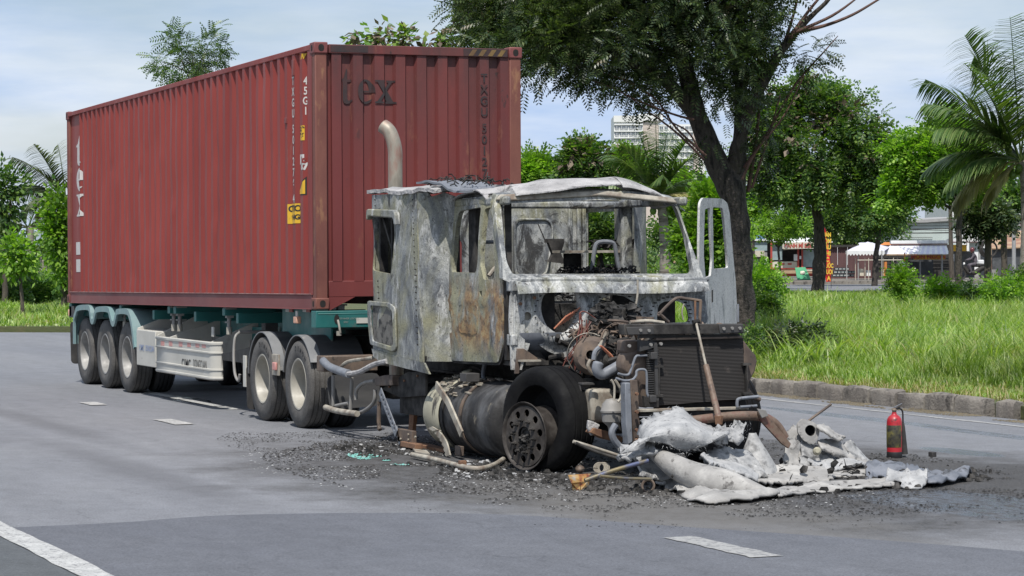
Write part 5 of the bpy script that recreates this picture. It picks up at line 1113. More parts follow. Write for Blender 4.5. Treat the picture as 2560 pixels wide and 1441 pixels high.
MB().prism(poly([(1467, 1050), (1482, 1055), (1496, 1062), (1488, 1080), (1475, 1090), (1465, 1070)], 'X', 6.35, 'Y', 'Z'), lambda y, z: (6.35, y, z), (0.04, 0, 0)).build('melted_cover', mAsh, trk, bev=0.008)
MB().prism(poly([(1563, 958), (1576, 957), (1582, 1105), (1570, 1112), (1565, 1060)], 'X', 6.95, 'Y', 'Z'), lambda y, z: (6.95, y, z), (-0.10, 0, 0)).build('frame_horn', mBlueG, trk, bev=0.006)
MB().prism(poly([(1576, 950), (1594, 950), (1600, 1060), (1603, 1100), (1584, 1108)], 'X', 6.9, 'Y', 'Z'), lambda y, z: (6.9, y, z), (-0.06, 0, 0)).build('frame_horn', mBrown, trk, bev=0.006)
MB().tube(arc([on(u, v, 'X', 6.9) for u, v in ((1540, 1062), (1530, 1080), (1535, 1100), (1552, 1120))], 4), 0.03, 8).build('hose', mBlueG, trk)
for v in (985, 1030, 1075, 1100): p = on(1590, v, 'X', 6.94); MB().cyl(p, p+Vector((0.03, 0, 0)), 0.014, n=8).build('bolt', mRust, trk)
# radiator pack
RX = 6.78
core = poly([(1636, 852), (1858, 846), (1862, 997), (1640, 1015)], 'X', RX+0.08, 'Y', 'Z')
MB().prism(core, lambda y, z: (RX+0.08, y, z), (-0.10, 0, 0)).build('radiator_core', mFin, trk, smooth=0)
def edgebar(px, X, th, m, nm, bev=0.005): return MB().prism(poly(px, 'X', X, 'Y', 'Z'), lambda y, z: (X, y, z), (-th, 0, 0)).build(nm, m, trk, bev=bev)
edgebar([(1560, 812), (1858, 810), (1860, 834), (1562, 838)], RX+0.14, 0.12, mSoot, 'top_crossbar'); edgebar([(1566, 818), (1634, 817), (1636, 836), (1570, 838)], RX+0.155, 0.012, mDarkS, 'crossbar_plate'); edgebar([(1797, 811), (1857, 811), (1858, 832), (1800, 834)], RX+0.155, 0.012, mDarkS, 'crossbar_plate')
for u, v in ((1600, 826), (1621, 827), (1808, 822), (1829, 821), (1848, 821), (1626, 862), (1651, 860), (1572, 865)):
    p = on(u, v, 'X', RX+0.15); MB().cyl(p, p+Vector((0.02, 0, 0)), 0.014, n=8).build('bolt', mGreyS, trk)
edgebar([(1600, 838), (1850, 835), (1850, 842), (1600, 846)], RX+0.07, 0.05, mDarkS, 'radiator_rail', 0.002); edgebar([(1640, 846), (1856, 841), (1856, 846), (1640, 851)], RX+0.11, 0.05, mBrown, 'radiator_rail', 0.002)
edgebar([(1562, 852), (1600, 850), (1605, 860), (1598, 880), (1580, 893), (1562, 882)], RX, 0.18, mBrown, 'radiator_tank', 0.02)
edgebar([(1562, 885), (1585, 880), (1605, 868), (1640, 868), (1642, 1012), (1612, 1022), (1604, 990), (1598, 960), (1572, 940), (1556, 925), (1555, 905)], RX+0.02, 0.14, mBrown, 'radiator_tank', 0.02)
edgebar([(1860, 850), (1872, 868), (1890, 888), (1894, 905), (1888, 930), (1874, 955), (1866, 990), (1858, 1000)], RX+0.05, 0.14, mBrown, 'radiator_tank', 0.02)
edgebar([(1600, 850), (1642, 856), (1644, 868), (1600, 880)], RX+0.10, 0.06, mDarkS, 'radiator_bracket', 0.004); edgebar([(1636, 860), (1644, 860), (1648, 1015), (1640, 1018)], RX+0.115, 0.03, mDarkS, 'radiator_rail', 0.003)
edgebar([(1610, 990), (1648, 1002), (1648, 1020), (1612, 1018)], RX+0.12, 0.05, mSoot, 'radiator_bracket', 0.004)
b = MB()
for i in range(24): p = on(1629, 875+i*5.6, 'X', RX+0.06); b.bx(p.x, p.x+0.03, p.y-0.05, p.y+0.05, p.z-0.006, p.z+0.004)
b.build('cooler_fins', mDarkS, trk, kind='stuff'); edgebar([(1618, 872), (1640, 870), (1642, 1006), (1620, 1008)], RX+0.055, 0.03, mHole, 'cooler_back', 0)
p = on(1636, 890, 'X', RX+0.15); MB().bx(p.x-0.05, p.x, p.y-0.03, p.y+0.03, p.z-0.03, p.z+0.03).build('pipe_fitting', mDarkS, trk, bev=0.006); p = on(1634, 998, 'X', RX+0.15); MB().bx(p.x-0.05, p.x, p.y-0.03, p.y+0.03, p.z-0.03, p.z+0.03).build('pipe_fitting', mDarkS, trk, bev=0.006)
edgebar([(1600, 1024), (1872, 1018), (1873, 1024), (1600, 1031)], RX+0.18, 0.10, mPale, 'lower_crossbar', 0.003); edgebar([(1600, 1030), (1872, 1024), (1873, 1036), (1600, 1042)], RX+0.15, 0.10, mSoot, 'lower_crossbar', 0.003)
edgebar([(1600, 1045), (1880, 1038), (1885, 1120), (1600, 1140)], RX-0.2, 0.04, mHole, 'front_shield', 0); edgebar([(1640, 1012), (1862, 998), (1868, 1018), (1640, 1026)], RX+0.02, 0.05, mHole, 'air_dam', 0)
p0 = on(1740, 806, 'X', RX+0.16); p1 = on(1765, 915, 'X', 7.15); p2 = on(1797, 1046, 'X', 7.5)
MB().cyl(p0, p1, 0.011, n=10).build('bonnet_strut', mPale, trk); mStrut = mat('strut_brown', (0.10, 0.062, 0.043), (0.155, 0.11, 0.08), 9, 0.6, c3=(0.13, 0.055, 0.042), spots=(0.05, 0.04, 0.035), spotscale=14, spotat=0.58, bmp=0.3); MB().cyl(p1, p2, 0.026, 0.028, 12).build('strut_body', mStrut, trk); MB().cyl(p2+Vector((0, 0, 0.02)), p2-Vector((0, 0, 0.05)), 0.04, 0.03, 8).build('strut_joint', mRust, trk)
MB().cyl(p0-Vector((0, 0.03, 0)), p0+Vector((0, 0.03, 0.01)), 0.02, n=8).build('strut_joint', mSoot, trk)
bt = arc([on(u, v, 'X', 7.35) for u, v in ((1640, 1065), (1760, 1048), (1850, 1040), (1905, 1043), (1940, 1062), (1962, 1095))], 6)
MB().tube(bt, [0.04]*len(bt), 12).build('bumper_beam', mStrut, trk, smooth=60)
edgebar([(1895, 1030), (1912, 1028), (1925, 1045), (1978, 1110), (1972, 1122), (1955, 1110), (1905, 1056)], 7.42, 0.03, mStrut, 'bumper_bracket', 0.004); edgebar([(1893, 1022), (1915, 1026), (1922, 1040), (1905, 1046)], 7.46, 0.015, mGreyS, 'bumper_plate', 0.004)
T([(1843, 1018), (1843, 1005), (1850, 997), (1895, 992)], 7.0, 0.014, mBlueG, 'tow_hook'); T([(1850, 1018), (1892, 1015)], 7.0, 0.012, mBlueG, 'tow_hook'); T([(1868, 975), (1880, 990), (1900, 1000)], 6.7, 0.02, mBrown, 'hose')
# --- front wheels
def front_rim(parent, c, ax, R0):
    ax = Vector(ax).normalized(); a = Vector((0, 0, 1)); s_ = a.cross(ax).normalized(); b = MB(); hl = []
    for k in range(10): t_ = 2*math.pi*(k+0.3)/10; hl.append([(0.205*math.cos(t_)+0.034*math.cos(q), 0.205*math.sin(t_)+0.034*math.sin(q)) for q in [R(x) for x in range(0, 360, 36)]])
    f = lambda x, y: c+s_*x+a*y+ax*(0.02*(1-min(1, math.hypot(x, y)/0.27))+0.0)
    b.plate([(0.268*math.cos(R(t_)), 0.268*math.sin(R(t_))) for t_ in range(0, 360, 10)], hl+[[(0.085*math.cos(R(t_)), 0.085*math.sin(R(t_))) for t_ in range(0, 360, 20)]], f, -ax*0.012, 0.06)
    d = b.build('rim', mRimB, parent, smooth=30); d.location = (0, 0, 0)
    MB().lathe([(0.268, -0.012), (0.285, 0.0), (0.303, 0.012), (0.300, 0.02), (0.292, 0.018), (0.284, 0.004), (0.27, -0.02), (0.255, -0.08), (0.25, -0.16), (0.262, -0.22)], c, ax, 40).build('rim', mRimB, parent, smooth=50).location = (0, 0, 0)
    MB().lathe([(0.0, -0.02), (0.085, -0.02), (0.085, -0.01), (0.06, -0.005)], c, ax, 20).build('hub', mChar, parent).location = (0, 0, 0)
    for k in range(10):
        t_ = 2*math.pi*(k+0.8)/10; q = c+s_*0.142*math.cos(t_)+a*0.142*math.sin(t_); MB().cyl(q, q+ax*0.03, 0.020, n=6).cyl(q+ax*0.03, q+ax*0.065, 0.012, n=8).build('wheel_nut', mSoot, parent).location = (0, 0, 0)
    bb = MB()
    for k in range(26): q = c+s_*random.uniform(-.05, .05)+a*random.uniform(-.11, .02)+ax*random.uniform(0.0, 0.04); bb.bx(-.014, .014, -.01, .01, -.006, .006, Matrix.Translation(q) @ Matrix.Rotation(random.uniform(0, 3), 4, (1, .3, .6)))
    o = bb.build('melted_hub', mChar, parent, kind='stuff'); o.location = (0, 0, 0)
for side, c, st in ((-1, Vector((5.69, 0.30, 0.455)), 17), (1, Vector((5.62, 1.98, 0.44)), 17)):
    e = bpy.data.objects.new('wheel', None); COL.objects.link(e); e.parent = trk; e.location = -trk.location
    ax = Vector((math.sin(R(st)), -math.cos(R(st)), 0))*(-side)*1.0 if side == -1 else Vector((-math.sin(R(st)), math.cos(R(st)), 0))
    ax = Vector((math.sin(R(st)), -math.cos(R(st)), 0)) if side == -1 else ax
    r = 0.475; h = 0.155; g = []
    for q in (-0.6, -0.2, 0.2, 0.6): g += [(r-0.004*abs(q), h*(q-0.07)), (r-0.012, h*(q-0.04)), (r-0.012, h*(q+0.04)), (r-0.004*abs(q), h*(q+0.07))]
    pf = [(0.285, -h*0.9), (0.40, -h*1.05), (0.455, -h*0.95)]+g+[(0.455, h*0.95), (0.435, h*1.08), (0.405, h*1.12), (0.345, h*1.04), (0.305, h*0.95), (0.295, h*0.75), (0.29, h*0.2), (0.26, -h*0.1), (0.0, -h*0.15)]
    b = MB().lathe(pf, c, ax, 56); sd = Vector((0, 0, 1)).cross(ax).normalized()
    V = []
    for v in b.V:
        q = Vector(v); rel = q-c; up_ = rel.z; w = wob(q*2.2, 1.0, 0.018); q += w
        if q.z < 0.012: q.z = 0.012+0.0
        V.append(tuple(q))
    b.V = V; b.build('tyre', mBurntTyre, e, smooth=45).location = (0, 0, 0)
    if side == -1: front_rim(e, Vector((5.72, 0.06, 0.318)), ax, 0.3)
    else: wheel(e, c.x, c.y, c.z, 0.40, 0.26, ax, mBurntTyre, mRimB, dish=False)
    if side == 1: MB().lathe([(0.0, 0.0), (0.17, 0.0), (0.17, -0.14), (0.0, -0.14)], c-ax*0.02, ax, 20).build('brake_drum', mRust, e).location = (0, 0, 0)
MB().bx(5.85, 6.0, 0.4, 2.05, 0.33, 0.45).build('front_axle', mSoot, trk, bev=0.02)
# --- fuel tank
TZ, TY, TR = 0.375, 0.42, 0.355
mTank = mat('tank_scorched', (0.014, 0.014, 0.015), (0.035, 0.034, 0.034), 4, 0.6, c3=(0.09, 0.09, 0.092), metal=0.0, bmp=0.5, bscale=16, bdist=0.012, spots=(0.20, 0.175, 0.13), spotscale=9, spotat=0.62, stretch=(1, 0.8, 0.5), detail=9)
mTankL = mat('tank_flaking', (0.40, 0.38, 0.29), (0.30, 0.28, 0.21), 4, 0.75, spots=(0.05, 0.045, 0.04), spotscale=7, spotat=0.50, stretch=(1, 1, 0.35), bmp=0.4, bscale=30)
mTank.node_tree.nodes['Principled BSDF'].inputs['Specular IOR Level'].default_value = 0.25
tk = MB().lathe([(0, 0), (TR*0.9, 0.01), (TR*0.97, 0.03), (TR, 0.07), (TR, 1.25), (TR*0.97, 1.30), (TR*0.9, 1.33), (TR*0.5, 1.35), (0, 1.355)], (3.52, TY, TZ), (1, 0, 0), 48).build('fuel_tank', mTank, trk, smooth=50)
MB().lathe([(0, 0), (TR*0.80, 0.01), (TR*0.92, 0.05), (TR*0.98, 0.12), (TR*1.0, 0.50), (TR*0.97, 0.52)], (3.0, TY, TZ), (1, 0, 0), 48).build('tank_end', mTankL, trk, smooth=50)
for x, m_ in ((4.10, mBrown), (3.62, mSoot)): MB().lathe([(TR+0.004, 0), (TR+0.014, 0), (TR+0.014, 0.06), (TR+0.004, 0.06)], (x, TY, TZ), (1, 0, 0), 40).build('tank_strap', m_, trk)
MB().bx(3.98, 4.14, 0.12, 0.26, 0.72, 0.80).build('tank_bracket', mDarkS, trk, bev=0.005); MB().bx(4.02, 4.16, 0.05, 0.09, 0.03, 0.12).build('strap_foot', mBrown, trk, bev=0.004)
MB().cyl((3.55, 0.38, 0.72), (3.55, 0.36, 0.80), 0.05, n=14).build('filler_cap', mTankL, trk)
MB().tube(arc([on(u, v, 'Y', 0.5) for u, v in ((1160, 940), (1155, 925), (1170, 917), (1195, 922), (1210, 935), (1213, 950))], 5), 0.012, 8).build('fuel_hose', mSoot, trk)
MB().tube(arc([on(u, v, 'Y', 0.4) for u, v in ((1213, 905), (1208, 935), (1210, 950))], 4), 0.022, 8).build('hose', mBlueG, trk)
b = MB()
for i in range(60): p = Vector((random.uniform(3.2, 4.2), random.uniform(0.12, 0.45), 0)); p.z = TZ+math.sqrt(max(0.01, TR**2-(p.y-TY)**2))+0.012; b.bx(-.03, .03, -.02, .02, -.006, .006, Matrix.Translation(p) @ Matrix.Rotation(random.uniform(-.4, .4), 4, (random.random(), random.random(), 1)))
b.build('melted_flakes', mPale, trk, kind='stuff')
# loose straps and brackets hanging below the cab
def strip(px, Y, w, th, m, nm, holes=0, par=None):
    A = on(*px[0], 'Y', Y); B = on(*px[1], 'Y', Y); d = (B-A); L_ = d.length; d.normalize(); s_ = Vector((0, 1, 0)).cross(d).normalized()
    hl = [[(L_*(k+1)/(holes+1)+0.016*math.cos(R(t_)), 0.02*math.sin(R(t_))) for t_ in range(0, 360, 45)] for k in range(holes)]
    o = [(0, -w/2), (L_, -w/2), (L_, w/2), (0, w/2)]
    return MB().plate(o, hl, lambda a, q: A+d*a+s_*q, (0, th, 0), 0.3).build(nm, m, par or trk, bev=0.003)
strip([(949, 978), (990, 1085)], -0.02, 0.095, 0.012, mBlueG, 'perforated_strip', 8)
strip([(988, 1070), (1000, 1108)], 0.0, 0.07, 0.012, mBlueG, 'perforated_strip', 1)
strip([(1088, 962), (1120, 1010)], -0.03, 0.075, 0.02, mPale, 'loose_strap'); strip([(1117, 1005), (1152, 1086)], -0.05, 0.075, 0.02, mPale, 'loose_strap')
p = on(1015, 1100, 'Y', 0.02); MB().bx(p.x-0.20, p.x+0.22, 0.0, 0.05, p.z-0.03, p.z+0.10).build('step_bracket', mBrown, trk, bev=0.004)
p = on(1028, 1112, 'Y', 0.0); MB().bx(p.x-0.20, p.x+0.22, -0.04, 0.04, p.z-0.03, p.z+0.02).build('step_bracket', mRust, trk, bev=0.004)
for u, v in ((1003, 1098), (1022, 1087), (1022, 1100), (1040, 1093)): p = on(u, v, 'Y', -0.004); MB().cyl(p, p-Vector((0, 0.015, 0)), 0.012, n=8).build('bolt', mPale, trk)
MB().prism(poly([(953, 973), (1018, 930), (1063, 930), (1063, 990), (1000, 995)], 'Y', 0.12, 'X', 'Z'), lambda x, z: (x, 0.12, z), (0, 0.03, 0)).build('battery_box_plate', mSoot, trk, bev=0.004)
MB().bx(2.2, 2.95, 0.16, 0.75, 0.32, 0.62).build('battery_box', mSoot, trk, bev=0.01)
for u, v in ((989, 956), (1012, 952), (975, 967), (1045, 940)): p = on(u, v, 'Y', 0.118); MB().cyl(p, p-Vector((0, 0.015, 0)), 0.012, n=8).build('bolt', mRust, trk)
MB().prism(poly([(935, 945), (960, 938), (980, 938), (980, 965), (938, 965)], 'Y', 0.05, 'X', 'Z'), lambda x, z: (x, 0.05, z), (0, 0.12, 0)).build('mount_block', mBrown, trk, bev=0.01)
MB().prism(poly([(1025, 1002), (1038, 1008), (1030, 1085), (1020, 1085)], 'Y', 0.3, 'X', 'Z'), lambda x, z: (x, 0.3, z), (0, 0.04, 0)).build('hanger', mRust, trk, bev=0.003)
# saw-edged strip of melted alloy leaning on the tank
A = [on(u, v, 'Y', 0.02) for u, v in ((1083, 1067), (1100, 1078), (1118, 1103), (1128, 1138))]; A = arc(A, 6); B = []
for i, p in enumerate(A): B.append(p+Vector((-0.11-0.035*(i % 2)+0.02*(i/len(A)), 0.0, -0.02)))
b = MB()
for i in range(len(A)-1): b.add([A[i], A[i+1], B[i+1], B[i]], [(0, 1, 2, 3)])
o = b.build('melted_strip', mPale, trk, smooth=0); md = o.modifiers.new('s', 'SOLIDIFY'); md.thickness = 0.015
# access steps behind the cab: bent tube and channel
Y_ = lambda px, Y: arc([on(u, v, 'Y', Y) for u, v in px], 5)
MB().tube(Y_([(808, 903), (825, 918), (860, 932), (872, 935)], 0.0), 0.045, 8).build('step_rail', mBlueG, trk, smooth=50)
MB().tube(Y_([(872, 935), (900, 930), (935, 912), (968, 903)], 0.0), 0.028, 8).build('step_rail', mAsh, trk)
MB().tube(Y_([(848, 922), (870, 905), (910, 898), (932, 895)], 0.1), 0.020, 8).build('step_rail', mPale, trk)
MB().tube(Y_([(814, 1019), (845, 1028), (893, 1035)], 0.0), 0.032, 10).build('step_bar', mPale, trk, smooth=60)
for px in ([(833, 938), (833, 1015)], [(880, 945), (876, 1028)], [(893, 1035), (915, 1025), (935, 1005), (938, 975)], [(890, 1000), (892, 975), (910, 958), (935, 953)], [(840, 1015), (872, 1008)]):
    MB().tube(Y_(px, 0.06), 0.020, 8).build('step_tube', mGreyS, trk, smooth=60)
MB().tube(Y_([(948, 1005), (947, 1060), (950, 1075)], 0.1), 0.022, 8).build('step_tube', mBrown, trk)
# ------------------------------------------------------------------ wreckage in front of the lorry
mFib = mat('fibreglass_ash', (0.40, 0.40, 0.397), (0.26, 0.265, 0.27), 8, 0.95, bmp=0.6, bscale=38, bdist=0.015, spots=(0.13, 0.13, 0.135), spotscale=18, spotat=0.57, stretch=(1, 1, 1))
mFib2 = mat('fibreglass_sheet', (0.39, 0.38, 0.36), (0.28, 0.272, 0.26), 5, 0.85, c3=(0.22, 0.215, 0.205), hi=0.75, bmp=0.5, bscale=45, bdist=0.01, spots=(0.10, 0.095, 0.09), spotscale=11, spotat=0.57)
mFibG = mat('fibreglass_grey', (0.20, 0.20, 0.20), (0.33, 0.33, 0.325), 9, 0.6, bmp=0.5, bscale=40, bdist=0.01, c3=(0.12, 0.12, 0.12), spots=(0.44, 0.44, 0.43), spotscale=13, spotat=0.60)
mSlate = mat('scorched_sheet', (0.10, 0.11, 0.13), (0.19, 0.20, 0.225), 4, 0.6, spots=(0.03, 0.03, 0.03), spotscale=6, spotat=0.58, bmp=0.3, bscale=20)
mFoil, t, b = newmat('heat_tinted_foil')
t.links.new(ramp(t, tex(t, 9, 3, 0.5), [(0.36, (0.55, 0.50, 0.40)), (0.48, (0.62, 0.36, 0.12)), (0.58, (0.28, 0.08, 0.05)), (0.68, (0.55, 0.45, 0.2))]), b.inputs['Base Color']); b.inputs['Metallic'].default_value = 0.85; b.inputs['Roughness'].default_value = 0.35
mTint, t, b = newmat('heat_tinted_tube')
t.links.new(ramp(t, tex(t, 6, 3, 0.5), [(0.35, (0.30, 0.24, 0.13)), (0.5, (0.22, 0.19, 0.13)), (0.60, (0.12, 0.14, 0.24)), (0.7, (0.2, 0.17, 0.12))]), b.inputs['Base Color']); b.inputs['Metallic'].default_value = 0.7; b.inputs['Roughness'].default_value = 0.4

def crease(p, a, s_):
    """sharp-edged folds, as in torn sheet"""
    v = noise.noise_vector(p+Vector((s_, s_*1.7, 0))); return Vector((abs(v.x)*2-.5, abs(v.y)*2-.5, .6-abs(v.z)*2))*a
def drape(name, top, bot, X0, X1, m, label, cat, group=None, th=0.02, amp=0.05, fold=2.0, na=44, nb=16, belly=0.0, seed=0.0, edge=0.015, par=None, zmin=0.015):
    """crumpled sheet hung between two surveyed curves; X0, X1: distance along the lorry of its upper and lower edge"""
    A = [Vector(p) for p in arc([Vector((u, v, 0)) for u, v in top], 12)]; B = [Vector(p) for p in arc([Vector((u, v, 0)) for u, v in bot], 12)]
    def lerp(P, t): i = min(int(t*(len(P)-1)), len(P)-2); f = t*(len(P)-1)-i; return P[i]*(1-f)+P[i+1]*f
    def f(a, b_):
        pa = lerp(A, a); pb = lerp(B, a); q0 = on(pa.x, pa.y, 'X', X0); q1 = on(pb.x, pb.y, 'X', X1)
        p = q0.lerp(q1, b_); p.x += belly*math.sin(b_*math.pi)
        w = crease(p*fold*0.7, amp*1.1, seed)+crease(p*fold*1.7+Vector((3, 1, 7)), amp*0.35, seed+3)+wob(p*fold*6, 1.0, amp*0.1, seed)
        k = 1.0 if 0.02 < b_ < 0.98 else 0.5; p += Vector((w.x*1.2, w.y*0.5, w.z*0.7))*k
        if b_ < 0.01 or b_ > 0.99: p.z += random.uniform(-edge, edge); p.y += random.uniform(-edge, edge)
        p.z = max(p.z, zmin+0.01*noise.noise(p*9)); return p
    b = MB().grid(f, na, nb); o = b.build(name, m, par, smooth=28)
    md = o.modifiers.new('s', 'SOLIDIFY'); md.thickness = th; md.offset = 0
    if par is None: tag(o, label, cat, group)
    return o
G_ = 'burnt bodywork heaped in front of the radiator'
drape('insulation_blanket', [(1598, 1085), (1606, 1055), (1632, 1040), (1662, 1033), (1692, 1021), (1712, 1032), (1745, 1056), (1775, 1070), (1795, 1080)], [(1545, 1142), (1560, 1128), (1592, 1104), (1622, 1100), (1660, 1108), (1700, 1126), (1735, 1127), (1758, 1110), (1790, 1088)], 7.35, 7.85, mFib,
      'white fibrous blanket draped over the lower front of the burnt lorry', 'burnt panel', G_, th=0.03, amp=0.04, fold=2.2, belly=0.24, edge=0.015)
drape('torn_insulation', [(1786, 1072), (1800, 1062), (1822, 1066), (1845, 1058), (1868, 1062)], [(1784, 1100), (1796, 1116), (1818, 1104), (1840, 1112), (1858, 1090)], 7.7, 7.75, mFib, 'ragged scrap of white insulation just right of the strut foot', 'burnt panel', G_, th=0.02, amp=0.03, fold=5, na=20, nb=8, edge=0.03)
# rolled sheet lying like a long cone
cl = [((1632, 1124), 20.9, 0.035), ((1655, 1140), 20.75, 0.065), ((1695, 1165), 20.6, 0.100), ((1750, 1192), 20.4, 0.125), ((1810, 1210), 20.25, 0.125), ((1865, 1226), 20.15, 0.10), ((1915, 1240), 20.1, 0.06), ((1948, 1247), 20.05, 0.02)]
P = arc([deep(p[0], p[1], D) for p, D, r in cl], 6); rs = arc([Vector((r, 0, 0)) for p, D, r in cl], 6)
b = MB().tube(P, [max(0.012, r.x) for r in rs], 28)
V = []
for v in b.V: q = Vector(v); q += wob(q*2.5, 1.0, 0.03); q.z = max(q.z*0.96, 0.012); V.append(tuple(q))
b.V = V; tag(b.build('rolled_sheet', mFib2, smooth=70), 'long pale cone of rolled fibreglass sheet lying foremost in the wreckage', 'burnt panel', G_)
def ground_sheet(name, up, lo_, m, label, amp=0.05, base=0.02, seed=0.0, th=0.015, na=50, nb=10, group=G_, par=None):
    """limp sheet lying on the road between two surveyed edges"""
    A = arc([on(u, v, 'Z', 0) for u, v in up], 10); B = arc([on(u, v, 'Z', 0) for u, v in lo_], 10)
    def lerp(P, t): i = min(int(t*(len(P)-1)), len(P)-2); f = t*(len(P)-1)-i; return P[i]*(1-f)+P[i+1]*f
    def f(a, b_):
        p = lerp(A, a).lerp(lerp(B, a), b_); h = base+amp*(1.1-2.4*abs(noise.noise(Vector((p.x*2.6+seed, p.y*2.6, seed)))))+amp*0.15*(0.5-2*abs(noise.noise(Vector((p.x*7, p.y*7, seed)))))
        e = 0.02 if b_ in (0, 1) else 0; p.x += random.uniform(-e, e); p.y += random.uniform(-e, e); p.z = max(0.012, h*(0.35+0.65*math.sin(math.pi*min(1, max(0, b_*0.9+0.05))))); return p
    o = MB().grid(f, na, nb).build(name, m, par, smooth=60); md = o.modifiers.new('s', 'SOLIDIFY'); md.thickness = th; md.offset = 0
    if par is None: tag(o, label, 'burnt panel', group)
    return o
ground_sheet('flat_sheet', [(1650, 1208), (1700, 1218), (1760, 1238), (1850, 1246), (1940, 1240)], [(1640, 1216), (1690, 1236), (1745, 1262), (1840, 1262), (1950, 1248)], mFib2, 'pale ragged sheet under the rolled cone at the front edge of the heap', 0.06, 0.03, 1.0)
ground_sheet('flat_strip', [(1935, 1236), (2010, 1220), (2100, 1213), (2200, 1208), (2235, 1203)], [(1945, 1250), (2010, 1240), (2100, 1232), (2200, 1225), (2240, 1222)], mFib2, 'narrow pale strip of sheet stretching right along the road', 0.04, 0.02, 2.0)
ground_sheet('flat_sheet', [(2225, 1204), (2260, 1200), (2300, 1203), (2318, 1212)], [(2215, 1216), (2250, 1222), (2290, 1226), (2318, 1220)], mFib, 'small white lump of burnt sheet at the right end of the heap', 0.10, 0.03, 3.0, na=20)
ground_sheet('dark_sheet', [(2165, 1172), (2230, 1170), (2290, 1186), (2350, 1196), (2430, 1192)], [(2165, 1208), (2230, 1200), (2280, 1206), (2330, 1222), (2420, 1204)], mSlate, 'blue-grey scorched sheet lying flat, furthest right in the wreckage', 0.075, 0.03, 4.0)
drape('folded_sheet', [(2045, 1172), (2080, 1166), (2120, 1158), (2150, 1152), (2180, 1156), (2215, 1166), (2240, 1170)], [(2060, 1200), (2100, 1205), (2140, 1208), (2165, 1206), (2185, 1200), (2215, 1185), (2238, 1174)], 6.9, 7.5, mFib2, 'folded pale panel with a dark underside beyond the flat strips', 'burnt panel', G_, amp=0.05, fold=2.2, seed=5)
drape('limp_sheet', [(1870, 1170), (1920, 1172), (1975, 1168), (2030, 1172), (2075, 1180)], [(1880, 1205), (1930, 1212), (1990, 1212), (2040, 1208), (2082, 1200)], 7.5, 8.0, mFib2, 'limp pale panel lying between the rolled cone and the crumpled wing', 'burnt panel', G_, amp=0.05, fold=2.4, seed=8)
drape('grey_sheet', [(1745, 1150), (1775, 1130), (1810, 1122), (1850, 1128), (1880, 1140)], [(1770, 1180), (1810, 1186), (1850, 1190), (1890, 1196), (1920, 1200)], 7.6, 7.9, mFibG, 'grey sagging sheet behind the rolled cone', 'burnt panel', G_, amp=0.07, fold=2.8, seed=11)
drape('torn_sheet', [(1760, 1140), (1780, 1150), (1830, 1165), (1880, 1178)], [(1765, 1160), (1800, 1172), (1850, 1190), (1900, 1205)], 7.85, 8.2, mFib, 'torn white strip along the back of the rolled cone', 'burnt panel', G_, amp=0.06, fold=4, seed=13, na=30, nb=8)
# peaked piece of bonnet
pk = on(1882, 1088, 'X', 7.45); b0 = on(1842, 1190, 'X', 7.5); b1 = on(1962, 1196, 'X', 7.5)
def peak(a, b_):
    t = a*math.pi*1.05; r = 0.03+0.20*b_**1.15; c = Vector((pk.x, pk.y+0.04*b_, 0)); z = pk.z*(1-b_)+0.02
    p = Vector((c.x+r*math.sin(t)*1.1, c.y-r*math.cos(t)*1.05, z)); w = wob(p*3, 1.0, 0.05, 2.0); return p+Vector((w.x, w.y*0.6, w.z*0.5))
o = MB().grid(peak, 30, 22).build('bonnet_piece', mFibG, smooth=70); o.modifiers.new('s', 'SOLIDIFY').thickness = 0.015; tag(o, 'mottled grey peaked piece of bonnet standing up in the middle of the heap', 'burnt panel', G_)
# crumpled wing with the round lamp opening
wing = thing('crumpled_wing', 'crumpled white wing with a round lamp hole, right of the heap', 'burnt panel', on(2040, 1170, 'X', 6.9), G_)
wp = rnd(poly([(1998, 1060), (2010, 1047), (2035, 1055), (2052, 1066), (2050, 1085), (2042, 1100), (2030, 1112), (2008, 1102), (1998, 1085)], 'X', 6.9, 'Y', 'Z'), 0.02)
lh = poly([(2027+14*math.cos(R(a)), 1077+14*math.sin(R(a))) for a in range(0, 360, 20)], 'X', 6.9, 'Y', 'Z')
MB().plate(wp, [lh], lambda y, z: (6.9+0.03*noise.noise(Vector((y*6, z*6, 1)))-0.15*(z-0.3), y, z), (-0.02, 0, 0), 0.05).build('lamp_panel', mFib2, wing, smooth=50)
p = on(2027, 1077, 'X', 6.88); MB().lathe([(0.052, 0.0), (0.050, -0.06), (0.04, -0.10), (0.0, -0.11)], p, (1, 0, 0), 20).build('lamp_bowl', mHole, wing)
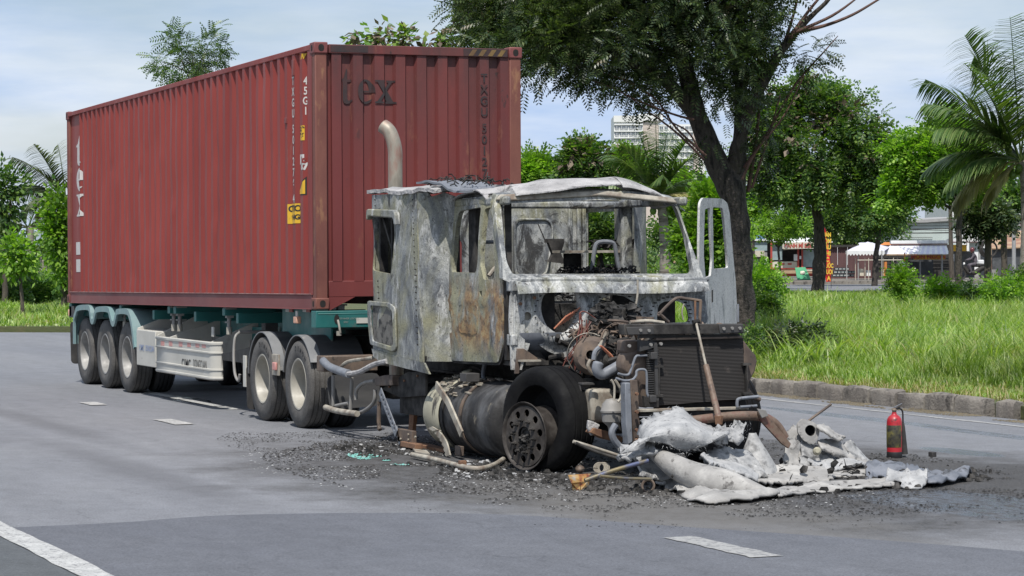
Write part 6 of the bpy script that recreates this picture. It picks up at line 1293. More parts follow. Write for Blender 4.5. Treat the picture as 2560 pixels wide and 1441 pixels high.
for tp, bt_, xa, xb, sd, mm in (
    ([(2050, 1062), (2075, 1070), (2095, 1085), (2112, 1095)], [(2048, 1072), (2070, 1090), (2090, 1098), (2108, 1100)], 6.8, 6.95, 1, mFib2),
    ([(1968, 1085), (1985, 1068), (2000, 1075), (2020, 1100)], [(1975, 1150), (1990, 1160), (2010, 1155), (2030, 1150)], 6.7, 6.95, 2, mFib2),
    ([(2005, 1100), (2030, 1112), (2060, 1130), (2100, 1150)], [(2000, 1170), (2040, 1178), (2080, 1176), (2130, 1170)], 6.85, 7.05, 3, mFibG),
    ([(2045, 1105), (2080, 1100), (2110, 1120), (2130, 1148)], [(2050, 1122), (2085, 1140), (2110, 1145), (2135, 1155)], 6.8, 7.0, 4, mFib2),
    ([(2115, 1115), (2130, 1108), (2150, 1130), (2175, 1155)], [(2110, 1140), (2130, 1150), (2150, 1160), (2180, 1165)], 6.8, 6.9, 5, mFibG),
    ([(2020, 1150), (2060, 1155), (2110, 1150), (2150, 1152)], [(2035, 1168), (2070, 1175), (2110, 1172), (2150, 1162)], 7.0, 7.15, 6, mFib)):
    drape('crumpled_sheet', tp, bt_, xa, xb, mm, '', '', amp=0.05, fold=5, na=18, nb=10, seed=sd*2.3, par=wing, edge=0.012)
p = on(2043, 1128, 'X', 7.06); MB().lathe([(0.0, 0.03), (0.02, 0.03), (0.034, 0.015), (0.036, 0.0), (0.036, -0.03)], p, (1, -0.4, 0.2), 16).build('lamp_fitting', mTankL, wing)
drape('bumper_scrap', [(1965, 1100), (1985, 1095), (2000, 1110)], [(1968, 1150), (1985, 1170), (2002, 1165)], 7.2, 7.3, mFib2, 'upright white scrap hanging between bumper bracket and crumpled wing', 'burnt panel', G_, amp=0.05, fold=4, na=14, nb=14, seed=21)
drape('crumpled_sheet', [(1588, 1150), (1605, 1140), (1640, 1135), (1665, 1150)], [(1595, 1190), (1615, 1200), (1650, 1205), (1690, 1200)], 7.5, 7.8, mFibG, 'grey crumpled sheet tucked under the blanket at the left of the heap', 'burnt panel', G_, amp=0.06, fold=3.5, seed=31, na=24)
drape('insulation_scrap', [(1548, 1130), (1560, 1120), (1600, 1118), (1640, 1110)], [(1548, 1150), (1575, 1152), (1600, 1145), (1640, 1128)], 7.7, 7.85, mFib, 'furry white scrap at the left end of the blanket', 'burnt panel', G_, th=0.03, amp=0.05, fold=6, seed=41, na=24, nb=8, edge=0.02)
# scatter of small fragments on the road
def strew(name, n, cx, cy, rx, ry, smin, smax, m, label, hz=0.35, cat='debris', power=0.6, flat=0.5, rect=None):
    tv = [(-1, -.7, 0), (.8, -1, 0), (1, .6, 0), (-.5, 1, 0), (-.6, -.4, 1), (.5, -.4, .8), (.4, .4, 1), (-.4, .5, .9)]; tf = [(4, 5, 6, 7), (0, 1, 5, 4), (1, 2, 6, 5), (2, 3, 7, 6), (3, 0, 4, 7)]
    r = rng.random(n)**power; a = rng.random(n)*2*math.pi; x = cx+rx*r*np.cos(a); y = cy+ry*r*np.sin(a)
    k = np.array([noise.noise(Vector((x[i]*1.1, y[i]*1.6, 3)))+0.25*noise.noise(Vector((x[i]*4, y[i]*4, 3))) > -0.12 for i in range(n)]); x = x[k]; y = y[k]; n = len(x)
    s_ = smin+(smax-smin)*rng.random(n)**3; a = rng.random(n)*2*math.pi
    return tag(scatter(name, tv, tf, np.stack([x, y, np.full(n, 0.006)], 1), np.stack([np.cos(a), np.sin(a), 0*a], 1), np.tile([0, 0, 1.0], (n, 1)), np.stack([s_, s_*(0.4+0.6*rng.random(n)), s_*hz*(0.5+rng.random(n))], 1), m), label, cat, kind='stuff')
# fibres standing off the torn insulation, and shards in the heap
def fibres(name, curve, X0, X1, n, label):
    A = arc([Vector((u, v, 0)) for u, v in curve], 12); pos = []
    for i in range(n): q = A[random.randrange(len(A))]; pos.append(list(on(q.x+random.gauss(0, 5), q.y+random.gauss(0, 4), 'X', random.uniform(X0, X1))))
    d = rng.normal(size=(n, 3)); d[:, 2] -= 0.6; tag(scatter(name, [(0, -.5, 0), (0, .5, 0), (1, 0, .2)], [(0, 1, 2)], pos, d, rng.normal(size=(n, 3)), np.stack([0.015+0.03*rng.random(n), np.full(n, .004), np.full(n, .02)], 1), mFib), label, 'fibres', kind='stuff')
fibres('loose_fibres', [(1545, 1142), (1560, 1128), (1592, 1104), (1622, 1100), (1660, 1108), (1700, 1126), (1735, 1127), (1758, 1110), (1790, 1088)], 7.8, 7.95, 200, 'white fibres hanging from the lower edge of the blanket')
fibres('loose_fibres', [(1786, 1072), (1822, 1066), (1868, 1062), (1858, 1092), (1818, 1104), (1796, 1116)], 7.7, 7.8, 70, 'white fibres round the ragged insulation scrap')
fibres('loose_fibres', [(1606, 1055), (1632, 1040), (1662, 1033), (1692, 1021), (1712, 1032), (1745, 1056)], 7.3, 7.45, 110, 'white fibres along the top of the blanket')
def shards(n, m, label, sm=0.02, sx=0.085):
    x = rng.normal(7.55, 0.35, n); y = 0.3+2.0*rng.random(n); s_ = sm+(sx-sm)*rng.random(n)**2
    tag(scatter('shards', [(-1, -.6, 0), (.2, -1, .1), (1, .1, 0), (.3, .9, -.1), (-.8, .6, 0), (-1, -.6, -.12), (.2, -1, -.02), (1, .1, -.12), (.3, .9, -.22), (-.8, .6, -.12)], [(0, 1, 2, 3, 4), (9, 8, 7, 6, 5), (0, 5, 6, 1), (1, 6, 7, 2), (2, 7, 8, 3), (3, 8, 9, 4), (4, 9, 5, 0)], np.stack([x, y, 0.03+0.13*rng.random(n)], 1), rng.normal(size=(n, 3)), rng.normal(size=(n, 3))+np.array([0, 0, 1.5]), s_, m), label, 'debris', kind='stuff')
shards(70, mChar, 'black charred shards in the heap', 0.012, 0.05)
strew('gutter_dirt', 9000, 0.0, 7.62, 7.0, 0.17, 0.004, 0.02, mSoil, 'dark grit and dead leaves along the foot of the kerb', 0.5, power=0.5)
# rods and small parts on the road
def rod(px, X, r, m, name, label, n=8, cat='rod', ax='X'):
    return tag(MB().tube(arc([on(u, v, ax, X) for u, v in px], 5), r, n).build(name, m, smooth=60), label, cat)
rod([(1433, 1104), (1480, 1118), (1548, 1140)], 7.3, 0.014, mPale, 'steel_rod', 'upper of two parallel pale rods beside the front tyre')
rod([(1440, 1108), (1490, 1130), (1548, 1148)], 7.35, 0.013, mSoot, 'steel_rod', 'lower, darker of the two parallel rods beside the front tyre')
rod([(1462, 1202), (1530, 1178), (1620, 1152)], 8.0, 0.018, mTint, 'heat_tinted_tube', 'gold and blue heat-tinted tube leaning left from the heap', 10, 'tube')
rod([(1500, 1190), (1560, 1196), (1628, 1198)], 8.2, 0.012, mTint, 'link_rod', 'thin bronze link rod lying below the heat-tinted tube', 10)
rod([(2000, 1070), (2030, 1046), (2052, 1030), (2078, 1011)], 6.6, 0.012, mBrown, 'steel_rod', 'dark rod sticking up behind the crumpled wing')
P_g = [on(u, v, 'Z', 0.04) for u, v in ((1030, 1137), (1090, 1150), (1160, 1168), (1200, 1172), (1235, 1163), (1262, 1146))]
tag(MB().tube(arc(P_g, 6), [0.024]*31, 10).build('bent_pipe', mPale, smooth=60), 'bent pale pipe lying on the road below the fuel tank', 'pipe')
p = on(1156, 1166, 'Z', 0.04); tag(MB().bx(p.x-.03, p.x+.03, p.y-.03, p.y+.03, 0.0, 0.09).build('pipe_clamp', mRust, bev=0.004), 'small rusty clamp round the bent pipe', 'clamp')
for px, m_, lab in (([(1000, 1120), (1060, 1124), (1110, 1134), (1112, 1128), (1060, 1116), (1004, 1112)], mRust, 'flat rusty bar lying left of the fuel tank'), ([(1032, 1130), (1068, 1136), (1075, 1144), (1040, 1140)], mPale, 'pale flat bracket at the left end of the bent pipe')):
    b = MB(); q = [on(u, v, 'Z', 0.0) for u, v in px]; n = len(q); b.add([(v.x, v.y, 0.035) for v in q]+[(v.x, v.y, 0.005) for v in q], [tuple(range(n)), tuple(reversed(range(n, 2*n)))]+[(i, i+n, (i+1) % n+n, (i+1) % n) for i in range(n)])
    tag(b.build('flat_bar', m_), lab, 'bar')
c = on(1445, 1225, 'Z', 0.0)
fo_ = thing('foil_box', 'torn heat-tinted foil box glowing copper, left of the heap', 'foil', c)
for pxs, zz in (([(1420, 1188), (1478, 1184), (1462, 1205), (1428, 1208)], 0.08), ([(1428, 1206), (1452, 1204), (1450, 1232), (1432, 1228)], 0.03), ([(1452, 1204), (1474, 1200), (1472, 1214), (1462, 1220), (1452, 1226)], 0.03)):
    q = [on(u, v, 'X', c.x+0.02*i) for i, (u, v) in enumerate(pxs)]; MB().add(q, [tuple(range(len(q)))]).build('foil', mFoil, fo_, smooth=0)
def lump(u, v, r, m, name, label, cat, sz=(1, 1, 1)):
    p = on(u, v, 'Z', r*sz[2]); b = bmesh.new(); bmesh.ops.create_icosphere(b, subdivisions=3, radius=r); me = bpy.data.meshes.new(name)
    for w in b.verts: w.co = Vector((w.co.x*sz[0], w.co.y*sz[1], w.co.z*sz[2]))+wob(w.co*9+Vector((u, v, 0)), 1.0, r*0.22)
    b.to_mesh(me); b.free(); o = link(name, me, m, smooth=60); o.location = p; tag(o, label, cat); return o
lump(1450, 1175, 0.045, mBrown, 'ball_joint', 'brown knob-shaped joint lying beside the front tyre', 'joint', (1.2, 1, 0.8))
lump(2122, 940, 0.10, mFib2, 'pale_stone', 'pale stone on the grass edge behind the kerb', 'stone', (1.4, 1, 0.5)).location.z += 0.16
lump(2348, 955, 0.085, mFib, 'crumpled_bag', 'crumpled white plastic bag in the grass behind the kerb', 'bag', (1.3, 1, 0.9)).location.z += 0.16
b_ = thing('coil_rings', 'pale coiled rings lying beside the front tyre', 'spring', on(1503, 1172, 'Z', 0))
for k in range(4): p = on(1498+4*k, 1170, 'Z', 0.07); MB().lathe([(0.046, -0.006), (0.052, 0), (0.046, 0.006), (0.04, 0), (0.046, -0.006)], p, (1, -0.6, 0.5), 20).build('ring', mPale, b_)
tag(MB().lathe([(0.05, -0.01), (0.06, 0), (0.05, 0.01), (0.04, 0), (0.05, -0.01)], on(1620, 1215, 'Z', 0.05), (0.7, -0.6, 0.3), 20).build('pipe_clip', mBrown), 'dark ring clip at the left front of the flat sheet', 'clip')
tag(MB().bx(-.035, .035, -.025, .025, 0, .045).build('charred_block', mRubber, bev=0.006), 'small black block lying right of the fire extinguisher', 'block').location = on(2331, 1142, 'Z', 0)
# ash, char, flakes and glass
strew('char_flakes', 36000, 5.4, 1.1, 4.9, 3.0, 0.003, 0.016, mChar, 'black char and soot crumbs strewn over the road round the burnt lorry')
strew('char_flakes', 6000, 2.2, -0.5, 2.6, 1.0, 0.003, 0.012, mChar, 'small black crumbs thinning out beside the drive wheels')
strew('char_flakes', 4000, 8.6, 1.6, 2.6, 3.6, 0.003, 0.012, mChar, 'black flakes spread on the road before the wreckage')
strew('ash_flakes', 5200, 5.2, 0.4, 4.4, 2.5, 0.003, 0.013, mFib, 'white ash flakes and melted metal crumbs on the blackened road')
strew('ash_clods', 900, 4.4, -0.25, 2.6, 0.55, 0.008, 0.04, mChar, 'larger black clods under the cab side', 0.7)
strew('ash_clods', 260, 4.6, -0.3, 2.4, 0.5, 0.006, 0.032, mFib, 'white melted clods under the cab side', 0.5)
strew('ash_clods', 1600, 7.4, 1.7, 1.3, 2.0, 0.008, 0.05, mChar, 'black clods filling the foot of the wreckage', 0.8)
mGl, t, b = newmat('green_glass'); b.inputs['Base Color'].default_value = (0.18, 0.42, 0.38, 1); b.inputs['Roughness'].default_value = 0.15
p = on(945, 1150, 'Z', 0); strew('glass_crumbs', 1500, p.x, p.y, 0.75, 0.16, 0.004, 0.014, mGl, 'pale green crumbs of broken glass on the road below the steps', 0.7)
b = MB()
for i in range(260):
    x, y = random.gauss(7.1, 0.4), random.gauss(1.3, 0.8); p = Vector((x, y, random.uniform(0.02, 0.10))); d = Vector((random.uniform(-1, 1), random.uniform(-1, 1), random.uniform(-.15, .2)))*random.uniform(.05, .14); b.tube([p, p+d*0.5+Vector((0, 0, .01)), p+d], random.choice((.003, .005)), 4)
tag(b.build('scorched_wires', mChar), 'tangle of scorched wires at the foot of the radiator', 'wire', kind='stuff')

# ------------------------------------------------------------------ fire extinguisher
p = on(2236, 1145, 'Z', 0.0); ex = thing('fire_extinguisher', 'red fire extinguisher with black horn standing on the wet road', 'fire extinguisher', p)
mER = mat('extinguisher_red', (0.42, 0.018, 0.028), (0.34, 0.02, 0.028), 6, 0.45, spots=(0.07, 0.02, 0.02), spotscale=9, spotat=0.60, coat=0.1)
mEL = mat('scorched_label', (0.03, 0.028, 0.022), (0.07, 0.065, 0.03), 12, 0.7, c3=(0.16, 0.14, 0.03), spots=(0.02, 0.02, 0.02), spotscale=20, spotat=0.5)
def q_(x, y, z): return Vector((p.x+x, p.y+y, z))
MB().lathe([(0, 0.0), (0.064, 0.0), (0.070, 0.006), (0.071, 0.03), (0.071, 0.335), (0.066, 0.362), (0.052, 0.385), (0.032, 0.40), (0.022, 0.41), (0.022, 0.425), (0, 0.43)], p, (0, 0, 1), 32).build('cylinder', mER, ex, smooth=50)
MB().lathe([(0.0715, 0.0), (0.0725, 0.002), (0.0725, 0.055), (0.0715, 0.058)], p, (0, 0, 1), 32).build('boot', mBlk, ex, smooth=50)
MB().lathe([(0.0722, 0.10), (0.0726, 0.101), (0.0726, 0.305), (0.0722, 0.306)], p, (0, 0, 1), 32, R(120), R(345)).build('label', mEL, ex, smooth=50)
MB().lathe([(0.017, 0.425), (0.02, 0.43), (0.02, 0.455), (0.012, 0.465), (0.0, 0.466)], p, (0, 0, 1), 16).build('valve', mBrown, ex); MB().lathe([(0.019, 0.440), (0.024, 0.443), (0.024, 0.452), (0.019, 0.455)], p, (0, 0, 1), 16).build('valve_ring', mPale, ex)
h_ = MB().bar(q_(0, -0.005, 0.47), q_(0.02, 0.07, 0.505), 0.022, 0.006); h_.build('handle', mBlueG, ex, bev=0.002); MB().bar(q_(0, -0.01, 0.462), q_(0, 0.06, 0.468), 0.02, 0.006).build('lever', mSoot, ex, bev=0.002)
MB().tube(arc([q_(0, 0.01, 0.45), q_(0.0, 0.06, 0.457), q_(0.0, 0.088, 0.43), q_(0, 0.093, 0.36), q_(0.0, 0.094, 0.30)], 6), 0.008, 10).build('hose', mBlk, ex)
MB().tube(arc([q_(0, 0.094, 0.32), q_(0, 0.097, 0.28), q_(0.0, 0.104, 0.16), q_(0, 0.113, 0.03)], 5), [0.010]+[0.010+0.0013*i for i in range(1, 16)], 14).build('horn', mRubber, ex)
# ------------------------------------------------------------------ trees
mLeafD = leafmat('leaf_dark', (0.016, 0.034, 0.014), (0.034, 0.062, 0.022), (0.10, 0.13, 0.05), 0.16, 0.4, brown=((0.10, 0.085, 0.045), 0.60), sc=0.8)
mLeafR = leafmat('leaf_round', (0.028, 0.072, 0.02), (0.06, 0.125, 0.03), (0.19, 0.28, 0.055), 0.28, 0.4, sc=0.35)
mLeafB = leafmat('leaf_bright', (0.05, 0.12, 0.015), (0.12, 0.23, 0.025), (0.25, 0.38, 0.05), 0.38, 0.4, sc=0.5)
mLeafY = leafmat('leaf_broad', (0.05, 0.12, 0.02), (0.11, 0.20, 0.035), (0.24, 0.30, 0.09), 0.3, 0.35, sc=0.6)
mPod = leafmat('seed_pods', (0.09, 0.065, 0.045), (0.14, 0.105, 0.075), (0.19, 0.15, 0.11), 0.1, 0.7, sc=1)
mPalm = leafmat('palm_leaflet', (0.05, 0.10, 0.03), (0.09, 0.15, 0.045), (0.17, 0.22, 0.08), 0.25, 0.32, sc=0.5)
mPalmY = leafmat('palm_leaflet_old', (0.20, 0.20, 0.07), (0.30, 0.27, 0.12), (0.38, 0.33, 0.18), 0.2, 0.5, sc=0.5)
mBark = mat('bark_dark', (0.034, 0.029, 0.025), (0.068, 0.058, 0.05), 5, 0.95, c3=(0.012, 0.011, 0.010), stretch=(2.2, 2.2, 0.6), bmp=1.0, bscale=14, bdist=0.05, detail=8)
mBark2 = mat('bark_brown', (0.05, 0.04, 0.032), (0.10, 0.085, 0.065), 5, 0.95, bmp=0.6, bscale=20, bdist=0.03, stretch=(2, 2, .5))
mBarkP = mat('palm_trunk', (0.16, 0.14, 0.12), (0.24, 0.215, 0.185), 3, 0.9, stretch=(0.5, 0.5, 4), bmp=0.5, bscale=12, bdist=0.03, c3=(0.10, 0.085, 0.07))
# compound leaf: pairs of leaflets along a rachis
def pinnate(n, w=0.10, l=0.30, droop=0.25):
    V = []; F = []
    V += [(0, -.006, 0), (0, .006, 0), (1, .004, -droop), (1, -.004, -droop)]; F.append((0, 1, 2, 3))
    for i in range(n):
        x = 0.12+0.86*i/(n-1) if n > 1 else .5; z = -droop*x*x; L_ = l*(0.6+0.5*math.sin(math.pi*(0.15+0.8*x)))
        for s_ in (-1, 1):
            o = len(V); V += [(x-.01, 0, z), (x+L_*0.25-w*.5, s_*L_*.55, z-.03), (x+L_*.45, s_*L_, z-.10), (x+L_*.30+w*.5, s_*L_*.5, z-.03)]; F.append((o, o+1, o+2, o+3))
    return V, F
PIN = pinnate(6, 0.10, 0.26); PIN4 = pinnate(3, 0.30, 0.42)
SIMPLE = ([(0, 0, 0), (.4, -.32, -.05), (1, 0, -.18), (.4, .32, -.05)], [(0, 1, 2), (0, 2, 3)])
def clumps(nc, ells, rad):
    """centres of leaf clumps: mostly near the surface of a few overlapping ellipsoids"""
    o = []; vol = np.array([e[3]*e[4]*e[5] for e in ells])**0.67; pr_ = vol/vol.sum()
    while len(o) < nc:
        e = ells[rng.choice(len(ells), p=pr_)]; d = rng.normal(size=3); d /= np.linalg.norm(d); r = (0.35+0.65*rng.random()**0.45)*(1+0.12*rng.normal())
        o.append(np.array(e[:3])+d*np.array(e[3:6])*r)
    return np.array(o)
def foliage(name, C, per, rad, size, m, parent, tmpl=SIMPLE, cen=None, droop=0.3, flat=1.0, out=0.8, kind=None):
    n = len(C)*per; c = np.repeat(C, per, 0); off = rng.normal(size=(n, 3))*rad*np.array([1, 1, flat]); pos = c+off
    cen = C.mean(0) if cen is None else np.array(cen); ov = c-cen; ov /= np.linalg.norm(ov, axis=1, keepdims=True)+1e-6
    d = off/(rad+1e-6)*0.6+ov*out+rng.normal(size=(n, 3))*0.6; d[:, 2] -= droop
    up = rng.normal(size=(n, 3))*0.45+np.array([0, 0, 1.0]); sz = size*(0.6+0.8*rng.random(n))
    return scatter(name, tmpl[0], tmpl[1], pos, d, up, sz, m, parent, kind=kind)
def limb(b, p, q, r0, r1, sag=0.15, n=6, k=8):
    p = Vector(p); q = Vector(q); mid = (p+q)/2+Vector((random.uniform(-1, 1), random.uniform(-1, 1), random.uniform(0.2, 1)))*(q-p).length*sag
    P = [p.lerp(mid, t*2) if t < .5 else mid.lerp(q, t*2-1) for t in [i/n for i in range(n+1)]]; P = [v+wob(v*1.3, 1, (q-p).length*0.03) for v in P]; P[0] = p
    b.tube(P, [r0+(r1-r0)*i/n for i in range(n+1)], k)
def tree(name, label, base, trunk, r0, r1, ells, nc, per, rad, size, m, tmpl=SIMPLE, pods=0, bark=None, group=None, cat='tree', nl=14, droop=0.3, flat=1.0, stem_z=-0.1):
    base = Vector(base); t = thing(name, label, cat, base, group); pts = [base+Vector((0, 0, stem_z))]+[Vector(p) for p in trunk]; P = arc(pts, 5); k = len(P)
    b = MB().tube(P, [r0+(r1-r0)*i/(k-1) for i in range(k)], 12)
    V = []
    for v in b.V: q = Vector(v); V.append(tuple(q+wob(q*2.5, 1, r0*0.25)))
    b.V = V; tk_ = b.build('trunk', bark or mBark2, t, smooth=60)
    C = clumps(nc, ells, rad); b = MB(); top = P[-1]
    for c in C[rng.choice(len(C), min(nl, len(C)), replace=False)]:
        s_ = P[int(k*random.uniform(.6, .99))]; limb(b, s_, s_.lerp(Vector(c), 0.9), r1*0.6, r1*0.12)
    b.build('branches', bark or mBark2, t, smooth=60)
    foliage('crown', C, per, rad, size, m, t, tmpl, droop=droop, flat=flat)
    if pods:
        Cp = C[C[:, 2] > np.percentile(C[:, 2], 35)][:pods]; foliage('seed_pods', Cp, 14, rad*0.8, size*0.9, mPod, t, SIMPLE, droop=0.8, kind='stuff')
    return t
def gz(u, D, z=0.14):
    """point of the ground at depth D in the direction of column u"""
    x = (u-1280)/6408*D; q = CAMP[:2]+fwh*D+rth*x; return Vector((q[0], q[1], z))
def E_(u, v, D, ru, rv, rd=None):
    p = deep(u, v, D); s_ = D/6408; return (p.x, p.y, p.z, ru*s_, ru*s_ if rd is None else rd*s_, rv*s_)
# the big tree leaning over the lorry
D0 = 42; S0 = D0/6408
bt_ = thing('spreading_tree', 'big dark feathery-leaved tree spreading over the lorry from the verge', 'tree', gz(1866, D0))
def pipe(b, px, D, w, n=12, k=5):
    P = arc([deep(u, v, D if not isinstance(D, list) else D[i]) for i, (u, v) in enumerate(px)], k); W = arc([Vector((x, 0, 0)) for x in w], k); b.tube(P, [max(0.006, x.x*S0/2) for x in W], n); return b
b = pipe(MB(), [(1866, 955), (1864, 860), (1858, 740), (1852, 620), (1842, 520), (1828, 455), (1815, 420)], D0, [68, 56, 50, 48, 52, 58, 30], 18, 8)
V = []
for v in b.V: q = Vector(v); V.append(tuple(q+wob(q*2.6, 1, 0.05)+wob(q*8, 1, 0.022)))
b.V = V
b.build('trunk', mBark, bt_, smooth=60)
for px, dd_, w in (([(1838, 530), (1815, 450), (1775, 370), (1745, 290), (1722, 210), (1700, 110), (1690, -20), (1700, -200)], 0, [44, 62, 56, 48, 42, 36, 30, 22]), ([(1846, 550), (1842, 450), (1850, 350), (1852, 240), (1845, 110), (1850, -30), (1870, -200)], 0.3, [40, 46, 36, 32, 28, 24, 18]),
                   ([(1838, 430), (1844, 365), (1868, 300), (1900, 215), (1945, 140), (1990, 80), (2040, 30), (2090, -20)], -0.4, [38, 36, 32, 28, 25, 20, 12, 8]), ([(1735, 280), (1660, 200), (1560, 150), (1440, 110), (1320, 90), (1230, 60)], -1, [40, 32, 26, 20, 14, 6]), ([(1700, 120), (1600, 40), (1480, -20), (1330, -60)], 1, [34, 26, 18, 8])):
    b = pipe(MB(), px, [D0+dd_*i*0.25 for i in range(len(px))], w, 12)
    b.V = [tuple(Vector(v)+wob(Vector(v)*4, 1, 0.03)) for v in b.V]; b.build('limb', mBark, bt_, smooth=60)
mTwig = mat('reddish_twig', (0.07, 0.035, 0.028), (0.11, 0.06, 0.045), 5, 0.8)
for px, w in (([(1990, 80), (2060, 65), (2130, 38), (2195, 0), (2260, -40)], [14, 10, 8, 6, 5]), ([(1990, 80), (2080, 40), (2150, -10)], [10, 8, 4]), ([(1975, 95), (2020, 30), (2070, -30)], [12, 8, 6]), ([(1950, 140), (1980, 50), (2000, -30)], [12, 8, 6]), ([(1860, 420), (1920, 330), (1990, 210), (2060, 130), (2095, 90)], [8, 7, 6, 4, 2]), ([(1855, 450), (1890, 380), (1960, 290), (2010, 190)], [8, 6, 5, 3]),
              ([(1760, 400), (1700, 340), (1650, 300), (1600, 265), (1560, 225)], [7, 6, 5, 4, 2]), ([(1765, 390), (1690, 320), (1640, 250), (1560, 200), (1480, 175)], [8, 6, 5, 4, 2]), ([(1750, 380), (1720, 330), (1670, 300), (1620, 250)], [5, 5, 4, 2]), ([(1735, 300), (1680, 285), (1590, 250), (1520, 215), (1440, 190)], [7, 6, 5, 3, 2]),
              ([(1640, 230), (1560, 200), (1490, 190), (1400, 165)], [5, 4, 3, 2]), ([(1180, 60), (1150, 30), (1140, 5), (1135, -30)], [3, 3, 2, 2]), ([(1200, 70), (1165, 45), (1150, 20)], [3, 2, 2]), ([(1870, 480), (1890, 350), (1900, 230), (1895, 100)], [12, 10, 8, 5]), ([(1880, 470), (1925, 330), (1950, 240)], [8, 6, 4])):
    pipe(MB(), px, D0-0.6+random.uniform(-.5, .8), w, 6).build('twig', mTwig, bt_, smooth=60)
crown_poly = [(1150, -60), (1138, 10), (1185, 60), (1178, 95), (1215, 120), (1290, 132), (1325, 165), (1385, 150), (1420, 185), (1500, 190), (1560, 215), (1620, 222), (1668, 242), (1700, 205), (1735, 215), (1760, 240), (1800, 250), (1845, 300), (1875, 270), (1890, 200), (1905, 150), (1925, 90), (1935, 30), (1950, -20), (2000, -120), (1950, -330), (1500, -420), (1150, -300)]
def sample_poly(pl, n):
    o = []; u0, u1 = min(p[0] for p in pl), max(p[0] for p in pl); v0, v1 = min(p[1] for p in pl), max(p[1] for p in pl)
    while len(o) < n:
        q = (u0+(u1-u0)*random.random(), v0+(v1-v0)*random.random())
        if inside(q, pl): o.append(q)
    return o
C = np.array([list(deep(u, v, D0+random.gauss(0, 1.1)*(1.0 if v < 150 else 0.6))) for u, v in sample_poly(crown_poly, 1750)])
thin = np.array([list(deep(u+random.gauss(0, 9), v+random.gauss(0, 9), D0+random.uniform(-.6, .6))) for u, v in [(1395, 165), (1440, 190), (1480, 195), (1520, 218), (1560, 240), (1600, 262), (1640, 265), (1920, 290), (1940, 250), (2000, 190), (1990, 150), (2040, 135), (2070, 110), (1760, 350), (1880, 370), (1900, 400), (1150, 20), (1210, 118), (1345, 178), (1420, 180), (1460, 205), (1500, 212), (1545, 232), (1585, 250), (1980, 110), (2010, 165), (1925, 330), (1905, 350)] for _ in range(2)])
cen = list(deep(1700, 300, D0))
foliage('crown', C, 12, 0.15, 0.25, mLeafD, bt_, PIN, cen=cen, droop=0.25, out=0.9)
foliage('crown_fringe', thin, 8, 0.10, 0.23, mLeafD, bt_, PIN, cen=cen, droop=0.35, out=0.9)
lc = np.array([list(deep(1180+330*random.random(), -20+150*random.random(), D0-1.2+random.uniform(-.4, .5))) for _ in range(230)])
foliage('sunlit_sprays', lc, 10, 0.13, 0.22, leafmat('leaf_olive_sunlit', (0.05, 0.085, 0.03), (0.10, 0.145, 0.05), (0.17, 0.21, 0.09), 0.3, 0.4, sc=.8), bt_, PIN, cen=cen, droop=0.2, out=0.9)  # lighter leaf colour paints sunshine on the upper left of the crown
b = MB()
for i in range(90): q = deep(1130+40*random.random()+ (i % 3)*8, -40+120*random.random(), D0); b.add([q, q+Vector((.03, .02, -.05)), q+Vector((.02, -.01, -.11)), q+Vector((-.02, -.02, -.05))], [(0, 1, 2, 3)])
b.build('dry_pods', mPod, bt_, kind='stuff')
# feathery sapling growing against the big trunk
tree('feathery_tree', 'small bright feathery tree between the palm and the big trunk', gz(1795, 50), [deep(1796, 760, 50), deep(1790, 640, 50), deep(1782, 560, 50)], 0.05, 0.02, [E_(1785, 570, 50, 46, 60), E_(1735, 610, 50, 34, 42), E_(1800, 650, 50, 30, 60), E_(1785, 500, 50, 34, 30)], 200, 9, 0.12, 0.24, mLeafB, PIN4)
tree('creeper', 'leafy creeper at the foot of the big trunk', gz(1885, 40), [gz(1884, 40, 0.5)], 0.02, 0.01, [E_(1882, 860, 40, 14, 40), E_(1890, 900, 40, 16, 20)], 40, 6, 0.05, 0.10, mLeafR, PIN4, cat='plant', nl=4)
# round-crowned street trees beyond the lot
D1 = 108
tree('round_tree', 'dense round-crowned tree with brown seed pods behind the red banner', gz(2042, D1), [deep(2050, 640, D1), deep(2046, 560, D1), deep(2040, 500, D1), deep(2040, 430, D1)], 0.30, 0.15, [E_(2040, 350, D1, 160, 135), E_(1925, 410, D1, 72, 90), E_(2155, 400, D1, 75, 100), E_(2040, 455, D1, 145, 52), E_(2035, 255, D1, 85, 52), E_(2195, 430, D1, 40, 60), E_(1945, 300, D1, 62, 55)], 700, 12, 0.20, 0.36, mLeafR, PIN4, pods=110, bark=mBark, nl=26)
D2 = 100
tree('layered_tree', 'bright green layered tree on a thin trunk, right of the round tree', gz(2396, D2), [deep(2397, 600, D2), deep(2398, 540, D2), deep(2394, 480, D2)], 0.15, 0.09, [E_(2320, 385, D2, 85, 50), E_(2270, 440, D2, 60, 32), E_(2395, 440, D2, 75, 36), E_(2440, 390, D2, 50, 45), E_(2255, 370, D2, 35, 28), E_(2320, 475, D2, 70, 20), E_(2380, 340, D2, 50, 26), E_(2225, 495, D2, 35, 16), E_(2450, 470, D2, 40, 20)], 420, 11, 0.18, 0.34, mLeafB, PIN4, bark=mBark, nl=24, flat=0.6)
tree('dark_tree', 'dark-leaved tree on a leaning trunk behind the white gazebo', gz(2186, 128), [deep(2190, 640, 128), deep(2197, 590, 128), deep(2200, 540, 128)], 0.15, 0.10, [E_(2130, 535, 128, 75, 30), E_(2200, 535, 128, 50, 30), E_(2060, 550, 128, 60, 22), E_(2235, 500, 128, 40, 35)], 220, 11, 0.26, 0.40, mLeafR, PIN4, bark=mBark)
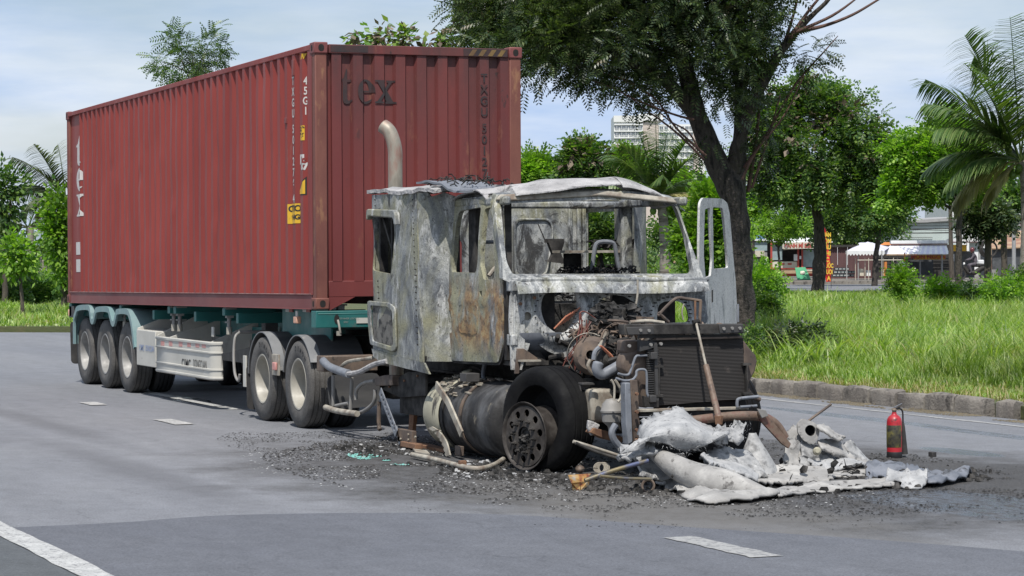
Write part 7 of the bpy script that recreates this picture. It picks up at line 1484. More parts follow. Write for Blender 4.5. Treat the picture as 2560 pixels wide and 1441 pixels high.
tree('feathery_tree', 'pale feathery treetop showing above the layered tree', gz(2380, 135), [deep(2375, 500, 135), deep(2372, 400, 135)], 0.15, 0.05, [E_(2375, 310, 135, 55, 40), E_(2360, 345, 135, 70, 40)], 160, 7, 0.22, 0.40, mLeafB, PIN4)
tree('thin_tree', 'slender young tree standing before the sandwich stall', gz(1949, 118), [deep(1949, 660, 118), deep(1946, 620, 118), deep(1955, 590, 118)], 0.07, 0.04, [E_(1945, 575, 118, 34, 14), E_(1980, 555, 118, 34, 16), E_(1900, 568, 118, 28, 12)], 80, 10, 0.16, 0.28, mLeafB, PIN4, bark=mBark)
for i, (u, v, D, ru, rv, m, pods, lab) in enumerate(((1462, 402, 92, 62, 58, mLeafR, 60, 'podded tree showing above the cab roof, left of the palm'), (1575, 420, 95, 60, 44, mLeafB, 40, 'podded tree directly behind the coconut palm'), (1340, 425, 105, 40, 45, mLeafB, 0, 'green treetop just right of the container edge'), (1385, 440, 115, 40, 25, mLeafB, 0, 'low green treetop above the middle of the cab roof'),
                                            (1715, 480, 98, 45, 40, mLeafB, 20, 'green tree between palm and big trunk'), (1500, 580, 110, 70, 60, mLeafR, 0, 'dark tree seen through the sleeper window'), (1700, 560, 112, 60, 50, mLeafR, 0, 'dark tree seen through the windscreen beside the palm trunk'), (1880, 520, 132, 30, 32, mLeafB, 0, 'light green tree close right of the big trunk'), (2510, 470, 112, 90, 90, mLeafR, 0, 'dark green tree behind the right-hand palm'), (2470, 540, 104, 60, 36, mLeafD, 0, 'dark drooping tree under the right-hand palm'))):
    tree('background_tree', lab, gz(u, D), [deep(u, v+rv*0.8, D), deep(u, v+rv*0.3, D)], 0.16, 0.08, [E_(u, v+rv*.15, D, ru*.85, rv*.7), E_(u-ru*0.45, v+rv*0.4, D, ru*0.5, rv*0.45), E_(u+ru*0.45, v+rv*0.3, D, ru*0.5, rv*0.5), E_(u-ru*0.1, v-rv*0.35, D, ru*0.4, rv*0.4)], 130, 11, 0.18, 0.34, m, PIN4, pods=pods, group='trees beyond the lot')
tree('hedge', 'overgrown hedge with yellowish top behind the stalls', gz(2100, 150), [gz(2100, 150, 0.8)], 0.1, 0.05, [E_(1990, 560, 150, 70, 14), E_(2100, 578, 150, 110, 20), E_(2195, 565, 150, 60, 26), E_(2140, 545, 150, 110, 14)], 330, 12, 0.3, 0.34, mLeafR, PIN4, cat='hedge')
tree('hedge', 'leafy hedge behind the sheds seen through the cab', gz(1620, 135), [gz(1620, 135, 0.8)], 0.1, 0.05, [E_(1500, 620, 135, 120, 50), E_(1780, 610, 135, 60, 40)], 260, 12, 0.3, 0.34, mLeafR, PIN4, cat='hedge')
# trees behind the container
D4 = 58
tree('wispy_tree', 'wind-blown feathery treetop above the left part of the container', gz(500, D4), [deep(510, 500, D4), deep(500, 300, D4), deep(490, 190, D4)], 0.12, 0.03, [E_(450, 110, D4, 34, 42), E_(405, 165, D4, 28, 26), E_(500, 150, D4, 42, 42), E_(545, 130, D4, 26, 28), E_(470, 190, D4, 45, 25), E_(430, 90, D4, 16, 18), E_(515, 90, D4, 24, 14)], 75, 7, 0.09, 0.26, mLeafR, PIN, nl=24)
tree('broadleaf_tree', 'broad-leaved treetop with reddish tips above the container front', gz(1000, 52), [deep(1000, 500, 52), deep(995, 260, 52), deep(990, 150, 52)], 0.12, 0.03, [E_(930, 100, 52, 48, 22), E_(1010, 95, 52, 38, 22), E_(1090, 108, 52, 40, 18), E_(1000, 150, 52, 120, 30)], 90, 9, 0.10, 0.17, mLeafY, SIMPLE, pods=40, nl=24)
# left side of the picture
tree('sapling', 'slim sapling with few leaves on the grass bank at left', gz(56, 70), [deep(55, 740, 70), deep(50, 690, 70), deep(52, 620, 70)], 0.06, 0.03, [E_(50, 640, 70, 34, 28), E_(35, 610, 70, 24, 18), E_(70, 660, 70, 24, 18), E_(30, 670, 70, 18, 12)], 75, 14, 0.13, 0.15, mLeafB, SIMPLE, bark=mBark2, nl=10)
tree('broadleaf_tree', 'leafy tree rising against the rear end of the container', gz(160, 78), [deep(160, 690, 78), deep(156, 600, 78)], 0.12, 0.05, [E_(150, 540, 78, 34, 40), E_(160, 600, 78, 40, 50), E_(170, 670, 78, 40, 40), E_(140, 500, 78, 16, 18)], 210, 20, 0.2, 0.16, mLeafB, SIMPLE)
tree('broadleaf_tree', 'thin-crowned tree at the left edge of the picture', gz(10, 84), [deep(12, 680, 84), deep(8, 560, 84)], 0.12, 0.05, [E_(15, 470, 84, 34, 40), E_(0, 540, 84, 40, 60), E_(40, 470, 84, 26, 16)], 110, 16, 0.2, 0.17, mLeafR, SIMPLE)
for i, (u, v, ru) in enumerate(((20, 735, 60), (90, 738, 60), (150, 735, 50), (-60, 735, 60))):
    D = 86+i; tree('bush', ('low bush left of the sapling trunk', 'low bush right of the sapling trunk', 'low bush beside the container rear', 'low bush at the outer left end of the row')[i], gz(u, D), [gz(u, D, 0.5)], 0.05, 0.03, [E_(u, v-8, D, ru, 26)], 120, 10, 0.18, 0.24, mLeafR, PIN4, cat='bush', group='bushes on the left bank')
for i, (u, v, D, ru, rv, m) in enumerate(((1905, 700, 62, 36, 30, mLeafB), (1900, 770, 50, 26, 24, mLeafR), (2250, 702, 74, 20, 26, mLeafB), (2345, 722, 76, 24, 12, mLeafB), (2510, 722, 70, 48, 26, mLeafB), (2560, 712, 72, 30, 28, mLeafR), (1990, 862, 40.5, 70, 30, mLeafD), (2420, 735, 80, 36, 12, mLeafR), (1660, 690, 85, 70, 26, mLeafY))):
    lab = ('feathery weed bush right of the big trunk', 'darker weed bush low beside the big trunk', 'tall leafy weed before the striped awning', 'leafy weed between awning and motorbike', 'broad leafy bush at right below the grey pole', 'dark bush at the right edge of the grass', 'dark green fern patch in the near grass', 'weeds in front of the motorbike', 'weeds seen through the windscreen')[i]
    tree('weed_bush', lab, gz(u, D), [gz(u, D, 0.5)], 0.02, 0.01, [E_(u, v, D, ru, rv), E_(u+ru*.3, v+rv*.5, D, ru, rv*.6)], 75, 9, 0.09 if D < 60 else 0.11, 0.15 if D < 60 else 0.18, m, PIN4, cat='bush')
# palms
def palm(label, base, top, r0, r1, fr, nleaf=44, w=0.055, coco=0, m=None):
    t = thing('coconut_palm', label, 'palm', base); base = Vector(base); top = Vector(top); n = 26; b = MB()
    P = [base.lerp(top, i/n)+Vector((0.15*math.sin(i/n*3), 0.1*math.sin(i/n*2), 0)) for i in range(n+1)]; P[-1] = top
    b.tube(P, [(r0+(r1-r0)*i/n)*(1.06 if i % 2 else 0.98) for i in range(n+1)], 12); b.build('trunk', mBarkP, t, smooth=50)
    for (az, el, L_, drp, old) in fr:
        # az: screen-plane angle measured from right, turned by el towards or away from the camera
        d = Vector(RT)*math.cos(R(az))*math.cos(R(el))+Vector((0, 0, 1))*math.sin(R(az))+Vector(-FW)*math.cos(R(az))*0+Vector(-FW)*math.sin(R(el)); d.normalize()
        k = 12; q = top.copy(); rib = [q.copy()]; dd_ = d.copy()
        for i in range(k): dd_ = (dd_+Vector((0, 0, -drp/k*(0.4+1.4*i/k)))).normalized(); q = q+dd_*(L_/k); rib.append(q.copy())
        rb_ = MB().tube(rib, [0.03*(1-0.9*i/k)+0.004 for i in range(k+1)], 5).build('frond', mPalmY if old else (m or mPalm), t, smooth=50)
        pos = []; dr = []; ups = []; sz = []
        for i in range(nleaf):
            f_ = 0.14+0.86*i/nleaf; x = f_*k; j = min(int(x), k-1); p = rib[j].lerp(rib[j+1], x-j); tan = (rib[j+1]-rib[j]).normalized(); hz_ = math.sqrt(max(0, 1-tan.z**2)); side = tan.cross(Vector((0, 0, 1))*hz_+Vector(FW)*(0.9-0.5*hz_))
            side.normalize()
            for s_ in (-1, 1):
                l = side*s_*0.8+tan*0.75+Vector((0, 0, -0.35-0.35*f_*drp+random.uniform(-.12, .12))); pos.append(p); dr.append(l.normalized()); ups.append(Vector((0, 0, 1))+side*s_*.3); ll = L_*0.30*(0.45+0.75*math.sin(math.pi*min(1, 0.2+0.75*f_)))*random.uniform(.85, 1.1); sz.append((ll, w, ll))
        scatter('leaflets', [(0, -.5, 0), (0, .5, 0), (.5, .45, -.06), (.5, -.45, -.06), (1, 0, -.3)], [(0, 1, 2, 3), (3, 2, 4)], [list(v) for v in pos], [list(v) for v in dr], [list(v) for v in ups], sz, mPalmY if old else (m or mPalm), rb_)
    for i in range(coco):
        p = top+Vector((random.uniform(-.25, .25), random.uniform(-.25, .25), random.uniform(-.45, -.15))); MB().lathe([(0, .13), (.08, .1), (.11, 0), (.08, -.1), (0, -.13)], p, (0, 0, 1), 10).build('coconut', mLeafY, t, smooth=60)
    return t
D = 78; palm('coconut palm with upright fronds rising behind the cab roof', gz(1658, D), deep(1645, 500, D), 0.20, 0.13, [(92, 10, 2.4, .2, 0), (78, -20, 2.3, .4, 0), (105, 20, 2.3, .4, 0), (98, -20, 2.3, .3, 0), (84, 25, 2.2, .3, 0), (70, 10, 2.1, .6, 0), (115, -10, 2.1, .6, 0), (60, 10, 2.2, .8, 0), (122, -10, 2.2, .9, 0), (135, 25, 2.0, 1.2, 0), (45, -25, 2.2, 1.3, 0), (150, 5, 1.9, 1.7, 0), (28, 15, 1.8, 1.6, 1), (20, -10, 1.7, 1.9, 0), (168, -10, 1.6, 2.0, 0), (85, 60, 1.8, 1.2, 0), (95, -60, 1.8, 1.2, 0)], coco=6)
D = 74; palm('tall coconut palm at the right edge with long drooping fronds', gz(2556, D), deep(2552, 405, D), 0.20, 0.14, [(112, 10, 4.1, .4, 0), (126, -15, 3.8, .6, 0), (98, 20, 4.4, .3, 0), (105, -30, 4.0, .4, 0), (119, 25, 3.9, .6, 0), (134, 10, 3.5, .8, 0), (142, 20, 3.2, .9, 0), (155, -10, 2.9, 1.2, 0), (165, 20, 2.7, 1.3, 0), (85, 0, 4.2, .4, 0), (178, 0, 2.6, 1.8, 1), (70, -10, 3.6, .6, 0), (40, 10, 3.0, 1.1, 0), (10, 0, 2.8, 1.6, 0), (200, 15, 1.8, 1.6, 1), (60, 50, 3, 1, 0), (120, -50, 3, 1, 0)], nleaf=64, coco=5, w=0.06)
D = 88; palm('windswept grey-green palm behind the container rear', gz(175, D), deep(165, 500, D), 0.18, 0.12, [(128, 0, 2.4, .7, 0), (112, 20, 2.3, .5, 0), (100, -20, 2.2, .5, 0), (145, -10, 2.3, 1.1, 0), (160, 10, 1.7, 1.5, 0), (60, 0, 2, .8, 0), (178, 0, 1.4, 1.6, 1)], nleaf=40, m=leafmat('palm_grey', (0.07, 0.09, 0.055), (0.12, 0.15, 0.09), (0.2, 0.22, 0.15), .2, .4))
D = 92; palm('low palm with arching fronds left of the container', gz(105, D), deep(100, 650, D), 0.16, 0.12, [(150, 0, 1.6, 1.2, 0), (120, 15, 1.6, 1.0, 0), (90, -15, 1.7, .8, 0), (60, 0, 1.6, 1.1, 0), (35, 10, 1.6, 1.4, 0), (15, -10, 1.3, 1.8, 0), (175, 5, 1.3, 1.8, 0)])
D = 95; palm('palm with brown hanging fronds at the far left', gz(60, D), deep(70, 570, D), 0.16, 0.12, [(150, 0, 1.6, 1.6, 1), (25, 0, 1.3, 1.7, 1), (120, 10, 1.6, 1.2, 0), (70, 0, 1.6, 1.2, 0), (170, 0, 1.6, 1.6, 0), (40, 10, 1.4, 1.5, 0)], coco=3)

# far-off trees that close the horizon, too many to count
n_ = 1500; uu = -3800+9500*rng.random(n_); C = np.array([list(gz(u, 225+50*random.random(), 0)+Vector((0, 0, (2.4+1.9*noise.noise(Vector((u*0.006, 1, 0)))+0.8*noise.noise(Vector((u*0.03, 4, 0))))*random.random()**0.6))) for u in uu])
o = foliage('distant_wood', C, 14, 0.9, 1.1, mLeafR, None, PIN4, cen=[float(CAMP[0]), float(CAMP[1]), -40], out=0.0, droop=0.1); tag(o, 'low line of distant trees along the horizon', 'wood', kind='stuff')
# ------------------------------------------------------------------ far street
mWallP = mat('pale_green_cladding', (0.46, 0.52, 0.50), (0.40, 0.46, 0.44), 1, 0.6, stretch=(1, 1, .2)); mWh = mat('white_sheeting', (0.72, 0.72, 0.70), (0.62, 0.63, 0.63), 2, 0.6)
mCon = mat('pole_concrete', (0.25, 0.25, 0.25), (0.33, 0.33, 0.32), 3, 0.8); mMar = mat('maroon_cladding', (0.085, 0.045, 0.045), (0.12, 0.06, 0.06), 2, 0.6, stretch=(1, 1, .2)); mTarp = mat('dark_tarpaulin', (0.04, 0.045, 0.05), (0.085, 0.09, 0.095), 1.5, 0.7, bmp=.5, bscale=3, bdist=.1)
mRustR = mat('rusty_roof', (0.24, 0.11, 0.075), (0.42, 0.32, 0.20), 0.8, 0.85); mRedP = mat('red_frame', (0.42, 0.07, 0.05), (0.34, 0.05, 0.04), 2, 0.5); mRedF = mat('red_flag', (0.62, 0.03, 0.025), (0.5, 0.02, 0.02), 2, 0.6); mYelL = mat('yellow_letter', (0.75, 0.5, 0.05), None, 2, 0.6)
mCream = mat('cream_board', (0.58, 0.55, 0.46), (0.5, 0.45, 0.36), 3, 0.6, spots=(0.3, 0.1, 0.06), spotscale=6, spotat=.62); mOr = mat('orange_canvas', (0.62, 0.22, 0.05), None, 2, 0.7); mLav = mat('lilac_canvas', (0.50, 0.49, 0.58), (0.6, 0.59, 0.66), 2, 0.7); mGrnB = mat('green_board', (0.03, 0.22, 0.10), (0.06, 0.3, 0.14), 3, 0.5)
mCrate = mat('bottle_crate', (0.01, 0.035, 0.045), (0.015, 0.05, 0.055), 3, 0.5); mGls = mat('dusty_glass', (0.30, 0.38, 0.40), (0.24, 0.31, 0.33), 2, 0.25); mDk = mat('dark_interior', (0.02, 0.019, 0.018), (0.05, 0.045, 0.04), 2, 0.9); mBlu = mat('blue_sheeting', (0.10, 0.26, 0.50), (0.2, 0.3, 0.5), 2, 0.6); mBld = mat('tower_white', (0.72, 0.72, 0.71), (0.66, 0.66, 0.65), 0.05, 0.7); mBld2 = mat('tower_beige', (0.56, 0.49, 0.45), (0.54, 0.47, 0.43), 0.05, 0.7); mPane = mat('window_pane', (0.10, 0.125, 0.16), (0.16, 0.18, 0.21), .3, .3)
NRM = Vector((-fwh[0], -fwh[1], 0))     # buildings along the far street face the camera side
RX_ = Vector((rth[0], rth[1], 0))
class Spot:
    """a local frame on the far street: a to the right, d away from the viewer, z up, in metres"""
    def __init__(s, u, D): s.o = gz(u, D, 0.0); s.D = D; s.k = D/6408; s.u = u
    def P(s, a, d, z): return s.o+RX_*a-NRM*d+Vector((0, 0, z))
    def A(s, u): return (u-s.u)*s.k
    def Z(s, v): return (CAMP[2]-(v-HV(s.u))*s.k)
    def box(s, b, a0, a1, d0, d1, z0, z1):
        V = [s.P(a, d, z) for z in (z0, z1) for d in (d0, d1) for a in (a0, a1)]; b.add(V, [(0, 2, 3, 1), (4, 5, 7, 6), (0, 1, 5, 4), (1, 3, 7, 5), (3, 2, 6, 7), (2, 0, 4, 6)]); return b
    def B(s, name, m, par, u0, u1, d0, d1, v1, v0, bev=0, **k): return s.box(MB(), s.A(u0), s.A(u1), d0, d1, max(0, s.Z(v0)) if v0 is not None else 0, s.Z(v1)).build(name, m, par, smooth=0, bev=bev, **k)
    def cyl(s, name, m, par, u, d, v1, v0, r): return MB().cyl(s.P(s.A(u), d, s.Z(v0) if v0 else 0), s.P(s.A(u), d, s.Z(v1)), r, n=8).build(name, m, par)
    def quad(s, name, m, par, pts, th=0.03): return MB().prism(list(range(len(pts))), None, (0, 0, 1)) if 0 else s._q(name, m, par, pts, th)
    def _q(s, name, m, par, pts, th):
        P = [s.P(s.A(u), d, s.Z(v)) for u, v, d in pts]; n = len(P); h = Vector((0, 0, -th)); b = MB().add(P+[p+h for p in P], [tuple(range(n)), tuple(reversed(range(n, 2*n)))]+[(i, i+n, (i+1) % n+n, (i+1) % n) for i in range(n)]); return b.build(name, m, par, smooth=0)
    def text(s, body, h, u, v, d, m, par, bold=.01, width=1.0, sp=1.0):
        V, F = text_mesh(body, h, 'CENTER', bold, sp, width); return lettering('lettering', V, F, lambda a, q: s.P(s.A(u)+a, d, s.Z(v)+q), m, par)
def HV(u): return 631-(u-1280)*0.0053
# road in front of the stalls, with its kerb and pavement
def band(name, D0_, D1_, u0, u1, z0, z1, m):
    P = [gz(u0, D0_), gz(u1, D0_), gz(u1, D1_), gz(u0, D1_)]; b = MB(); b.add([(p.x, p.y, z1) for p in P]+[(p.x, p.y, z0) for p in P], [(0, 1, 2, 3), (0, 4, 5, 1), (1, 5, 6, 2), (2, 6, 7, 3), (3, 7, 4, 0)]); return setting(b.build(name, m, smooth=0))
band('far_road', 112, 134, 1700, 3000, -0.2, 0.16, mAsph); band('far_pavement', 134, 190, 1500, 3100, -0.2, 0.34, mKerb); band('far_road_line', 130.6, 131.1, 1700, 3000, 0.10, 0.165, mPaint)
# sandwich stall
s = Spot(1980, 138); st = thing('food_stall', 'red-framed sandwich stall with white awning sign behind the slender tree', 'food stall', s.P(0, 1, 0.3))
s.B('counter', mCream, st, 1931, 1998, 0.1, 1.0, 654, 670); s.B('counter_front', mRedP, st, 1928, 2050, 0.08, 0.16, 670, 673); s.B('skirt', mCream, st, 2010, 2050, 0.1, .2, 672, 678)
for u in (1929, 1996, 2006, 2070): s.B('post', mRedP, st, u-2.3, u+2.3, 0.0, 0.12, 602, 672)
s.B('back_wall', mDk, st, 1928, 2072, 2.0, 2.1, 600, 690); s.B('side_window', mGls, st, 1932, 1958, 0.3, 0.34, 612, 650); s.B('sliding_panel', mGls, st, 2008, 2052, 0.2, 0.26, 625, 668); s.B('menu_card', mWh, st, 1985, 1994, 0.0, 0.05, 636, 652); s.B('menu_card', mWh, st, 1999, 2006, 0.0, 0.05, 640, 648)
s.B('chassis', mRedP, st, 1935, 2045, 0.3, 1.8, 676, 690); s.B('lower_panel', mRustR, st, 1930, 2050, 0.12, .3, 673, 684)
s._q('awning', mWh, st, [(1952, 606, -.5), (2054, 604, -.5), (2060, 592, 1.0), (1960, 594, 1.0)], .05); s._q('roof', mWh, st, [(1925, 602, 0), (2082, 604, 0), (2092, 598, 2.2), (1925, 596, 2.2)], .06)
s._q('sign_board', mCream, st, [(1953, 607, -.55), (2052, 605, -.55), (2052, 619, -.45), (1957, 624, -.45)], .02); s.B('sign_face', mCream, st, 1954, 2052, -.56, -.5, 607, 622)
s.text('BÁNH MÌ SIÊU SẠCH', 0.30, 2011, 619, -.58, mRedP, st, .012, .86, .95); V = [s.P(s.A(u), -.58, s.Z(v)) for u, v in ((1957, 609), (1970, 609), (1971, 616), (1964, 622), (1957, 617))]; MB().add(V, [(0, 1, 2, 3, 4)]).build('shield_emblem', mGreyS, st, smooth=0)
for u in (1957, 1975): s.B('food_picture', mRedP, st, u-5, u+5, 0.07, .09, 658, 662)
s2 = Spot(1905, 141); k_ = thing('glass_kiosk', 'small kiosk with grey-blue glass just right of the big trunk', 'kiosk', s2.P(0, 1, .3)); s2.B('wall', mCon, k_, 1872, 1925, 0, 2, 602, 690); s2.B('window', mGls, k_, 1884, 1921, -.05, 0, 606, 627); s2.B('roof', mWh, k_, 1868, 1928, -.2, 2.2, 598, 602); s2.B('crate_shelf', mCream, k_, 1887, 1910, -.3, -.05, 627, 642)
s3 = Spot(1900, 162); k_ = thing('blue_shed', 'blue-fronted shed above the glass kiosk', 'shed', s3.P(0, 1, .3)); s3.B('wall', mBlu, k_, 1872, 1912, 0, 3, 567, 690); s3.B('side_post', mWh, k_, 1913, 1919, 0, .3, 565, 690); s3.B('roof', mWh, k_, 1865, 1935, -.3, 3.2, 562, 567)
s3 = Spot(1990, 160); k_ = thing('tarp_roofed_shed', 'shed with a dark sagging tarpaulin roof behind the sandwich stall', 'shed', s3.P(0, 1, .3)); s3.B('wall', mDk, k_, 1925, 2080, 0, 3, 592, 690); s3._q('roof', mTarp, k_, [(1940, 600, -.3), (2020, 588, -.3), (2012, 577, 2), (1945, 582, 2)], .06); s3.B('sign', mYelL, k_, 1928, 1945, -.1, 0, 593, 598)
# feather banner
s = Spot(2066, 121); fb_ = thing('feather_banner', 'tall red feather banner with yellow lettering beside the dark trunk', 'banner', s.P(0, 0, 0.2))
bp_ = [(2062, 568), (2067, 574), (2066, 590), (2074, 640), (2078, 680), (2078, 704), (2066, 705), (2060, 670), (2056, 630), (2058, 590)]
MB().plate([(s.A(u), s.Z(v)) for u, v in bp_], [], lambda a, z: s.P(a, 0.05*math.sin(z*3), z), NRM*0.01, 0.2).build('cloth', mRedF, fb_, smooth=40)
for i, w_t in enumerate(('QUÁN', 'CƠM', 'LẨU', 'THI', 'C', 'NƯỚC', 'TƯƠI', 'A')): s.text(w_t, 0.28, 2064+i*1.1, 592+i*15.5, -.06, mYelL, fb_, .012, .62 if len(w_t) > 3 else .8)
MB().tube([s.P(s.A(2078), 0, 0.1), s.P(s.A(2078), 0, s.Z(660)), s.P(s.A(2066), 0, s.Z(575)), s.P(s.A(2062), 0, s.Z(567))], .015, 6).build('pole', mDk, fb_)
# maroon shed and crates
s = Spot(2130, 146); k_ = thing('maroon_shed', 'long shed clad in maroon sheeting behind the bottle crates', 'shed', s.P(0, 1, .3)); s.B('wall', mMar, k_, 2076, 2250, 0, 3, 618, 700); s.B('roof', mDk, k_, 2072, 2255, -.2, 3.2, 612, 618)
for u in range(2080, 2250, 6): s.B('cladding_rib', mMar, k_, u, u+1.6, -.03, 0, 620, 695)
for u, v in ((2092, 610), (2117, 625)): s.cyl('lamp_cord', mWh, k_, u, -.4, 618, 662, .012)
for r_ in range(3):
    for c_ in range(6 if r_ < 2 else 4):
        q = Spot(2086+c_*9+r_*3, 139); cr_ = q.B('bottle_crate', mCrate, None, q.u-4.2, q.u+4.2, 0, .3, 692-r_*8-6.6, 692-r_*8); b = MB()
        for x in (-2.2, 0, 2.2): q.box(b, q.A(q.u+x-.6), q.A(q.u+x+.6), -.012, 0, q.Z(692-r_*8-2), q.Z(692-r_*8-5))
        b.build('bottle_slots', mWh, cr_, smooth=0, kind='stuff').location = (0, 0, 0); tag(cr_, ('bottom', 'middle', 'top')[r_]+'-row dark bottle crate, '+('first', 'second', 'third', 'fourth', 'fifth', 'sixth')[c_]+' from left, before the maroon shed', 'crate', 'bottle crates before the maroon shed')
s = Spot(2008, 131); k_ = thing('leaning_board', 'green advertising board leaning in front of the sandwich stall', 'sign board', s.P(0, 0, .2)); s._q('board', mGrnB, k_, [(1990, 669, .4), (2016, 668, .4), (2026, 698, -.2), (1992, 697, -.2)], .04); s._q('oval_logo', mCream, k_, [(2002, 678, .1), (2010, 677, .1), (2013, 681, 0), (2008, 684, 0), (2001, 682, 0)], .06)
# white gazebo, orange canopy
s = Spot(2185, 137); k_ = thing('gazebo', 'lilac-white gazebo with scalloped edge over bare poles', 'gazebo', s.P(0, 1.5, .3))
top = s.P(s.A(2180), 1.6, s.Z(604)); ring_ = [s.P(s.A(u), d, s.Z(v)) for u, v, d in ((2115, 628, 0), (2212, 627, 0), (2246, 618, 3), (2150, 619, 3))]
for i in range(4): MB().add([ring_[i], ring_[(i+1) % 4], top], [(0, 1, 2)]).build('canopy_panel', mLav, k_, smooth=0)
sc_ = []
for i in range(13): u = 2115+97*i/12; sc_ += [(s.A(u), s.Z(628)-.14), (s.A(u+4), s.Z(628)-.24)]
MB().prism([(s.A(2115), s.Z(627))]+sc_[:-1]+[(s.A(2212), s.Z(627))], lambda a, z: s.P(a, 0, z), -NRM*.02).build('valance', mWh, k_, smooth=0)
for u, d in ((2117, 0), (2147, .2), (2162, 2.6), (2205, 0), (2240, 2.6)): s.cyl('pole', mCon, k_, u, d, 626, 700, .03)
s._q('cap', mLav, k_, [(2155, 612, 1), (2200, 612, 1), (2196, 606, 2.2), (2160, 606, 2.2)], .03); s.B('rail', mCream, k_, 2145, 2260, .1, .16, 649, 651)
for u in (2141, 2165, 2172, 2190, 2212, 2236): s.cyl('stake', mCream, k_, u, random.uniform(0, .6), 645, 700, .018)
for u, m_, v in ((2158, mCream, 672), (2175, mWh, 676), (2216, mOr, 655), (2222, mGrnB, 672)): q = s.B('carton', m_, None, u-5, u+5, .5, .9, v, 690); tag(q, {2158: 'cream carton under the gazebo', 2175: 'small white box under the gazebo', 2216: 'orange poster board beside the gazebo', 2222: 'green bucket beside the gazebo'}[u], 'box')
s = Spot(2222, 143); tag(s._q('orange_canopy', mOr, None, [(2195, 616, 0), (2262, 620, 0), (2250, 606, 2), (2225, 605, 2)], .05), 'orange canopy between the gazebo and the striped awning', 'canopy')
# striped awning stall
s = Spot(2300, 139); k_ = thing('awning_stall', 'wide stall under a blue-white striped awning', 'food stall', s.P(0, 1.5, .3))
for i in range(24): u = 2196+i*7.2; w = u+28*(1-i/40); k2 = 2234+i*5.9; s._q('awning_strip', mWh if i % 2 else mLav, k_, [(u, 635, -.6), (u+7.2, 635, -.6), (k2+5.9, 613, 1.2), (k2, 613, 1.2)], .02)
s.B('ridge', mWh, k_, 2235, 2378, 1.1, 1.5, 601, 610); s.B('ridge_trim', mMar, k_, 2235, 2378, 1.05, 1.1, 609, 612); s.B('front_trim', mRustR, k_, 2196, 2290, -.65, -.6, 635, 638)
for u, d, v in ((2243, 0, 636), (2355, 0, 630), (2377, -.2, 610), (2315, 2, 630)): s.cyl('pole', mCon, k_, u, d, v, 700, .05)
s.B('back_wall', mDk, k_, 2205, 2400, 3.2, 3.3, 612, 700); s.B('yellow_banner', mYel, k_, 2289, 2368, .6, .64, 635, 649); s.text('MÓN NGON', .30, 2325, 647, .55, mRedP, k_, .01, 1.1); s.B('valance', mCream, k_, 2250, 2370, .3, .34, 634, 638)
s.B('hanging_cloth', mTarp, k_, 2292, 2350, 2.2, 2.3, 650, 690); s.B('notice', mWh, k_, 2373, 2384, -.25, -.22, 636, 654)
sg = Spot(2260, 130); q = thing('round_sign', 'white round sign on an orange post among the weeds', 'sign', sg.P(0, 0, .2)); MB().cyl(sg.P(0, 0, .1), sg.P(sg.A(2262), 0, sg.Z(632)), .03, n=8).build('post', mOr, q); MB().cyl(sg.P(sg.A(2259), -.06, sg.Z(660)), sg.P(sg.A(2259), -.03, sg.Z(660)), .12, n=18).build('disc', mWh, q)
s = Spot(2420, 146); k_ = thing('white_lean_to', 'second stall with white roof and yellow banner behind the motorbike', 'food stall', s.P(0, 1, .3)); s.B('roof', mWh, k_, 2378, 2450, -.3, 1.5, 597, 605); s.B('trim', mMar, k_, 2378, 2450, -.34, -.3, 604, 607); s.B('side_cloth', mWallP, k_, 2424, 2448, 0, .1, 607, 630); s.B('yellow_banner', mYel, k_, 2382, 2418, .1, .15, 612, 628); s.cyl('pole', mCon, k_, 2448, 0, 600, 700, .05); s.B('tarpaulin', mTarp, k_, 2382, 2446, 1.2, 1.3, 628, 700)
s = Spot(2520, 150); k_ = thing('tarpaulin_shed', 'shed walled with dark tarpaulin under a rusty patched roof', 'shed', s.P(0, 1, .3)); s.B('tarpaulin', mTarp, k_, 2482, 2620, 0, 4, 620, 700); s._q('roof', mRustR, k_, [(2474, 620, -.3), (2625, 614, -.3), (2610, 575, 5), (2545, 577, 5), (2482, 600, 3)], .08)
# big buildings behind
s = Spot(2325, 172); k_ = thing('corrugated_hall', 'pale green corrugated hall behind the striped awning', 'building', s.P(0, 4, .3)); s.B('wall', mWallP, k_, 2247, 2405, 0, 10, 549, 700); s._q('roof', mCon, k_, [(2245, 553, -.3), (2408, 543, -.3), (2408, 538, 10), (2245, 547, 10)], .2)
for u in range(2250, 2404, 5): s.B('cladding_rib', mWallP, k_, u, u+1.2, -.04, 0, 553, 606)
for v in (582, 593): s.B('rail', mDk, k_, 2249, 2330, -.3, -.26, v, v+1.2)
s = Spot(2450, 185); k_ = thing('blue_roofed_hall', 'white hall with a blue roof edge right of the pale green hall', 'building', s.P(0, 4, .3)); s.B('wall', mWh, k_, 2405, 2490, 0, 12, 545, 700); s.B('roof_edge', mBlu, k_, 2403, 2470, -.3, 0, 540, 549); s.B('wall_grey', mCon, k_, 2490, 2560, 0, 12, 552, 700)
s = Spot(2470, 215); k_ = thing('white_block', 'tall white building half hidden by the layered tree', 'building', s.P(0, 4, .3)); s.B('wall', mWh, k_, 2380, 2640, 0, 14, 462, 700); s.B('parapet', mWh, k_, 2378, 2642, -.3, 0, 458, 463)
for u in (2400, 2450, 2500): s.B('window', mPane, k_, u, u+26, -.08, 0, 505, 530)
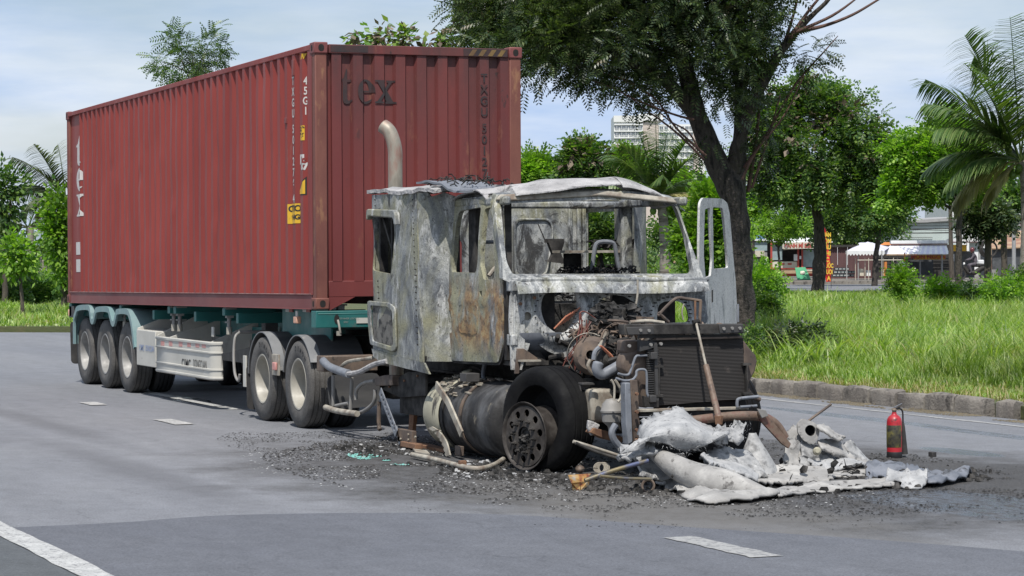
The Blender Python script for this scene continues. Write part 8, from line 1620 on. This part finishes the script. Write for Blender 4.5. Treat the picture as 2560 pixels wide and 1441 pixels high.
# utility pole, lamp pole, cables
s = Spot(2475, 143); up_ = thing('utility_pole', 'rusty brown utility pole with a big coil of cable', 'utility pole', s.P(0, 0, .3)); MB().cyl(s.P(s.A(2476), 0, .2), s.P(s.A(2474), 0, s.Z(528)), .11, .09, 10).build('pole', mRustR, up_); s.B('crossarm', mDk, up_, 2398, 2500, -.1, 0, 533, 537); s.cyl('riser', mCon, up_, 2468, -.2, 540, 700, .05)
for i in range(5): MB().lathe([(0.38+.03*i, -.02), (.41+.03*i, 0), (.38+.03*i, .02), (.36+.03*i, 0), (0.38+.03*i, -.02)], s.P(s.A(2472)-.02*i, -.25, s.Z(622)), -Vector(NRM)+RX_*.2*i/5, 24).build('cable_coil', mDk, up_)
s = Spot(2535, 128); lp_ = thing('grey_pole', 'tall plain grey pole left of the right-hand palm', 'pole', s.P(0, 0, .2)); MB().cyl(s.P(0, 0, .1), s.P(0, 0, s.Z(455)), .11, .08, 12).build('shaft', mCon, lp_)
mCab = mat('cable_black', (0.015, 0.015, 0.015), None, 2, .8); cab_ = thing('overhead_cables', 'bundle of black overhead cables strung past the pale green hall', 'cable', gz(2300, 141))
s = Spot(2300, 141)
for i, (v0, v1, sag) in enumerate(((556, 562, 6), (558, 570, 8), (562, 584, 8), (575, 578, 4), (580, 586, 7), (586, 590, 3), (566, 574, 10))):
    P = [s.P(s.A(2050+(2476-2050)*t/14), 0, s.Z(v0-8+(v1-v0)*t/14+sag*math.sin(math.pi*t/14))) for t in range(15)]; MB().tube(P, .018, 5).build('cable', mCab, cab_)
for i, (v0, v1, sag) in enumerate(((545, 560, 4), (558, 552, 5), (566, 570, 5), (588, 600, 5))):
    P = [s.P(s.A(2476+(2700-2476)*t/10), 0, s.Z(v0+(v1-v0)*t/10+sag*math.sin(math.pi*t/10))) for t in range(11)]; MB().tube(P, .018, 5).build('cable', mCab, cab_)
P = [s.P(s.A(1860+(2050-1860)*t/10), 0, s.Z(578-24*t/10+3*math.sin(math.pi*t/10))) for t in range(11)]; MB().tube(P, .05, 5).build('cable', mCab, cab_)
s = Spot(2556, 112); tag(MB().plate([(s.A(2551), s.Z(565)), (s.A(2556), s.Z(490)), (s.A(2568), s.Z(500)), (s.A(2566), s.Z(575))], [], lambda a, z: s.P(a, .06*math.sin(z*4), z), NRM*.01, .2).build('red_flag', mRedF, None), 'red flag hanging beside the right-hand palm trunk', 'flag')
# motorbike with rider
s = Spot(2432, 136); mb = thing('motorbike', 'dark motorbike parked facing left before the second stall', 'motorbike', s.P(0, 0, .34)); Q = lambda a, z, d=0: s.P(a, d, .34+z)
for a in (-.62, .62): MB().lathe([(0.24, -.03), (.28, -.04), (.30, 0), (.28, .04), (.24, .03), (.2, 0), (.24, -.03)], Q(a, .30), NRM, 20).build('wheel', mRubber, mb)
MB().tube([Q(-.62, .3), Q(-.45, .75), Q(-.40, 1.0)], .03, 8).build('fork', mDk, mb); MB().tube([Q(-.42, .98, -.25), Q(-.36, 1.02), Q(-.42, .98, .25)], .018, 6).build('handlebar', mDk, mb); MB().tube([Q(-.45, .72), Q(-.25, .4), Q(.1, .38), Q(.45, .62), Q(.8, .72)], [.10, .12, .13, .12, .05], 8).build('body', mDk, mb, smooth=60); MB().tube([Q(-.05, .76), Q(.3, .78), Q(.65, .8)], [.07, .1, .06], 8).build('seat', mRubber, mb, smooth=60)
MB().cyl(Q(-.5, .86), Q(-.42, .86), .07, n=10).build('headlight', mWh, mb); MB().cyl(Q(.82, .66), Q(.87, .66), .04, n=8).build('tail_light', mRedF, mb)
def skin(name, pts, edges, rad, m, par, root=0, sub=2):
    me = bpy.data.meshes.new(name); me.from_pydata([tuple(p) for p in pts], edges, []); o = link(name, me, m, par, smooth=0); md = o.modifiers.new('skin', 'SKIN'); md.use_smooth_shade = True
    for i, r in enumerate(rad): me.skin_vertices[0].data[i].radius = (r, r) if not isinstance(r, tuple) else r
    me.skin_vertices[0].data[root].use_root = True; s_ = o.modifiers.new('sub', 'SUBSURF'); s_.levels = 1; s_.render_levels = sub; return o
rd = thing('person', 'person in grey jacket and dark red helmet sitting on the motorbike', 'person', Q(.2, .8))
skin('body', [Q(.2, .88), Q(.14, 1.1), Q(.06, 1.32), Q(.02, 1.42), Q(-.01, 1.52), Q(.05, 1.33, -.18), Q(-.12, 1.12, -.24), Q(-.36, 1.04, -.24), Q(.05, 1.33, .18), Q(-.12, 1.12, .24), Q(-.36, 1.04, .24), Q(.1, .84, -.12), Q(-.22, .80, -.2), Q(-.1, .42, -.2), Q(-.22, .36, -.2), Q(.1, .84, .12), Q(-.22, .8, .2), Q(-.1, .42, .2), Q(-.22, .36, .2)],
     [(0, 1), (1, 2), (2, 3), (3, 4), (2, 5), (5, 6), (6, 7), (2, 8), (8, 9), (9, 10), (0, 11), (11, 12), (12, 13), (13, 14), (0, 15), (15, 16), (16, 17), (17, 18)], [.15, .16, .15, .06, .08, .08, .055, .035, .08, .055, .035, .1, .08, .055, .04, .1, .08, .055, .04], mat('grey_clothes', (0.06, 0.055, 0.065), (0.10, 0.085, 0.10), 6, .8), rd)
MB().lathe([(0, .14), (.08, .12), (.125, .04), (.13, -.04), (.115, -.09), (0, -.1)], Q(-.02, 1.60), (0, 0, 1), 16).build('helmet', mat('helmet_red', (0.12, 0.03, 0.035), None, 4, .3), rd, smooth=60); MB().lathe([(0, .05), (.07, .04), (.085, -.03), (.06, -.09), (0, -.1)], Q(-.045, 1.53), (0, 0, 1), 12).build('face', mat('skin', (0.28, 0.15, 0.10), None, 4, .6), rd, smooth=60)
tag(s.B('white_jerrycan', mWh, None, 2450, 2465, .5, .8, 650, 668, bev=.05), 'white jerrycan hanging on the rusty utility pole', 'jerrycan')
tag(s.B('grey_sheet', mGreyS, None, 2470, 2490, -.4, -.3, 674, 700), 'grey metal sheet standing at the foot of the utility pole', 'metal sheet')
# sheds seen through the cab and the open door
s = Spot(1700, 140); k_ = thing('grey_shed', 'small grey shed with white roof seen through the windscreen', 'shed', s.P(0, 1, .3)); s.B('wall', mCon, k_, 1662, 1712, 0, 3, 612, 690); s.B('roof', mWh, k_, 1655, 1712, -.4, 3.2, 606, 612)
s = Spot(1722, 134); k_ = thing('rusty_roofed_shed', 'low shed with rusty brown roof seen through the windscreen', 'shed', s.P(0, 1, .3)); s.B('wall', mCon, k_, 1675, 1760, 0, 3, 645, 690); s._q('roof', mRustR, k_, [(1668, 643, -.4), (1768, 640, -.4), (1760, 626, 2.5), (1700, 630, 2.5)], .3); s.B('rusty_panel', mRustR, k_, 1705, 1716, -.1, -.02, 650, 668)
s = Spot(1745, 128); k_ = thing('price_sign', 'white sign with red lettering at the open left door', 'sign', s.P(0, 0, .3)); s.B('board', mWh, k_, 1737, 1766, 0, .08, 602, 635); s.text('HỚT', .22, 1750, 616, -.02, mRedF, k_, .012); s.text('24', .32, 1748, 632, -.02, mRedF, k_, .014); s.cyl('post', mCon, k_, 1740, .1, 620, 700, .04)
s = Spot(1770, 128); k_ = thing('green_letter_sign', 'green lettering CAA seen through the open left door', 'sign', s.P(0, 0, .3)); s.B('board', mCream, k_, 1752, 1800, .1, .16, 630, 650); s.text('CAA', .34, 1771, 646, .05, mat('green_letter', (0.03, 0.35, 0.16), None, 3, .5), k_, .014); s.cyl('post', mCon, k_, 1795, .2, 640, 700, .04)
# left: parked red lorry and banners beyond the bushes
s = Spot(85, 100); k_ = thing('parked_lorry', 'red lorry with white cab half hidden behind the left bushes', 'lorry', s.P(0, 1, .14)); s.B('load_bed', mRedP, k_, 62, 98, 0, 2, 678, 715, bev=.03); s.B('cab', mWh, k_, 98, 132, 0, 2, 684, 715, bev=.08); s.B('windscreen', mPane, k_, 104, 126, -.03, 0, 687, 697)
for u in (72, 92, 120): MB().lathe([(0, -.1), (.3, -.1), (.32, 0), (.3, .1), (0, .1)], s.P(s.A(u), .1, .5), NRM, 16).build('wheel', mRubber, k_)
for u, c_, lb in ((110, mBlu, 'blue shop sign above the parked lorry'), (113, mRedF, 'small red shop sign above the parked lorry')): tag(s.B('shop_sign', c_, None, u-5, u+5, 4 if c_ == mBlu else 3.8, 4.1 if c_ == mBlu else 3.9, 670 if c_ == mBlu else 674, 682), lb, 'sign')
s = Spot(20, 125); k_ = thing('white_wall_house', 'low white wall behind the bushes at far left', 'wall', s.P(0, 1, .14)); s.B('wall', mWh, k_, -40, 60, 0, .4, 686, 720)
# apartment tower
s = Spot(1640, 1000); ap = thing('apartment_tower', 'pale high-rise apartment block with rows of windows above the palm', 'building', s.P(0, 10, 0)); Kp = 1
def blk(nm, m, u0, u1, d0, d1, v1): return s.B(nm, m, ap, u0, u1, d0, d1, v1, 720)
blk('wall', mBld, 1537, 1609, 0, 30, 289); blk('wall', mBld2, 1609, 1650, 6, 32, 296); blk('wall', mBld, 1650, 1735, 2, 32, 311); blk('wall', mBld2, 1735, 1752, 8, 30, 330); s.B('parapet', mBld, ap, 1536, 1610, -.6, 0, 289, 305); s.B('parapet', mBld, ap, 1600, 1662, 5, 30, 283, 300)
s.B('balcony_slab', mBld, ap, 1752, 1768, 8, 30, 392, 720)
def apwin(us, vs, d, w=10, h=9):
    mm = None
    for v in vs:
        for u in us:
            if mm is None:
                o = s.B('window', mPane, ap, u, u+w, d-.25, d, v, v+h); f_ = MB(); s.box(f_, s.A(u+w*.46), s.A(u+w*.54), d-.32, d-.25, s.Z(v+h), s.Z(v)); s.box(f_, s.A(u), s.A(u+w), d-.32, d-.25, s.Z(v+h), s.Z(v+h-1)); f = f_.build('window_frame', mBld, o, smooth=0); f.location = (0, 0, 0); mm = (o, u, v)
            else:
                o2 = mm[0].copy(); COL.objects.link(o2); o2.location = o2.location+RX_*((u-mm[1])*s.k)+Vector((0, 0, -(v-mm[2])*s.k))
                for ch in mm[0].children: c2 = ch.copy(); COL.objects.link(c2); c2.parent = o2
    return
apwin((1539, 1551, 1562, 1574, 1585, 1597), tuple(314+16.5*i for i in range(7)), 0)
apwin((1652, 1664, 1678, 1690, 1704, 1716, 1726), tuple(316+16.5*i for i in range(9)), 2, 8)
for v in [310+16.5*i for i in range(9)]: s.B('floor_band', mBld, ap, 1537, 1609, -.5, 0, v, v+3)
for v in [329+16.5*i for i in range(8)]: s.B('floor_band', mBld, ap, 1650, 1735, 1.5, 2, v, v+2.5)
